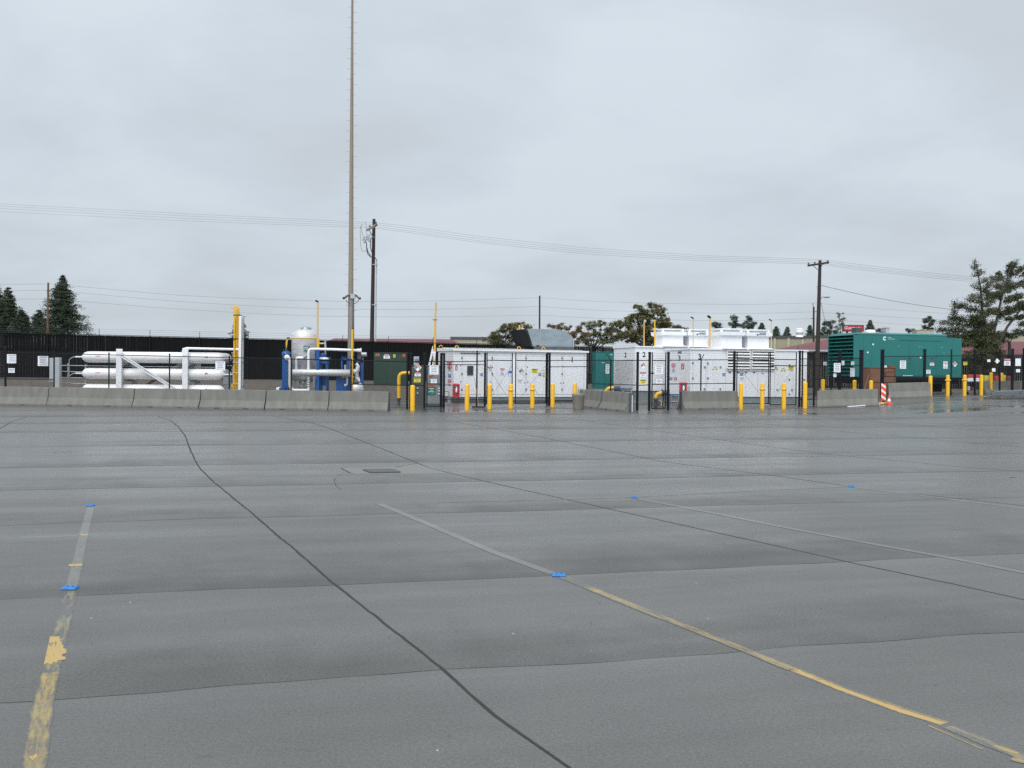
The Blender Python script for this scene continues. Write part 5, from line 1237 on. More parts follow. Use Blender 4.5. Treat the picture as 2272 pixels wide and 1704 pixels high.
for kd, x0, x1, y0, y1 in (('small', 1581.5, 1592, 812.5, 816.5), ('yellow', 1580.5, 1585.5, 818, 820.8), ('yellow', 1587.5, 1592, 818, 820.8), ('blue', 1603, 1609, 828, 834.5), ('danger', 1654, 1665.5, 813.5, 822.5),
                           ('nosmoke', 1686, 1697.5, 813.5, 830), ('nfpa', 1714, 1727.5, 812, 825.5), ('small', 1733, 1743, 816, 819), ('yellow', 1732, 1737, 820.5, 823.5), ('yellow', 1738.5, 1743, 820.5, 823.5), ('caution', 1748.5, 1760.5, 812.5, 821.5), ('blue', 1642, 1649, 827, 833.5), ('small', 1640, 1652, 836, 843.5)):
    psign(T3, kd, x0, x1, y0, y1, -.004, 'hazard_placard' if kd == 'nfpa' else 'sticker')
def side3(kind, x0, x1, y0, y1):
    m = MB(); a_ = uvx(T3, x0, y1); b_ = uvx(T3, x1, y0); sign_geo(m, kind, (a_[0] + b_[0]) / -2, (a_[1] + b_[1]) / 2, abs(b_[0] - a_[0]), abs(b_[1] - a_[1]), 0, .004)
    m.v = [Vector((-.004 + p.y, -p.x, p.z)) for p in m.v]; m.build('sticker', SM, T3)
side3('nosmoke', 1488.5, 1500.5, 806, 826.5); side3('fire', 1511, 1518, 806, 819.5); side3('blue', 1486, 1492, 837, 843.5); side3('stop', 1495.5, 1502, 837, 843.5)
psign(T2, 'caution', 1422, 1434, 842, 852, -.004, 'sticker') if False else None

def vent_pipe(label, px, y0, y1, d, rpx, mt, cap=True, lean=0):
    b = P(px - lean, y1, d); t = P(px, y0, d); T = thing('vent_pipe', label, 'pipe', b, group='yellow vent pipes on the enclosures')
    m = MB(); m.tube([b, t], rpx / ppm(d), 8); m.build('pipe', mt, T, True)
    if cap: m = MB(); m.tube([t, t + Vector((0, 0, .04)), t + Vector((-.06, -.02, .08)), t + Vector((-.13, -.04, .1))], rpx * 1.35 / ppm(d), 8); m.build('vent_cap', BLACK, T, True)
    return T
vent_pipe('faded yellow vent pipe left of the first roof cooler, the lefter of two', 1429, 714, 772, 54.4, 1.3, YELPALE, False)
vent_pipe('yellow vent pipe with a branch rising in front of the first roof cooler', 1452.7, 710, 772, 54.2, 1.5, YELP, False)
vent_pipe('thin faded yellow vent pipe with black cap before the second roof cooler', 1538, 708, 773, 51.6, 1.1, YELPALE, True)
vent_pipe('bright yellow vent pipe with black cap between the second and third roof coolers', 1575.3, 706, 774, 51.2, 1.9, YELP, True, 1)
vent_pipe('thin faded yellow vent pipe right of the fourth roof cooler', 1711.3, 713, 776, 53.6, 1.0, YELPALE, True)
# tall yellow vent beside enclosure 1, white braces
d = 50.6; b = gp(P(963.5, 870, d).x, d); T = thing('vent_pipe', 'tall yellow vent pipe with clamps beside the left end of enclosure 1', 'pipe', b)
m = MB(); t = P(967.5, 671, d); md = P(965.7, 710, d); m.tube([b, md], .052, 10); m.tube([md, t], .042, 10); m.build('pipe', YELP, T, True)
for py in (709.5, 760.5): q = P(965.5, py, d); m = MB(); m.lathe([(.075, -.015), (.075, .015)], q, 10); m.box(q.x - .13, q.x + .12, d - .02, d + .02, q.z - .015, q.z + .015); m.build('clamp', GREYD, T, True)
T = thing('pipe_brace', 'two white slanting braces left of the tall yellow vent', 'brace', gp(P(950, 860, 50.3).x, 50.3))
for a_, b_ in (((961.5, 768), (948, 830)), ((965, 780), (956, 842))):
    m = MB(); m.bar(P(*a_, 50.3), P(*b_, 50.3), .05, .09); m.build('brace', WHITEP, T, True)
m = MB(); m.bar(P(961.5, 768, 50.3), gp(P(962, 860, 50.3).x, 50.3), .05); m.build('brace_post', WHITEP, T, True)

# ------------------------------------------------------------------ dark green transformer, cabinets, pipes
def cab(name, label, cat, x0, x1, y0, y1, d, dep, mt, rz=0.0, ground=None, mats_door=True):
    xa = P(x0, y1, d).x; zb = ground if ground is not None else P(x0, y1, d).z
    T = thing(name, label, cat, Vector((xa, d, zb)), rz); W = uv(T, x1, (y0 + y1) / 2)[0]; H = uv(T, (x0 + x1) / 2, y0)[1]
    m = MB(); m.box(0, W, 0, dep, 0, H); m.box(-.02, W + .02, -.03, dep + .02, H - .001, H + .035); m.build('body', mt, T)
    return T, W, H
T, W, H = cab('transformer', 'dark green pad transformer on the bank left of the yellow gas pipe', 'transformer', 829, 903, 783, 855, 59.6, 1.6, DKGRN, .12)
m = MB(); m.box(W * .5 - .01, W * .5 + .01, -.006, 0, .1, H - .3); m.box(0.02, W - .02, -.008, 0, H - .32, H - .30); m.build('door_seam', GREYD, T)
m = MB(); m.box(-.1, W + .1, -.15, 1.7, -.5, 0); m.build('pad', CONCL, T)
psign(T, 'orange', 833, 842, 784.5, 790, -.006, 'sticker'); psign(T, 'danger', 851, 865, 785, 795.5, -.006, 'sticker'); psign(T, 'yellow', 872.5, 877.5, 786, 793, -.006, 'sticker'); psign(T, 'orange', 893, 899, 786, 791, -.006, 'sticker')
T, W, H = cab('meter_cabinet', 'tall grey-green meter cabinet under the hazard diamond', 'electrical cabinet', 913, 941, 812, 892, 47.2, .5, mat('grey_green_panel', (0.075, 0.085, 0.075), 0.5), 0.05, ground=gz(-4, 47))
m = MB(); m.box(.05, .35, -.03, 0, 1.0, 1.06); m.build('door_handle', GREYD, T)
for yy_ in (861, 872): xx, zz_ = uv(T, 926.5, yy_, -.01); m = MB(); m.box(xx - .03, xx + .04, -.04, 0, zz_ - .02, zz_ + .02); m.build('latch', SIGNW, T)
d = 47.6; T = thing('meter_box', 'small light grey meter box with round meter, above the hazard diamond', 'electrical box', gp(P(923, 850, d).x, d))
m = MB(); pbox(m, 918, 929.3, 791, 803, d, .15); pbox(m, 918, 929, 804.5, 812, d, .15); m.build('box', LGREY, T, True)
m = MB(); q = P(924.5, 798, d - .01); m.lathe([(.09, 0), (.09, .06), (.07, .09)], q, 16, ax=(0, -1, 0)); m.build('meter', GREY, T, True)
m = MB(); a = gp(P(923, 850, d).x, d + .1); m.bar(a, P(923, 803, d + .1), .08); m.build('post', GREYD, T, True)
T, W, H = cab('control_cabinet', 'grey control cabinet with orange strip and green label behind the walk gate', 'electrical cabinet', 945.5, 979, 812, 891, 46.8, .7, GREY, 0.04, ground=gz(-3.7, 47))
psign(T, 'orange', 947, 967, 853.5, 857, -.004, 'sticker'); psign(T, 'green', 948.5, 966.5, 858.5, 877, -.004, 'sticker'); psign(T, 'orange', 951, 960, 833, 838.5, -.004, 'sticker'); psign(T, 'navy', 957, 960.5, 831, 837, -.004, 'sticker')
m = MB(); m.box(-.1, W + .1, -.1, .8, -.05, .12); m.build('plinth', GREYD, T)
for py in (861.5, 867, 874): xx, zz_ = uv(T, 974.5, py); m = MB(); m.box(xx - .04, xx + .04, -.05, 0, zz_ - .03, zz_ + .03); m.build('latch', SIGNW, T)
T, W, H = cab('switch_cabinet', 'bright teal cabinet with a tall white notice, left of enclosure 2', 'electrical cabinet', 1321, 1363, 781.5, 863, 60, 1.2, TEAL, .1)
m = MB(); m.box(W * .5 - .008, W * .5 + .008, -.005, 0, .1, H - .1); m.build('door_seam', TEALD, T); psign(T, 'text', 1343.5, 1352, 808, 829, -.01, 'notice'); psign(T, 'small', 1335, 1341, 804, 805.5, -.006, 'sticker')
psign(T, 'small', 1354.5, 1358.5, 785.5, 787.5, -.006, 'sticker')
m = MB(); m.box(-.1, W + .1, -.2, 1.3, -.6, 0); m.build('pad', CONCL, T)
for px in (1330, 1350): xx, _ = uv(T, px, 785); m = MB(); m.tube([Vector((xx + .07 * math.cos(a_), .1, H + .06 * math.sin(a_))) for a_ in [math.pi * i / 6 for i in range(7)]], .015, 6); m.build('lifting_eye', TEAL, T)
for py in (816, 822, 827.5): xx, zz_ = uv(T, 1364.5, py); m = MB(); m.box(xx - .06, xx + .04, -.06, .02, zz_ - .05, zz_ + .03); m.build('conduit_box', LGREY, T)

def gas_elbow(label, x, ytop, ybase, x2, d, rpx, flange_y):
    b = gp(P(x, 870, d).x, d); T = thing('gas_pipe', label, 'pipe', b); r = rpx / ppm(d)
    zt = P(x, ytop, d).z; fz = P(x, flange_y, d).z; xe = P(x2, ytop, d).x
    m = MB(); m.tube([Vector((b.x, d, fz)), Vector((b.x, d, zt - .28))] + arc((b.x, d, zt - .28), (b.x, d, zt), (b.x + .28, d, zt), 7)[1:] + [Vector((max(xe, b.x + .3), d, zt))], r, 14); m.build('elbow', YEL, T, True)
    m = MB(); m.cyl((b.x, d, b.z - .05), (b.x, d, fz - .02), r * .9, n=12); m.lathe([(r * 1.35, fz - .08 - 0), (r * 1.35, fz)], (b.x, d, 0), 16); m.build('flange', GREYD, T, True)
    return T, r, zt, b
gas_elbow('thick yellow gas pipe bending right above ground beside the grey cabinets', 885, 827.5, 895, 910, 47.8, 3.9, 883)
T, r, zt, b = gas_elbow('yellow gas elbow behind the angled barriers, left of enclosure 2', 1345, 861, 900, 1362, 51.5, 4.3, 895)
m = MB(); q = P(1363, 861, 51.5); m.cyl(q, q + Vector((.3, 0, 0)), .12, n=12); m.build('valve', GREYD, T, True)
T, r, zt, b = gas_elbow('yellow gas elbow behind the walk gate, lower of the two', 1455, 872, 908, 1466, 46.8, 4.4, 884)
m = MB(); q = P(1468, 871, 46.8); m.lathe([(.16, 0), (.16, .05), (.12, .06), (.13, .3), (.17, .31), (.17, .36)], q, 14, ax=(1, 0, 0)); m.cyl(q + Vector((.18, 0, .1)), q + Vector((.18, 0, .38)), .03, n=8); m.build('valve', GREYD, T, True)
m = MB(); pbox(m, 1448, 1478, 889, 903, 47.0, .5); m.build('valve_base', GREY, T, True)
m = MB(); m.tube(wp([(1464, 890, 46.8), (1467.5, 890.5, 46.8), (1467.5, 901, 46.8)]), .03, 8); m.build('pipe', YEL, T, True)
def blue_skid(label, x0, x1, yt, yb_, d):
    T = thing('pipe_skid', label, 'pipework', gp(P(x0, 880, d).x, d))
    m = MB(); pbox(m, x0, x1, yt, yt + 2.6, d, .08); m.build('beam', BLUE, T, True)
    for x in (x0, (x0 * .5 + x1 * .5), x1 - 2):
        m = MB(); a = P(x, yb_, d); q = P(x + 2, yt + 2.6, d); m.box(a.x, q.x, d, d + .06, gz(a.x, d), q.z); m.build('leg', LGREY, T, True)
    m = MB(); yy_ = (yt + yb_) / 2; m.tube(wp([(x0 + 3, yy_, d + .2), (x1 - 4, yy_ + .5, d + .2)]), .05, 8); m.tube(wp([((x0 + x1) / 2, yt + 4, d + .2), ((x0 + x1) / 2, yb_, d + .2)]), .045, 8); m.lathe([(.1, 0), (.1, .04)], P((x0 + x1) / 2, yy_, d + .2), 12, ax=(1, 0, 0)); m.build('pipe', SILD, T, True)
    m = MB(); pbox(m, x0 + 1, x0 + 5, yt + 2, yb_, d + .05, .1); m.build('column', BLUE, T, True)
    return T
blue_skid('low blue pipe frame beside the upper yellow gas elbow, left of enclosure 2', 1360, 1402, 862, 895, 51.2)
blue_skid('low blue pipe frame behind the fence left of the long barrier under the 3', 1469, 1507, 874.5, 908, 47.0)
# silver pipework at the left end of enclosure 1
d = 49; T = thing('instrument_piping', 'small silver pipes and gauges at the left end of enclosure 1', 'pipework', gp(P(996, 890, d).x, d))
m = MB(); m.tube(wp([(984, 867.5, d), (995, 868, d), (996.5, 870, d), (996.5, 886, d)]), .035, 8); m.tube(wp([(995.5, 883, d), (994, 905, d)]), .05, 8); m.tube(wp([(998, 883, d), (998.5, 903, d)]), .045, 8); m.build('pipe', SILD, T, True)
m = MB(); m.tube(wp([(983, 853, d), (990, 853.5, d), (1004, 853, d)]), .03, 6)
for px in (988, 994, 998): m.lathe([(.06, 0), (.06, .04)], P(px, 853.5, d), 10, ax=(0, -1, 0))
m.build('gauge', SILD, T, True)
m = MB(); q = P(998, 855, d - .05); m.lathe([(.05, 0), (.05, .03)], q, 10, ax=(0, -1, 0)); m.build('valve_wheel', RED, T, True)
def ext_box(label, x0, x1, y0, y1, d, rz):
    xa = P(x0, y1, d).x; T = thing('extinguisher_cabinet', label, 'fire cabinet', Vector((xa, d, P(x0, y1, d).z)), rz, 'red extinguisher cabinets'); W = uv(T, x1, y0)[0]; H = uv(T, x0, y0)[1]
    m = MB(); m.box(0, W, 0, .2, 0, H - .06); m.hexa([(-.02, -.02, H - .06), (W + .02, -.02, H - .06), (W + .02, .22, H - .06), (-.02, .22, H - .06), (.03, 0, H), (W - .03, 0, H), (W - .03, .2, H), (.03, .2, H)]); m.build('body', RED, T)
    m = MB(); m.box(W * .22, W * .78, -.008, 0, H * .3, H * .85); m.build('window', GREYD, T)
    m = MB(); m.lathe([(.045, 0), (.05, .02), (.05, .2), (.02, .24)], (W * .5, -.03, H * .36), 12); m.tube([(W * .4, -.03, H * .80), (W * .6, -.03, H * .70)], .02, 6); m.build('extinguisher', SIGNW, T)
    m = MB(); m.cyl((W * .15, .1, -.45), (W * .15, .1, 0), .02, n=6); m.cyl((W * .85, .1, -.45), (W * .85, .1, 0), .02, n=6); m.build('bracket', GREYD, T)
ext_box('red fire extinguisher cabinet at the left front corner of enclosure 1', 1005, 1020, 851, 882, 50.9, R_(10))
ext_box('red fire extinguisher cabinet left of the painted 3, above the long barrier', 1509, 1524, 848.5, 877, 49.6, R_(5))
# fence hung signs
rzf = R_(8)
hsign('white printed notice at the far left of the fence, above a smaller one', 'text', 15.5, 36, 786, 806, 46, 0)
hsign('small white notice low on the far left of the fence', 'small', 18.5, 32.5, 817, 827, 46, 0)
hsign('white printed notice hung left of the grey electrical box', 'text', 84, 107, 790, 812, 45.9, 0)
hsign('white printed notice hung in front of the right ends of the white tubes', 'text', 478, 499.5, 802, 822, 44.9, 0)
hsign('four-colour hazard diamond hung in front of the grey-green meter cabinet', 'nfpa', 918, 935.5, 806, 825, 44.2, 0, name='hazard_placard')
hsign('red and white danger sign hung under the hazard diamond by the meter cabinet', 'danger', 920, 933.5, 825.5, 835, 44.2, 0)
hsign('yellow caution sign above the lone bollard', 'caution', 918.5, 933, 838, 848, 44.2, 0)
hsign('white printed notice on the narrow walk gate before the grey control cabinet', 'text', 953, 973, 810.5, 831, 44.5, R_(8))
hsign('small white notice low on the narrow walk gate before the grey control cabinet', 'small', 956, 969, 841, 850, 44.5, R_(8))
hsign('hazard diamond on the narrow panel right of the painted side 2', 'nfpa', 1420.5, 1434.5, 803.5, 818.5, 44.0, R_(5), name='hazard_placard')
hsign('danger sign under the hazard diamond on the narrow panel by enclosure 2', 'danger', 1420, 1433, 825.5, 835.5, 44.0, R_(5))
hsign('yellow caution sign low on the narrow panel by enclosure 2', 'caution', 1420, 1434, 842, 852, 44.0, R_(5))
hsign('white printed notice wired to the walk gate between enclosures 2 and 3', 'text', 1453, 1471.5, 809.5, 830.5, 44.4, R_(8))
hsign('small white notice hung by cords low on the walk gate between enclosures 2 and 3', 'small', 1455.5, 1469, 841, 850.5, 44.4, R_(8))
hsign('bright white printed notice on the fence left of the teal generator', 'text', 1849.5, 1865.5, 805.5, 826, 51.1, R_(10))
for i, (lb, kd, x0, x1, y0, y1, dd) in enumerate((
    ('small pale plate seen from behind, left of the bright white notice near the dark pole', 'small', 1826.5, 1834, 803, 811, 50.8), ('pale plate just right of the bright white notice, high up', 'diamondw', 1866, 1874, 800.5, 810.5, 52.5),
    ('small pale plate high on the fence in front of the generator louvres', 'diamondw', 1888, 1896, 802, 811, 52.7), ('tall pale plate on the fence low in front of the generator louvres', 'diamondw', 1886, 1897, 816.5, 836, 52.7),
    ('small pale plate under the bright white notice', 'diamondw', 1849, 1856, 828.5, 836.5, 51.2),
    ('white printed notice on the fence in front of the middle of the teal generator', 'text', 1996, 2011, 800, 818, 54.9), ('small danger sign on the fence before the right half of the teal generator', 'danger', 2063, 2073, 803, 811, 56.1),
    ('white no-smoking notice on the fence before the teal generator', 'nosmoke', 2092.5, 2103, 802, 818, 56.6), ('hazard diamond on the fence before the right end of the teal generator', 'nfpa', 2112.5, 2125, 801, 815, 57),
    ('small white notice low on the fence before the right half of the teal generator', 'small', 2054.5, 2065, 820.5, 829, 56.1), ('yellow caution sign between the teal generator and the big tree trunk', 'caution', 2137, 2146.5, 802.5, 810, 57.5),
    ('pale plate left of the pale diamond on the far right fence', 'diamondw', 2190, 2198, 797.5, 803, 58.5),
    ('pale plate with red corner on the far right fence', 'danger', 2227, 2243, 795, 811, 59.1), ('pale square plate nearest the right edge of the fence, upper', 'diamondw', 2252, 2266, 795.5, 812, 59.6), ('small pale plate under the pale diamond on the far right fence', 'diamondw', 2200.5, 2209, 817, 824.5, 58.7),
    ('small pale plate nearest the right edge of the fence, lower', 'diamondw', 2254, 2264, 819, 826, 59.6))):
    hsign(lb, kd, x0, x1, y0, y1, dd - .02, R_(12), name='hazard_placard' if kd == 'nfpa' else 'warning_sign')
m = MB(); q = P(2212.5, 801, 58.8); r = 6 / ppm(58.8); m.prism([(q.x - r, q.y, q.z), (q.x, q.y, q.z - r), (q.x + r, q.y, q.z), (q.x, q.y, q.z + r)], (0, .008, 0)); simple('hazard_placard', 'pale diamond shaped plate on the far right fence', 'sign', m, SIGNW, 'signs hung on the chain link fences')
m = MB(); q = P(1132, 826, 47.3); m.box(q.x - .07, q.x + .09, q.y - .08, q.y - .03, q.z - .05, q.z + .07); m.tube([q + Vector((-.08, -.05, .02)), q + Vector((-.1, -.05, -.12)), q + Vector((-.09, -.05, -.2))], .015, 6); simple('gate_chain', 'blue locking box and chain where the wide gate leaves meet', 'lock', m, BLUES)

# ------------------------------------------------------------------ broom, planter, markers, planks
T = thing('push_broom', 'push broom with black head and brown handle leaning at the fence', 'broom', G(1061, 907))
b = TM[T.name].translation; m = MB(); m.cyl(b + Vector((.02, .1, .08)), P(1053, 839, 45.9), .013, n=6); m.build('handle', mat('broom_wood', (0.30, 0.16, 0.11), .6), T, True)
m = MB(); m.box(b.x - .28, b.x + .28, b.y - .04, b.y + .04, b.z + .06, b.z + .11); m.build('head', BLACK, T, True)
m = MB(); m.hexa([(b.x - .28, b.y - .05, b.z), (b.x + .28, b.y - .05, b.z), (b.x + .28, b.y + .05, b.z), (b.x - .28, b.y + .05, b.z), (b.x - .27, b.y - .035, b.z + .06), (b.x + .27, b.y - .035, b.z + .06), (b.x + .27, b.y + .035, b.z + .06), (b.x - .27, b.y + .035, b.z + .06)]); m.build('bristles', GREYD, T, True)
p = G(1284, 908.5); T = thing('concrete_planter', 'tapered concrete pot standing at the left end of the angled barriers', 'planter', p)
m = MB(); m.lathe([(.22, 0), (.225, .02), (.235, .05), (.285, .60), (.295, .62), (.295, .70), (.26, .705), (.25, .62)], (0, .28, 0), 28); m.build('pot', mat('pot_concrete', (0.20, 0.185, 0.155), .85, var=.12, bump=.2), T)
m = MB(); m.lathe([(.24, .58), (.02, .60)], (0, .28, 0), 20); m.build('fill', DIRT, T)
m = MB(); m.tube([(-.02, .28, .5), (-.02, .28, .95), (.0, .28, 1.0)], .03, 8); m.tube([(.05, .25, .5), (.05, .25, .86), (.09, .25, .95), (.17, .25, .97), (.24, .25, .92), (.25, .25, .8)], .016, 6); m.build('hooked_pipe', LGREY, T)
p = G(1402.5, 915); T = thing('steel_stake', 'thin white stake in front of the right end of the angled barriers', 'stake', p); m = MB(); m.cyl((0, 0, 0), (0, 0, .72), .016, n=6); m.build('stake', SIGNW, T); m = MB(); m.cyl((0, 0, 0), (0, 0, .02), .05, n=8); m.build('base', GREYD, T)

p = G(1961, 895); T = thing('vertical_panel_marker', 'orange and white striped vertical road marker on a rubber base', 'road marker', p)
Hm = P(1958, 851.5, p.y).z - p.z; m = MB(); wd = .11
NS = 6; z0_ = .1
m.box(-wd - .03, wd - .03, -.02, .02, z0_, Hm, 0)
k = 0; zz_ = z0_ + .05
while zz_ < Hm - .2:
    m.add([(-wd - .03, -.0225, zz_ + .16), (wd - .03, -.0225, zz_), (wd - .03, -.0225, zz_ + .12), (-wd - .03, -.0225, zz_ + .28)], [(0, 1, 2, 3)], 1); zz_ += .29
m.build('striped_panel', [ORANGE, SIGNW], T)
m = MB(); m.hexa([(-.3, -.2, 0), (.3, -.2, 0), (.3, .2, 0), (-.3, .2, 0), (-.2, -.12, .08), (.2, -.12, .08), (.2, .12, .08), (-.2, .12, .08)], 0); m.box(-.1, .06, -.04, .04, .08, .14, 1); m.build('rubber_base', [mat('ochre_rubber', (0.30, 0.17, 0.03), .6), BLACK], T)
p = G(1972.5, 896.5); T = thing('traffic_cone', 'small orange traffic cone with white band beside the striped marker', 'traffic cone', p)
m = MB(); m.lathe([(.115, .02), (.085, .14)], (0, 0, 0), 20, 0); m.lathe([(.085, .14), (.055, .27)], (0, 0, 0), 20, 1); m.lathe([(.055, .27), (.022, .44), (.018, .45)], (0, 0, 0), 20, 0); m.build('cone', [ORANGE, SIGNW], T)
m = MB(); m.box(-.17, .17, -.17, .17, 0, .025); m.build('base', ORANGE, T)
for i, (a_, b_, wd_, lb) in enumerate((((1881, 904), (1950, 899), .10, 'long white plank lying on the ground in front of the barrier'), ((1884, 900), (1962, 898), .10, 'second white plank with a red tip lying behind the first'))):
    A_ = G(*a_); B_ = G(*b_); m = MB(); m.bar(A_ + Vector((0, .1 * i, .04 + .03 * i)), B_ + Vector((0, .1 * i, .04 + .03 * i)), wd_, .04, 0)
    if i: m.bar(A_ + Vector((-.02, .1, .075)), A_.lerp(B_, .06) + Vector((0, .1, .076)), wd_ + .006, .045, 1)
    simple('plank', lb, 'plank', m, [SIGNW, RED], 'white planks on the ground')

# stacked galvanised frames at right edge
FRAMEG = mat('weathered_galvanised', (0.17, 0.185, 0.19), .55, .3, var=.2)
T = thing('steel_frame_stack', 'flat stack of galvanised steel gate frames lying on the ground at the right edge', 'steel frames', G(2200, 884))
b = TM[T.name].translation
for i in range(5):
    m = MB(); z = .05 + i * .075; ox = .18 * i * (1 if i < 3 else .7); A_ = Vector((b.x - .35 + ox, b.y - .1, b.z + z)); B_ = A_ + Vector((3.4, .5, .03 + .015 * i)); C_ = B_ + Vector((-.3, 1.3, 0)); D_ = A_ + Vector((-.0 + .5, 1.3, 0))
    for p0, p1 in ((A_, B_), (B_, C_), (C_, D_), (D_, A_), (A_.lerp(B_, .33), D_.lerp(C_, .33)), (A_.lerp(B_, .66), D_.lerp(C_, .66))): m.cyl(p0, p1, .028, n=8)
    m.build('frame', FRAMEG, T, True)
m = MB(); A_ = Vector((b.x - .8, b.y - .25, b.z + .03)); m.cyl(A_, A_ + Vector((1.4, .4, .15)), .022, n=6); m.build('loose_pipe', FRAMEG, T, True)
m = MB(); m.box(b.x + .5, b.x + .62, b.y, b.y + 1.5, b.z, b.z + .05); m.box(b.x + 2.3, b.x + 2.42, b.y + .3, b.y + 1.7, b.z, b.z + .05); m.build('bearer', PLY, T, True)

# blue reflective markers on the paint lines
def marker(px, py, wpx, label):
    p = G(px, py); w_ = wpx / ppm(p.y); o = p + Vector((0, 0, .004)); T = thing('pavement_marker', label, 'road marker', o, R_(random.uniform(-6, 8)), 'blue markers stuck on the paint lines')
    m = MB(); h = .014; dy = w_ * .42
    m.hexa([(-w_ / 2, -dy, 0), (w_ / 2, -dy, 0), (w_ / 2, dy, 0), (-w_ / 2, dy, 0), (-w_ / 2 + .01, -dy + .02, h), (w_ / 2 - .01, -dy + .02, h), (w_ / 2 - .01, dy - .02, h), (-w_ / 2 + .01, dy - .02, h)]); m.build('pad', BLUEM, T)
    for q in (-.18, .18): m = MB(); m.cyl((w_ * q, 0, h), (w_ * q, 0, h + .004), .008, n=8); m.build('fixing', NAVY, T)
marker(1240, 1277, 31, 'bright blue flat marker on the middle paint line'); marker(155.5, 1306, 33, 'blue flat marker on the left paint line, the nearer one')
marker(200.5, 1122, 18, 'blue flat marker at the far end of the left paint line'); marker(1408, 1104, 13, 'small blue marker at the start of the right paint line'); marker(1888, 1080, 13, 'small distant blue marker at the start of the farthest paint line')
# storm drain
a = [G(806, 1043.2), G(872, 1042.6), G(888, 1048.6), G(822, 1049.6)]
T = thing('storm_drain', 'rectangular iron drain grate set in pale concrete', 'drain', (a[0] + a[2]) / 2)
m = MB(); m.add([p + Vector((0, 0, .005)) for p in a], [(0, 1, 2, 3)][::-1], 0); m.build('pit', TEALD, T, True)
m = MB()
for i in range(22):
    f = i / 21; m.bar(a[0].lerp(a[1], f) + Vector((0, 0, .012)), a[3].lerp(a[2], f) + Vector((0, 0, .012)), .022, .012)
m.bar(a[0] + Vector((0, 0, .012)), a[1] + Vector((0, 0, .012)), .04, .014); m.bar(a[3] + Vector((0, 0, .012)), a[2] + Vector((0, 0, .012)), .04, .014); m.build('grate', GREYD, T, True)

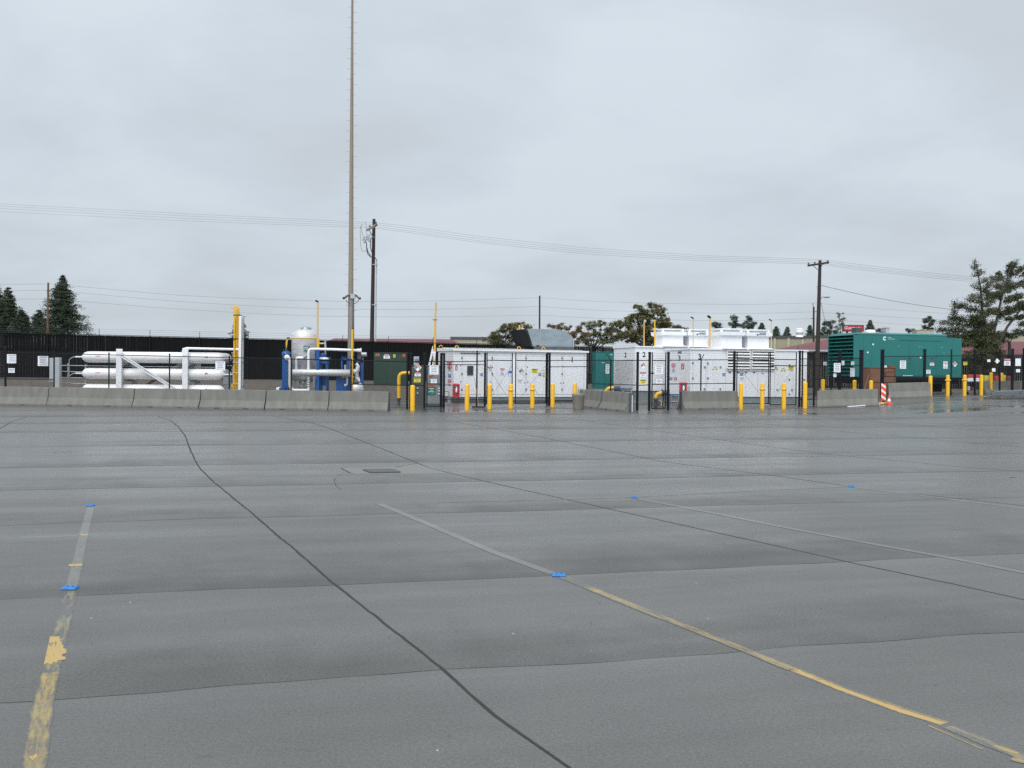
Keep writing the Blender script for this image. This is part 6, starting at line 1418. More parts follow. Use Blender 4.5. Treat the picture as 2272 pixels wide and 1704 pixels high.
# ------------------------------------------------------------------ teal generator
def generator():
    th = R_(13); d0 = 62.0; xa = P(1903, 850, d0).x; A = gp(xa, d0); T = thing('generator_container', 'large teal generator container with louvred end and white logo, on a black base', 'generator', A, th)
    W = uv(T, 2133.5, 790)[0]; zb = uv(T, 1903, 836)[1]; zt = uv(T, 1903, 741)[1]; D = 3.0; zb = uv(T, 2133, 837.5)[1] * .5 + zb * .5
    x1 = uv(T, 2101, 745)[0]; ztr = zt + .04; zlow = uv(T, 2125, 750.5)[1]
    m = MB(); m.box(0, x1, 0, D, zb, zt); m.box(x1, W, 0, D, zb, min(zlow, zt - .1)); m.build('body', TEAL, T)
    m = MB(); m.hexa([(-.12, -.03, zt), (x1, -.03, zt), (x1, D + .03, zt), (-.12, D + .03, zt), (-.02, .15, zt + .10), (x1 - .05, .15, zt + .10), (x1 - .05, D - .15, zt + .10), (-.02, D - .15, zt + .10)]); m.build('roof', TEAL, T)
    # louvred left end
    n = 11; hgt = (zt - .1 - zb) / n
    m = MB(); m.box(-.02, 0, .1, D - .1, zb + .08, zt - .05); m.build('louvre_void', TEALD, T)
    for k in range(n):
        z = zb + .06 + k * hgt; m = MB(); m.hexa([(-.34, .06, z), (-.02, .06, z + .04), (-.02, D - .06, z + .04), (-.34, D - .06, z), (-.34, .06, z + .02), (-.02, .06, z + hgt * .66), (-.02, D - .06, z + hgt * .66), (-.34, D - .06, z + .02)]); m.build('louvre_blade', TEAL, T)
    m = MB(); m.box(-.30, 0, -.0, .06, zb, zt); m.box(-.30, 0, D - .06, D, zb, zt); m.hexa([(-.34, 0, zt - .06), (0, 0, zt - .06), (0, D, zt - .06), (-.34, D, zt - .06), (-.30, 0, zt), (0, 0, zt + .02), (0, D, zt + .02), (-.30, D, zt)]); m.build('louvre_frame', TEAL, T)
    # door seams
    for px in (1916, 1934.5, 2018, 2046, 2077, 2113.5):
        x, _ = uv(T, px, 800); _, a = uv(T, px, 832); top = zt - .1 if px < 2100 else zlow - .1
        m = MB(); m.box(x - .008, x + .008, -.004, .003, zb + .1, top - (.0 if px < 1990 else .5 if px < 2100 else 0)); m.build('door_seam', mat('teal_shadow_gap', (0.006, 0.10, 0.09), .5), T)
    a = uv(T, 1995, 754); b = uv(T, 2091, 757.5); m = MB(); m.box(a[0], b[0], -.03, 0, a[1] - .02, a[1]); m.build('rain_gutter', TEAL, T)
    for px in (2018, 2068): x, z = uv(T, px, 794.5); m = MB(); m.box(x - .1, x + .1, -.03, 0, z - .025, z + .025); m.build('door_handle', GREYD, T)
    for px, py in ((1937, 764), (1925, 782), (2042.5, 793.5)): x, z = uv(T, px, py); m = MB(); m.box(x - .05, x + .05, -.02, 0, z - .05, z + .05); m.build('sticker', SIGNW, T)
    for px, py in ((1994, 768), (2040, 770), (2046, 770), (2090, 771), (2094, 783)): x, z = uv(T, px, py); m = MB(); m.box(x - .03, x + .03, -.02, 0, z - .02, z + .02); m.build('hinge', LGREY, T)
    # white C-shaped logo and small lettering
    x, z = uv(T, 1963, 751); m = MB(); R1, R2 = .125, .055; n = 14; vs = []
    for k in range(n + 1):
        a_ = R_(48) + (R_(312) - R_(48)) * k / n; vs += [(x + R1 * math.cos(a_), -.006, z + R1 * math.sin(a_) * 1.05), (x + R2 * math.cos(a_), -.006, z + R2 * math.sin(a_))]
    m.add(vs, [(2 * k, 2 * k + 2, 2 * k + 3, 2 * k + 1) for k in range(n)]); m.add([(x + .02, -.006, z + .015), (x + .09, -.006, z + .07), (x + .09, -.006, z + .1), (x - .02, -.006, z + .05)], [(0, 1, 2, 3)]); m.build('brand_mark', SIGNW, T)
    x, z = uv(T, 1975, 749); x2, z2 = uv(T, 1975, 752); m = MB(); m.text('Power', x - .03, z + .01, .07, -.006); m.text('Generation', x + .11, z2, .07, -.006); m.build('lettering', SIGNW, T)
    x, z = uv(T, 2014, 834); m = MB(); m.box(x - .35, x + .35, -.01, 0, z, z + .035); m.build('sticker', SIGNW, T)
    # base: fuel tank frame and trailer wheels, black
    m = MB(); m.box(.1, W - .1, .15, D - .15, zb - .42, zb); m.box(.1, W - .1, .05, .15, zb - .2, zb); m.build('base_tank', BLACK, T)
    for x in (.6, W * .35, W * .62, W - .7):
        m = MB(); m.box(x - .08, x + .08, .3, .5, 0, zb - .4); m.box(x - .2, x + .2, .2, .6, 0, .05); m.build('leg', BLACK, T)
    for x in (W * .42, W * .55):
        m = MB(); m.lathe([(.12, -.12), (.42, -.13), (.45, -.08), (.45, .08), (.42, .13), (.12, .12)], (x, .45, .45), 24, ax=(0, 1, 0)); m.build('wheel', BLACK, T)
    m = MB(); m.box(W * .3, W * .9, .9, 1.1, .1, zb - .3); m.build('axle_frame', BLACK, T)
    # roof gear
    for (x0, x1_, y0, mt, nm) in ((1899, 1912.5, 727, GREYD, 'exhaust_box'), ):
        a = uv(T, x0, 738, .8); b = uv(T, x1_, y0, .8); m = MB(); m.box(a[0], b[0], .8, 1.3, zt + .05, b[1]); m.build(nm, mt, T)
    a = uv(T, 1931, 736, 1.2); m = MB(); m.lathe([(.32, zt + .05), (.34, zt + .22), (.30, zt + .30), (.15, zt + .34), (.02, zt + .35)], (a[0], 1.2, 0), 20); m.build('roof_fan', TANKW, T)
    a = uv(T, 1960, 736, 1.2); m = MB(); m.box(a[0] - .12, a[0] + .1, 1.1, 1.3, zt + .05, zt + .28); m.build('vent_box', GREY, T)
generator()
T, W, H = cab('wooden_crate', 'tall brown crate leaning plank beside it, in front of the teal generator', 'crate', 1929, 1987, 816.5, 880, 58.6, 1.0, PLY, .08, ground=gz(21.5, 58.6))
m = MB(); m.box(-.015, 0.06, -.025, 0, 0, H); m.box(W - .06, W + .015, -.025, 0, 0, H); m.box(0, W, -.025, 0, H * .46, H * .5); m.build('batten', mat('crate_batten', (0.13, 0.062, 0.038), .75), T)
psign(T, 'orange', 1967, 1980, 821.5, 823.5, -.03, 'sticker'); psign(T, 'small', 1953, 1957, 823, 824.5, -.03, 'sticker'); psign(T, 'navy', 1962.5, 1966, 826, 834, -.03, 'sticker')
for x0, x1, lb, mt in ((1960.5, 1968, 'small pale carton on top of the brown crate, left one', SIGNW), (1972, 1986, 'small dark carton on top of the brown crate, right one', PLY)):
    m = MB(); a = P(x0, 816.3, 58.9); b = P(x1, 811, 58.9); m.box(a.x, b.x, 58.9, 59.3, a.z + .005, b.z); m.box(a.x + .02, (a.x + b.x) / 2, 58.895, 58.9, a.z + .03, b.z - .03); simple('carton', lb, 'box', m, mt, 'cartons on the crate')
m = MB(); m.bar(P(1918, 864, 57.5), P(1928.5, 832, 58.4), .03, .1); simple('timber', 'thin board leaning against the left side of the brown crate', 'board', m, PLY)
def drum(label, px, y0, y1, d, wpx, mt, lab=None):
    x = P(px, 850, d).x; b = gp(x, d); T = thing('drum', label, 'drum', b, group='coloured drums behind the far right barrier'); H = P(px, y0, d).z - b.z; r = wpx / 2 / ppm(d)
    H2 = min(H, .9); z = H - H2
    m = MB(); m.lathe([(r * .96, z), (r, z + .02), (r, z + H2 * .33), (r * 1.03, z + H2 * .35), (r, z + H2 * .37), (r, z + H2 * .66), (r * 1.03, z + H2 * .68), (r, z + H2 * .7), (r, H - .02), (r * .9, H), (r * .85, H - .02)], (0, 0, 0), 20); m.build('shell', mt, T)
    if z > .03: m = MB(); m.box(-r * .95, r * .95, -r * .95, r * .95, 0, z); m.build('pallet', PLY, T)
YD = mat('yellow_drum_plastic', (0.45, 0.42, 0.02), .5); RD = mat('red_drum_paint', (0.30, 0.015, 0.02), .5); DRD = mat('dark_red_drum', (0.11, 0.015, 0.02), .5)
drum('bright yellow drum just right of the plain right bollard', 2188, 833, 850, 61, 12, YD); drum('red drum between two distant bollards', 2211, 834, 850, 61.5, 12, RD); drum('yellow drum right of the red drum', 2227.5, 832, 850, 62, 7, YD); drum('dark red drum nearest the right edge', 2237, 834, 850, 61.5, 10, DRD)
# hand cart
T = thing('hand_cart', 'small cart loaded with red and white boxes behind the right bollards', 'cart', gp(P(2152, 860, 60).x, 60)); b = TM[T.name].translation
zc = P(2155, 846, 60).z - b.z
m = MB(); m.box(-.35, .6, -.3, .3, zc - .06, zc); m.build('deck', GREYD, T)
for x in (-.3, .52):
    m = MB(); m.cyl((x, 0, .1), (x, 0, zc), .02, n=6); m.cyl((x, -.3, .1), (x, -.3, zc), .02, n=6); m.build('leg', GREYD, T); m = MB(); m.lathe([(.02, -.03), (.09, -.03), (.09, .03), (.02, .03)], (x, -.3, .09), 14, ax=(0, 1, 0)); m.build('wheel', BLACK, T)
m = MB(); m.box(-.3, .55, -.28, .28, .22, .26); m.build('shelf', GREYD, T)
m = MB(); m.box(-.28, -.1, -.25, .1, .26, .5, 0); m.box(0, .22, -.25, .1, .26, .45, 1); m.build('lower_load', [LGREY, RD], T)
T.parent = None
for x0, lb, mt in ((-.2, 'white carton with red top on the small cart, left one', 0), (.18, 'white carton with red top on the small cart, right one', 1)):
    m = MB(); m.box(b.x + x0, b.x + x0 + .3, 59.8, 60.1, b.z + zc + .002, b.z + zc + .2, 0); m.box(b.x + x0, b.x + x0 + .3, 59.8, 60.1, b.z + zc + .2, b.z + zc + .42, 1); simple('carton', lb, 'box', m, [SIGNW, mat('pinkish_red_box', (.45, .06, .05), .6)], 'cartons on the cart')

# ------------------------------------------------------------------ buildings beyond
def roofbld(label, x0, x1, ye, yt, d, dep, mroof, mwall, slope=True, x0t=None, x1t=None, yw=None):
    a = P(x0, ye, d); b = P(x1, ye, d); zt = P(x0, yt, d).z; T = thing('building', label, 'building', Vector((a.x, d, ztop(a.x)))); z0 = ztop(0) - .5
    m = MB(); m.box(a.x, b.x, d, d + dep, z0, a.z); m.build('wall', mwall, T, True)
    o = .6; ax = P(x0t or x0, yt, d + dep / 2).x; bxx = P(x1t or x1, yt, d + dep / 2).x; zr = P(x0, yt, d + dep / 2).z
    m = MB(); m.add([(a.x - o, d - o, a.z), (b.x + o, d - o, a.z), (b.x + o, d + dep, a.z), (a.x - o, d + dep, a.z), (ax, d + dep / 2, zr), (bxx, d + dep / 2, zr)],
                    [(0, 1, 5, 4), (1, 2, 5), (2, 3, 4, 5), (3, 0, 4), (0, 3, 2, 1)]); m.build('roof', mroof, T, True)
    m = MB(); m.box(a.x - o, b.x + o, d - o - .1, d - o, a.z - .12, a.z + .08); m.build('gutter', LGREY, T, True)
    return T
roofbld('long low building with dark red roof just above the back fence, behind the poles', 728, 1012, 762, 750.5, 105, 14, REDROOF, BEIGE, x0t=742, x1t=1000)
roofbld('red hipped roof building behind the fence between enclosure 3 and the generator', 1766, 1960, 778, 752, 85, 12, REDROOF, BEIGE, x0t=1838, x1t=1940)
roofbld('red roofed building behind the big tree at the right edge', 2175, 2420, 792, 757, 85, 12, REDROOF, BEIGE, x0t=2190, x1t=2400)
roofbld('grey roofed house at the far left edge behind the fence', -120, 20, 768, 744, 90, 12, mat('grey_shingle', (.10, .09, .085), .85), BEIGE, x0t=-100, x1t=6)
def flatbld(label, x0, x1, y0, d, dep, mt, rib=None, d1=None, y1=None):
    """wall from (x0,y0,d) to (x1,y1,d1)"""
    d1 = d1 or d; y1 = y1 or y0; a = P(x0, y0, d); b = P(x1, y1, d1); z0 = ztop(0) - .5; T = thing('building', label, 'building', Vector((a.x, a.y, ztop(a.x))), math.atan2(b.y - a.y, b.x - a.x))
    W = math.hypot(b.x - a.x, b.y - a.y); H = (a.z + b.z) / 2 - ztop(a.x)
    m = MB(); m.box(0, W, 0, dep, -1.0, H); m.build('wall', mt, T)
    m = MB(); m.box(-.1, W + .1, -.12, dep + .1, H, H + .25); m.build('eave', GREYD, T)
    if rib:
        n = int(W / rib)
        for i in range(n + 1): m = MB(); m.box(i * rib - .14, i * rib + .14, -.1, 0, -1, H - .002); m.build('wall_rib', TANL, T)
    return T
flatbld('tan ribbed metal warehouse behind enclosure 3 and the generator', 1690, 2010, 752, 125, 25, TAN, 1.9, 112, 744)
flatbld('beige flat building strip left of the bushy tree, above the back fence', 1001, 1110, 752.5, 112, 12, BEIGE)
flatbld('beige flat building behind the red roof at the right edge', 2180, 2420, 744, 118, 15, TAN)
# roof ventilator
d = 119; T = thing('roof_ventilator', 'round white roof ventilator on the tan warehouse', 'ventilator', P(1774, 748, d))
m = MB(); m.lathe([(.5, 0), (.42, .15), (.30, .22), (.42, .3), (.50, .36), (.50, .62), (.42, .70), (.46, .74), (.40, .82), (.05, .86)], (0, 0, 0), 20); m.v = [Vector((p.x * .95, p.y * .95, p.z * 1.25)) for p in m.v]; m.build('cowl', TANKW, T)
m = MB(); m.box(-.5, .5, -.4, .4, -.25, .02); m.build('curb', GREYD, T)
# shop sign
d = 105; T = thing('shop_sign', 'red roadside sign with white script behind the teal generator roof', 'sign', P(1873, 770, d)); a = P(1872, 735.5, d); b = P(1917, 721, d)
m = MB(); m.box(a.x, b.x, d, d + .3, a.z, b.z, 0); m.box(a.x + .06, b.x - .06, d - .02, d, a.z + .06, b.z - .06, 1)
m.text('Guaranty', (a.x + b.x) / 2 - .1, (a.z + b.z) / 2, (b.z - a.z) * .62, d - .03, 2, shear=.3, wmax=(b.x - a.x) * .85, bold=.02); m.build('face', [mat('dark_red_frame', (.12, .02, .02), .5), mat('sign_red', (.36, .02, .03), .5), mat('faded_white', (.62, .58, .56), .5)], T, True)
for x in (1880, 1909): m = MB(); q = P(x, 770, d); m.box(q.x - .1, q.x + .1, d + .05, d + .25, ztop(20) - .3, a.z); m.build('post', GREYD, T, True)
# dark rooftop gear beyond the generator
for lb, x0, x1, y0, y1, mt in (('pale rooftop unit beyond the generator roof, right of the white dome', 1965.5, 1973.5, 727.5, 742, LGREY), ('beige rooftop unit on the far building, beneath the dense round tree', 2034, 2066, 733, 742, BEIGE), ('small white rooftop unit right of the beige one', 2066, 2074, 732.5, 741, LGREY)):
    m = MB(); a = P(x0, y1 + 12, 116); b = P(x1, y0, 116); m.box(a.x, b.x, 116, 117.5, a.z, b.z); m.box(a.x - .05, b.x + .05, 115.95, 117.55, b.z, b.z + .05); simple('rooftop_unit', lb, 'roof unit', m, mt, 'rooftop units')

# ------------------------------------------------------------------ trees
def leafmat(name, col, var=.35):
    m = mat(name, col, .7, var=var, scale=1.5, spec=.2); return m
CONIF = leafmat('conifer_needles', (0.045, 0.062, 0.038)); CONIF2 = leafmat('grey_green_needles', (0.085, 0.115, 0.075)); OLIVE = leafmat('olive_leaves', (0.135, 0.135, 0.055)); RUST = leafmat('rusty_leaves', (0.16, 0.095, 0.06)); MAPLE = leafmat('maple_leaves', (0.125, 0.115, 0.050))
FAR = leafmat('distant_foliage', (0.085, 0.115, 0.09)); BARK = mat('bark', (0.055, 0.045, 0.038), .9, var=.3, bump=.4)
def leaf(mb, p, s_, rnd, droop=0.0, m=0):
    a = rnd.uniform(0, 6.283); t = rnd.uniform(-.6, .6) - droop; d = Vector((math.cos(a) * math.cos(t), math.sin(a) * math.cos(t), math.sin(t)))
    u = d.cross(Vector((rnd.uniform(-1, 1), rnd.uniform(-1, 1), rnd.uniform(-.3, 1))));
    if u.length < .05: u = d.orthogonal()
    u.normalize(); l_ = s_ * rnd.uniform(.7, 1.3)
    mb.add([p, p + d * l_ * .5 + u * l_ * .3, p + d * l_, p + d * l_ * .5 - u * l_ * .3], [(0, 1, 2, 3)], m)
def conifer(label, px, ytop, ybase_w, d, wpx, mt=CONIF, seed=1, n_whorl=26, leafs=26, ls=None, lean=0, gap=0.0, group='conifers beyond the back fence', asym=0.0, zbase=None, name='conifer'):
    """ytop: tip row; ybase_w: row at which the crown reaches its full width wpx"""
    rnd = random.Random(seed); x = P(px, ytop, d).x; g = ztop(x) if zbase is None else zbase; zt = P(px, ytop, d).z; zw = P(px, ybase_w, d).z; Rm = wpx / 2 / ppm(d); ls = ls or 3.4 / ppm(d); leafs = int(leafs * 2.6)
    T = thing(name, label, 'tree', Vector((x, d, g)), group=group); H = zt - g
    m = MB(); m.tube([Vector((0, 0, -.3)), Vector((lean * .5, 0, H * .5)), Vector((lean, 0, H * .97))], [H * .016 + .05, H * .01 + .03, .015], 8); m.build('trunk', BARK, T)
    m = MB(); lb_ = MB(); zl = max((zw - g) - (zt - zw) * .12, H * .12)
    for k in range(n_whorl):
        f = (k + rnd.uniform(-.3, .3)) / n_whorl; z = H - (H - zl) * f; rr = Rm * (max(0, (H - z) / (H - (zw - g)))) ** .8 * (1 + .22 * math.sin(k * 2.4 + seed)); rr = min(rr, Rm)
        nb = 11 if f > .15 else 5
        for j in range(nb):
            if rnd.random() < gap: continue
            a = rnd.uniform(0, 6.283); L_ = rr * rnd.uniform(.55, 1.12) * (1 + asym * math.cos(a)) + ls * .6; dr = rnd.uniform(.05, .35); cx_ = lean * z / H
            tip = Vector((cx_ + L_ * math.cos(a), L_ * math.sin(a), z - L_ * dr + rnd.uniform(-.1, .25) * L_)); st = Vector((cx_, 0, z))
            if L_ > ls * 2: lb_.add([st, st + Vector((0, 0, .04)), tip], [(0, 1, 2)])
            nl = int(leafs * (.35 + .65 * L_ / Rm))
            for q in range(nl):
                u = rnd.uniform(.12, 1) ** .8; p = st.lerp(tip, u) + Vector((rnd.gauss(0, 1), rnd.gauss(0, 1), rnd.gauss(0, .5))) * (L_ * .13 * (1.15 - u) + ls * .4)
                leaf(m, p, ls * (1.15 - .4 * u), rnd, .15)
    m.build('crown', mt, T)
    if lb_.f: lb_.build('branches', BARK, T)
    return T
conifer('tall dark conifer rising behind the brown pole at left', 139, 613, 728, 130, 120, seed=3, n_whorl=40, leafs=34)
conifer('short side crown of dark conifer left of the brown pole', 86, 690, 735, 132, 56, seed=14, n_whorl=16, leafs=24)
conifer('dark conifer cut by the left edge', 18, 640, 740, 140, 96, seed=4, n_whorl=32, leafs=30)
conifer('slim spire conifer at the very left edge', -6, 632, 735, 145, 64, seed=5, n_whorl=30, leafs=24)
conifer('small rounded conifer right of the left edge trees', 48, 688, 740, 120, 62, seed=6, n_whorl=20, leafs=28)
conifer('narrow green tree hidden behind the yellow vent pipes', 531, 700, 752, 120, 44, mt=CONIF2, seed=8, n_whorl=20, leafs=20)
def broad(label, px, d, blobs, mt, seed, ls, n, name='tree', trunk=True, zb=None, group='leafy trees beyond the back fence', limb=None, mt2=None):
    """blobs: (px,py,rx,ry) clumps forming the crown, filled with leaf faces"""
    rnd = random.Random(seed); x = P(px, 760, d).x; g = ztop(x) if zb is None else zb; T = thing(name, label, 'tree', Vector((x, d, g)), group=group); b = Vector((x, d, g))
    n = int(n * 2.3); m = MB(); lm = MB(); tot = sum(q[2] * q[3] for q in blobs)
    low = min(P(q[0], q[1] + q[3], d).z for q in blobs); fork = Vector((x, d, max(g + .5, low - .2)))
    for (bx_, by, rx, ry) in blobs:
        c = P(bx_, by, d); RX = rx / ppm(d); RZ = ry / ppm(d); cy = rnd.uniform(-.4, .4) * RX; c.y += cy
        mid = fork.lerp(c, .5) + Vector((rnd.uniform(-.2, .2) * RX, 0, -.1 * RZ)); w0 = .03 + RX * .03
        lm.tube([fork - Vector((0, 0, .2)), mid, c], [w0 * 1.3, w0, w0 * .4], 5)
        for _ in range(6):
            a = rnd.uniform(0, 6.283); e_ = c + Vector((math.cos(a) * RX * .8, rnd.uniform(-.6, .6) * RX, math.sin(a) * RZ * .8)); lm.tube([c.lerp(mid, .3), e_], [w0 * .4, w0 * .12], 4)
        cl = max(5, int(rx * ry / 14)); nn = int(n * rx * ry / tot / cl) + 1
        for _ in range(cl):
            while True:
                v = Vector((rnd.uniform(-1, 1), rnd.uniform(-1, 1), rnd.uniform(-1, 1)))
                if .25 < v.length < 1: break
            cc = c + Vector((v.x * RX, v.y * RX * .9, v.z * RZ)); cr = ls * rnd.uniform(1.2, 2.6)
            for _ in range(nn):
                leaf(m, cc + Vector((rnd.gauss(0, cr * .5), rnd.gauss(0, cr * .5), rnd.gauss(0, cr * .38))), ls, rnd, 0, 1 if mt2 and rnd.random() < .3 else 0)
    m.build('crown', [mt, mt2 or mt], T, True); lm.build('limbs', BARK, T, True)
    t = MB(); t.tube([b - Vector((0, 0, .3)), fork], [.18, .13], 8); t.build('trunk', BARK, T, True)
    return T
L90 = 2.7 / ppm(95)
broad('bushy olive tree left of the duct opening of enclosure 1', 1112, 95, [(1090, 752, 18, 13), (1108, 740, 18, 14), (1127, 730, 17, 13), (1143, 726, 14, 10), (1118, 755, 24, 12), (1160, 722, 10, 7), (1172, 728, 10, 9), (1150, 745, 18, 16)], OLIVE, 11, L90, 5200, mt2=MAPLE)
broad('sparse rust coloured tree right of the duct', 1240, 96, [(1222, 727, 12, 6), (1245, 726, 14, 8), (1262, 735, 16, 12), (1275, 752, 16, 13), (1285, 730, 12, 10), (1296, 748, 14, 14)], RUST, 12, L90, 2600, mt2=OLIVE)
broad('thin green tree with bare limbs between the duct and the big spreading tree', 1318, 97, [(1298, 718, 6, 6), (1316, 722, 13, 10), (1336, 718, 11, 8), (1308, 740, 16, 13), (1335, 742, 18, 14), (1356, 735, 14, 12), (1320, 760, 26, 9), (1352, 756, 18, 12)], OLIVE, 13, L90, 3800, mt2=CONIF2)
broad('large spreading brown-green tree behind enclosure 2', 1440, 90, [(1447, 676, 12, 6), (1420, 682, 13, 9), (1462, 690, 14, 11), (1437, 700, 26, 16), (1405, 708, 20, 12), (1385, 722, 18, 12), (1470, 712, 20, 16), (1483, 728, 16, 14), (1440, 728, 32, 16), (1400, 742, 28, 14), (1372, 745, 22, 12), (1430, 755, 40, 12), (1475, 745, 16, 16), (1360, 725, 10, 10)], MAPLE, 15, L90, 15000, mt2=OLIVE)
broad('low green shrub tree right of the big spreading tree', 1512, 96, [(1505, 727, 10, 8), (1520, 731, 8, 5), (1500, 738, 12, 7)], OLIVE, 16, L90, 900)
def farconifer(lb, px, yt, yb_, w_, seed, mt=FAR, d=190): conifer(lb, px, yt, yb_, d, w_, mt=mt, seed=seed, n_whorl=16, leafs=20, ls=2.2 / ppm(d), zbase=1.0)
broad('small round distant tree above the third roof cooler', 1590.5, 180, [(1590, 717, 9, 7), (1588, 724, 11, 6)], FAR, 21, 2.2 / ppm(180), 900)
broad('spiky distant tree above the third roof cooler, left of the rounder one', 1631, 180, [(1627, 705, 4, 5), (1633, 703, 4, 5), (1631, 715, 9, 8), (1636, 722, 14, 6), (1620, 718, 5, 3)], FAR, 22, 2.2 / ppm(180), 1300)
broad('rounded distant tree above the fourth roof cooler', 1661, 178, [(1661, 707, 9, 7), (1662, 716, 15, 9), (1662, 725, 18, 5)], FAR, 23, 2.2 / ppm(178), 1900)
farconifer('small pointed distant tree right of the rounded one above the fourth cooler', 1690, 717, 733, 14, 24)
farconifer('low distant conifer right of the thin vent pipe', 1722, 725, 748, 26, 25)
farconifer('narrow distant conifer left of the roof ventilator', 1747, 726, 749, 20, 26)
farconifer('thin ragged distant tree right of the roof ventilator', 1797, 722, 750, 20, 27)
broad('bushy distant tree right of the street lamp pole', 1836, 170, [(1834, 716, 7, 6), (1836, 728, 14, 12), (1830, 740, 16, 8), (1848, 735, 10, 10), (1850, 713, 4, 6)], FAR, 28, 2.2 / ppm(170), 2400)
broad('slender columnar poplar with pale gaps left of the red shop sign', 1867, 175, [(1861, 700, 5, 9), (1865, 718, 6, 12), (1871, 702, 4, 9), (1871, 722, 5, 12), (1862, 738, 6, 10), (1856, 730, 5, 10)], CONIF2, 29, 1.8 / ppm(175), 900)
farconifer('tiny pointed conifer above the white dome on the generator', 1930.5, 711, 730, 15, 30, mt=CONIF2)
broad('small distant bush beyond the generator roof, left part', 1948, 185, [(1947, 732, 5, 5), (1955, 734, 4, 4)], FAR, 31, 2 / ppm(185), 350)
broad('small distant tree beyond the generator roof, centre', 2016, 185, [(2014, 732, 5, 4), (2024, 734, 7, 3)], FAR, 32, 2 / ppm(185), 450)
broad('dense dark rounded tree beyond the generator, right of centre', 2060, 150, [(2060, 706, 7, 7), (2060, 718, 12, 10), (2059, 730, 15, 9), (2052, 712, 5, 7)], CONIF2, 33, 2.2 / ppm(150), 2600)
# two big right trees: ragged conifers with open branching
def ragged(label, px_b, d, trunk, boughs, seed, mt, n, name='pine_tree'):
    """trunk: photo points; boughs: (x0,y0,x1,y1,thick) foliage sprays"""
    rnd = random.Random(seed); x = P(px_b, 850, d).x; g = ztop(x) - .2; T = thing(name, label, 'tree', Vector((x, d, g)), group='big ragged pines at the right edge')
    t = MB()
    for tr in trunk:
        pts = [P(q[0], q[1], d) for q in tr[0]]; r0, r1 = tr[1], tr[2]; t.tube(pts, [r0 + (r1 - r0) * i / (len(pts) - 1) for i in range(len(pts))], 8)
    t.build('trunk', BARK, T, True); ls = 3.0 / ppm(d); n = int(n * 2.5); m = MB(); br = MB(); tot = sum(math.hypot(q[2] - q[0], q[3] - q[1]) * q[4] for q in boughs)
    for (x0, y0, x1, y1, th_) in boughs:
        L_ = math.hypot(x1 - x0, y1 - y0); k = max(20, int(n * L_ * th_ / tot)); a = P(x0, y0, d); b = P(x1, y1, d + rnd.uniform(-1.2, 1.2)); br.tube([a, a.lerp(b, .5) + Vector((0, 0, -.1)), b], [.05, .03, .01], 4)
        tuft = [(rnd.uniform(.05, 1), rnd.uniform(-1, 1), rnd.uniform(-1, 1)) for _ in range(max(7, int(L_ / 1.3)))]
        for _ in range(k):
            f, v, w_ = rnd.choice(tuft); f += rnd.gauss(0, .03); s_ = th_ / ppm(d) * (1.05 - .55 * f)
            p = a.lerp(b, f) + Vector((rnd.gauss(0, .13), w_ * s_ * 1.3 + rnd.gauss(0, .12), v * s_ * .75 + rnd.gauss(0, .09)))
            leaf(m, p, ls, rnd, -.35)
    m.build('crown', mt, T, True); br.build('branches', BARK, T, True)
PINE = leafmat('pine_needles', (0.075, 0.085, 0.042)); 
bo = [(2162, 578, 2162, 600, 4), (2162, 596, 2172, 588, 3), (2163, 605, 2180, 600, 4), (2165, 612, 2182, 604, 3), (2163, 608, 2158, 614, 3), (2170, 630, 2192, 618, 6), (2172, 640, 2155, 632, 5), (2176, 650, 2205, 622, 9), (2175, 660, 2150, 658, 6), (2178, 665, 2230, 645, 9),
      (2182, 672, 2145, 664, 7), (2176, 690, 2120, 676, 9), (2118, 668, 2118, 695, 5), (2118, 684, 2138, 674, 4), (2120, 690, 2111, 700, 6), (2176, 706, 2108, 706, 10), (2176, 720, 2084, 716, 9), (2176, 735, 2078, 731, 10), (2176, 690, 2176, 770, 20), (2186, 700, 2210, 690, 10), (2176, 750, 2100, 742, 12),
      (2178, 760, 2120, 765, 14), (2182, 770, 2225, 765, 16), (2178, 785, 2140, 790, 16), (2180, 790, 2230, 786, 14), (2176, 800, 2145, 812, 14), (2180, 740, 2200, 730, 14), (2172, 712, 2170, 760, 22), (2190, 810, 2225, 804, 12), (2180, 820, 2200, 835, 16), (2165, 820, 2145, 838, 12), (2176, 700, 2150, 722, 14), (2176, 725, 2205, 745, 16), (2176, 740, 2130, 755, 16), (2176, 760, 2215, 750, 14), (2180, 680, 2200, 672, 12), (2172, 775, 2200, 800, 22), (2170, 745, 2195, 775, 22)]
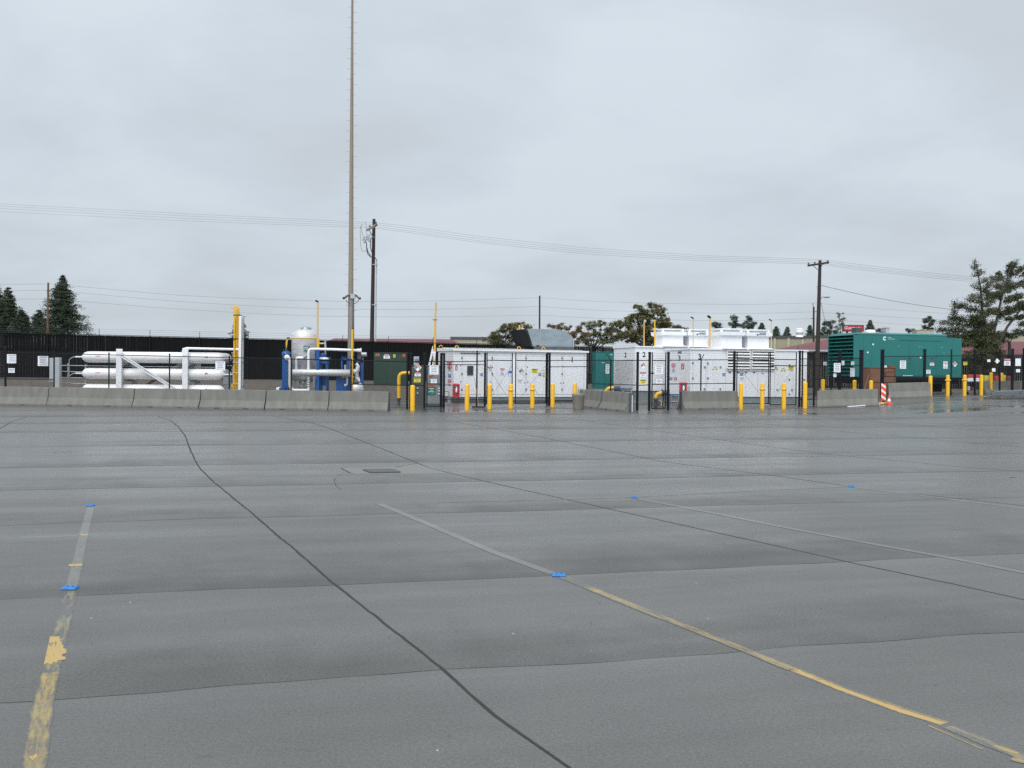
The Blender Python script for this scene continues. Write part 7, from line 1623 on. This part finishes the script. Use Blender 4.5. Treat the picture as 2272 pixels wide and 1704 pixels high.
ragged('big dark ragged conifer overlapping the right end of the teal generator', 2174, 76, [([(2174, 860), (2176, 780), (2180, 700), (2176, 640), (2164, 575)], .2, .02)], bo, 41, PINE, 15000)
bo2 = [(2235, 650, 2245, 582, 6), (2245, 600, 2257, 578, 4), (2250, 610, 2275, 590, 5), (2232, 630, 2215, 606, 5), (2225, 620, 2200, 618, 5), (2232, 640, 2205, 634, 7), (2240, 640, 2280, 625, 8), (2225, 660, 2190, 650, 8), (2228, 668, 2272, 655, 9), (2222, 690, 2192, 690, 9), (2226, 690, 2285, 682, 9), (2215, 700, 2245, 692, 9),
       (2210, 712, 2195, 730, 9), (2230, 710, 2275, 702, 6), (2262, 722, 2290, 712, 6), (2250, 735, 2285, 740, 6), (2270, 640, 2290, 600, 6), (2215, 740, 2225, 760, 8), (2240, 585, 2238, 610, 5), (2262, 612, 2285, 604, 5), (2255, 675, 2280, 672, 5), (2206, 655, 2200, 670, 6)]
ragged('open branched pine with leaning trunks cut by the right edge', 2215, 80, [([(2198, 790), (2205, 740), (2222, 660), (2240, 600), (2246, 580)], .14, .02), ([(2213, 770), (2235, 725), (2262, 690), (2290, 655)], .13, .05), ([(2198, 860), (2198, 790), (2213, 770)], .16, .13)], bo2, 42, PINE, 9000)
broad('low dark shrubs under the pine at the right edge', 2240, 84, [(2225, 745, 14, 12), (2250, 748, 10, 8), (2238, 742, 10, 8)], CONIF2, 43, 2.4 / ppm(84), 1200, group='shrubs')

# ------------------------------------------------------------------ grit and small litter
rnd = random.Random(99); m = MB()
for _ in range(170):
    y = 3.6 + 22 * rnd.random() ** 1.5; x = rnd.uniform(-.56, .56) * y; r = rnd.uniform(.003, .009); q = gp(x, y)
    m.add([q + Vector((-r, -r * .6, 0)), q + Vector((r, -r * .7, 0)), q + Vector((r * .6, r, 0)), q + Vector((-r * .8, r * .7, 0)), q + Vector((0, 0, r * 1.1))], [(0, 1, 4), (1, 2, 4), (2, 3, 4), (3, 0, 4)], 0 if rnd.random() < .8 else 1)
o = m.build('grit', [GREYD, mat('pale_pebble', (.3, .29, .26), .8)]); o['kind'] = 'stuff'
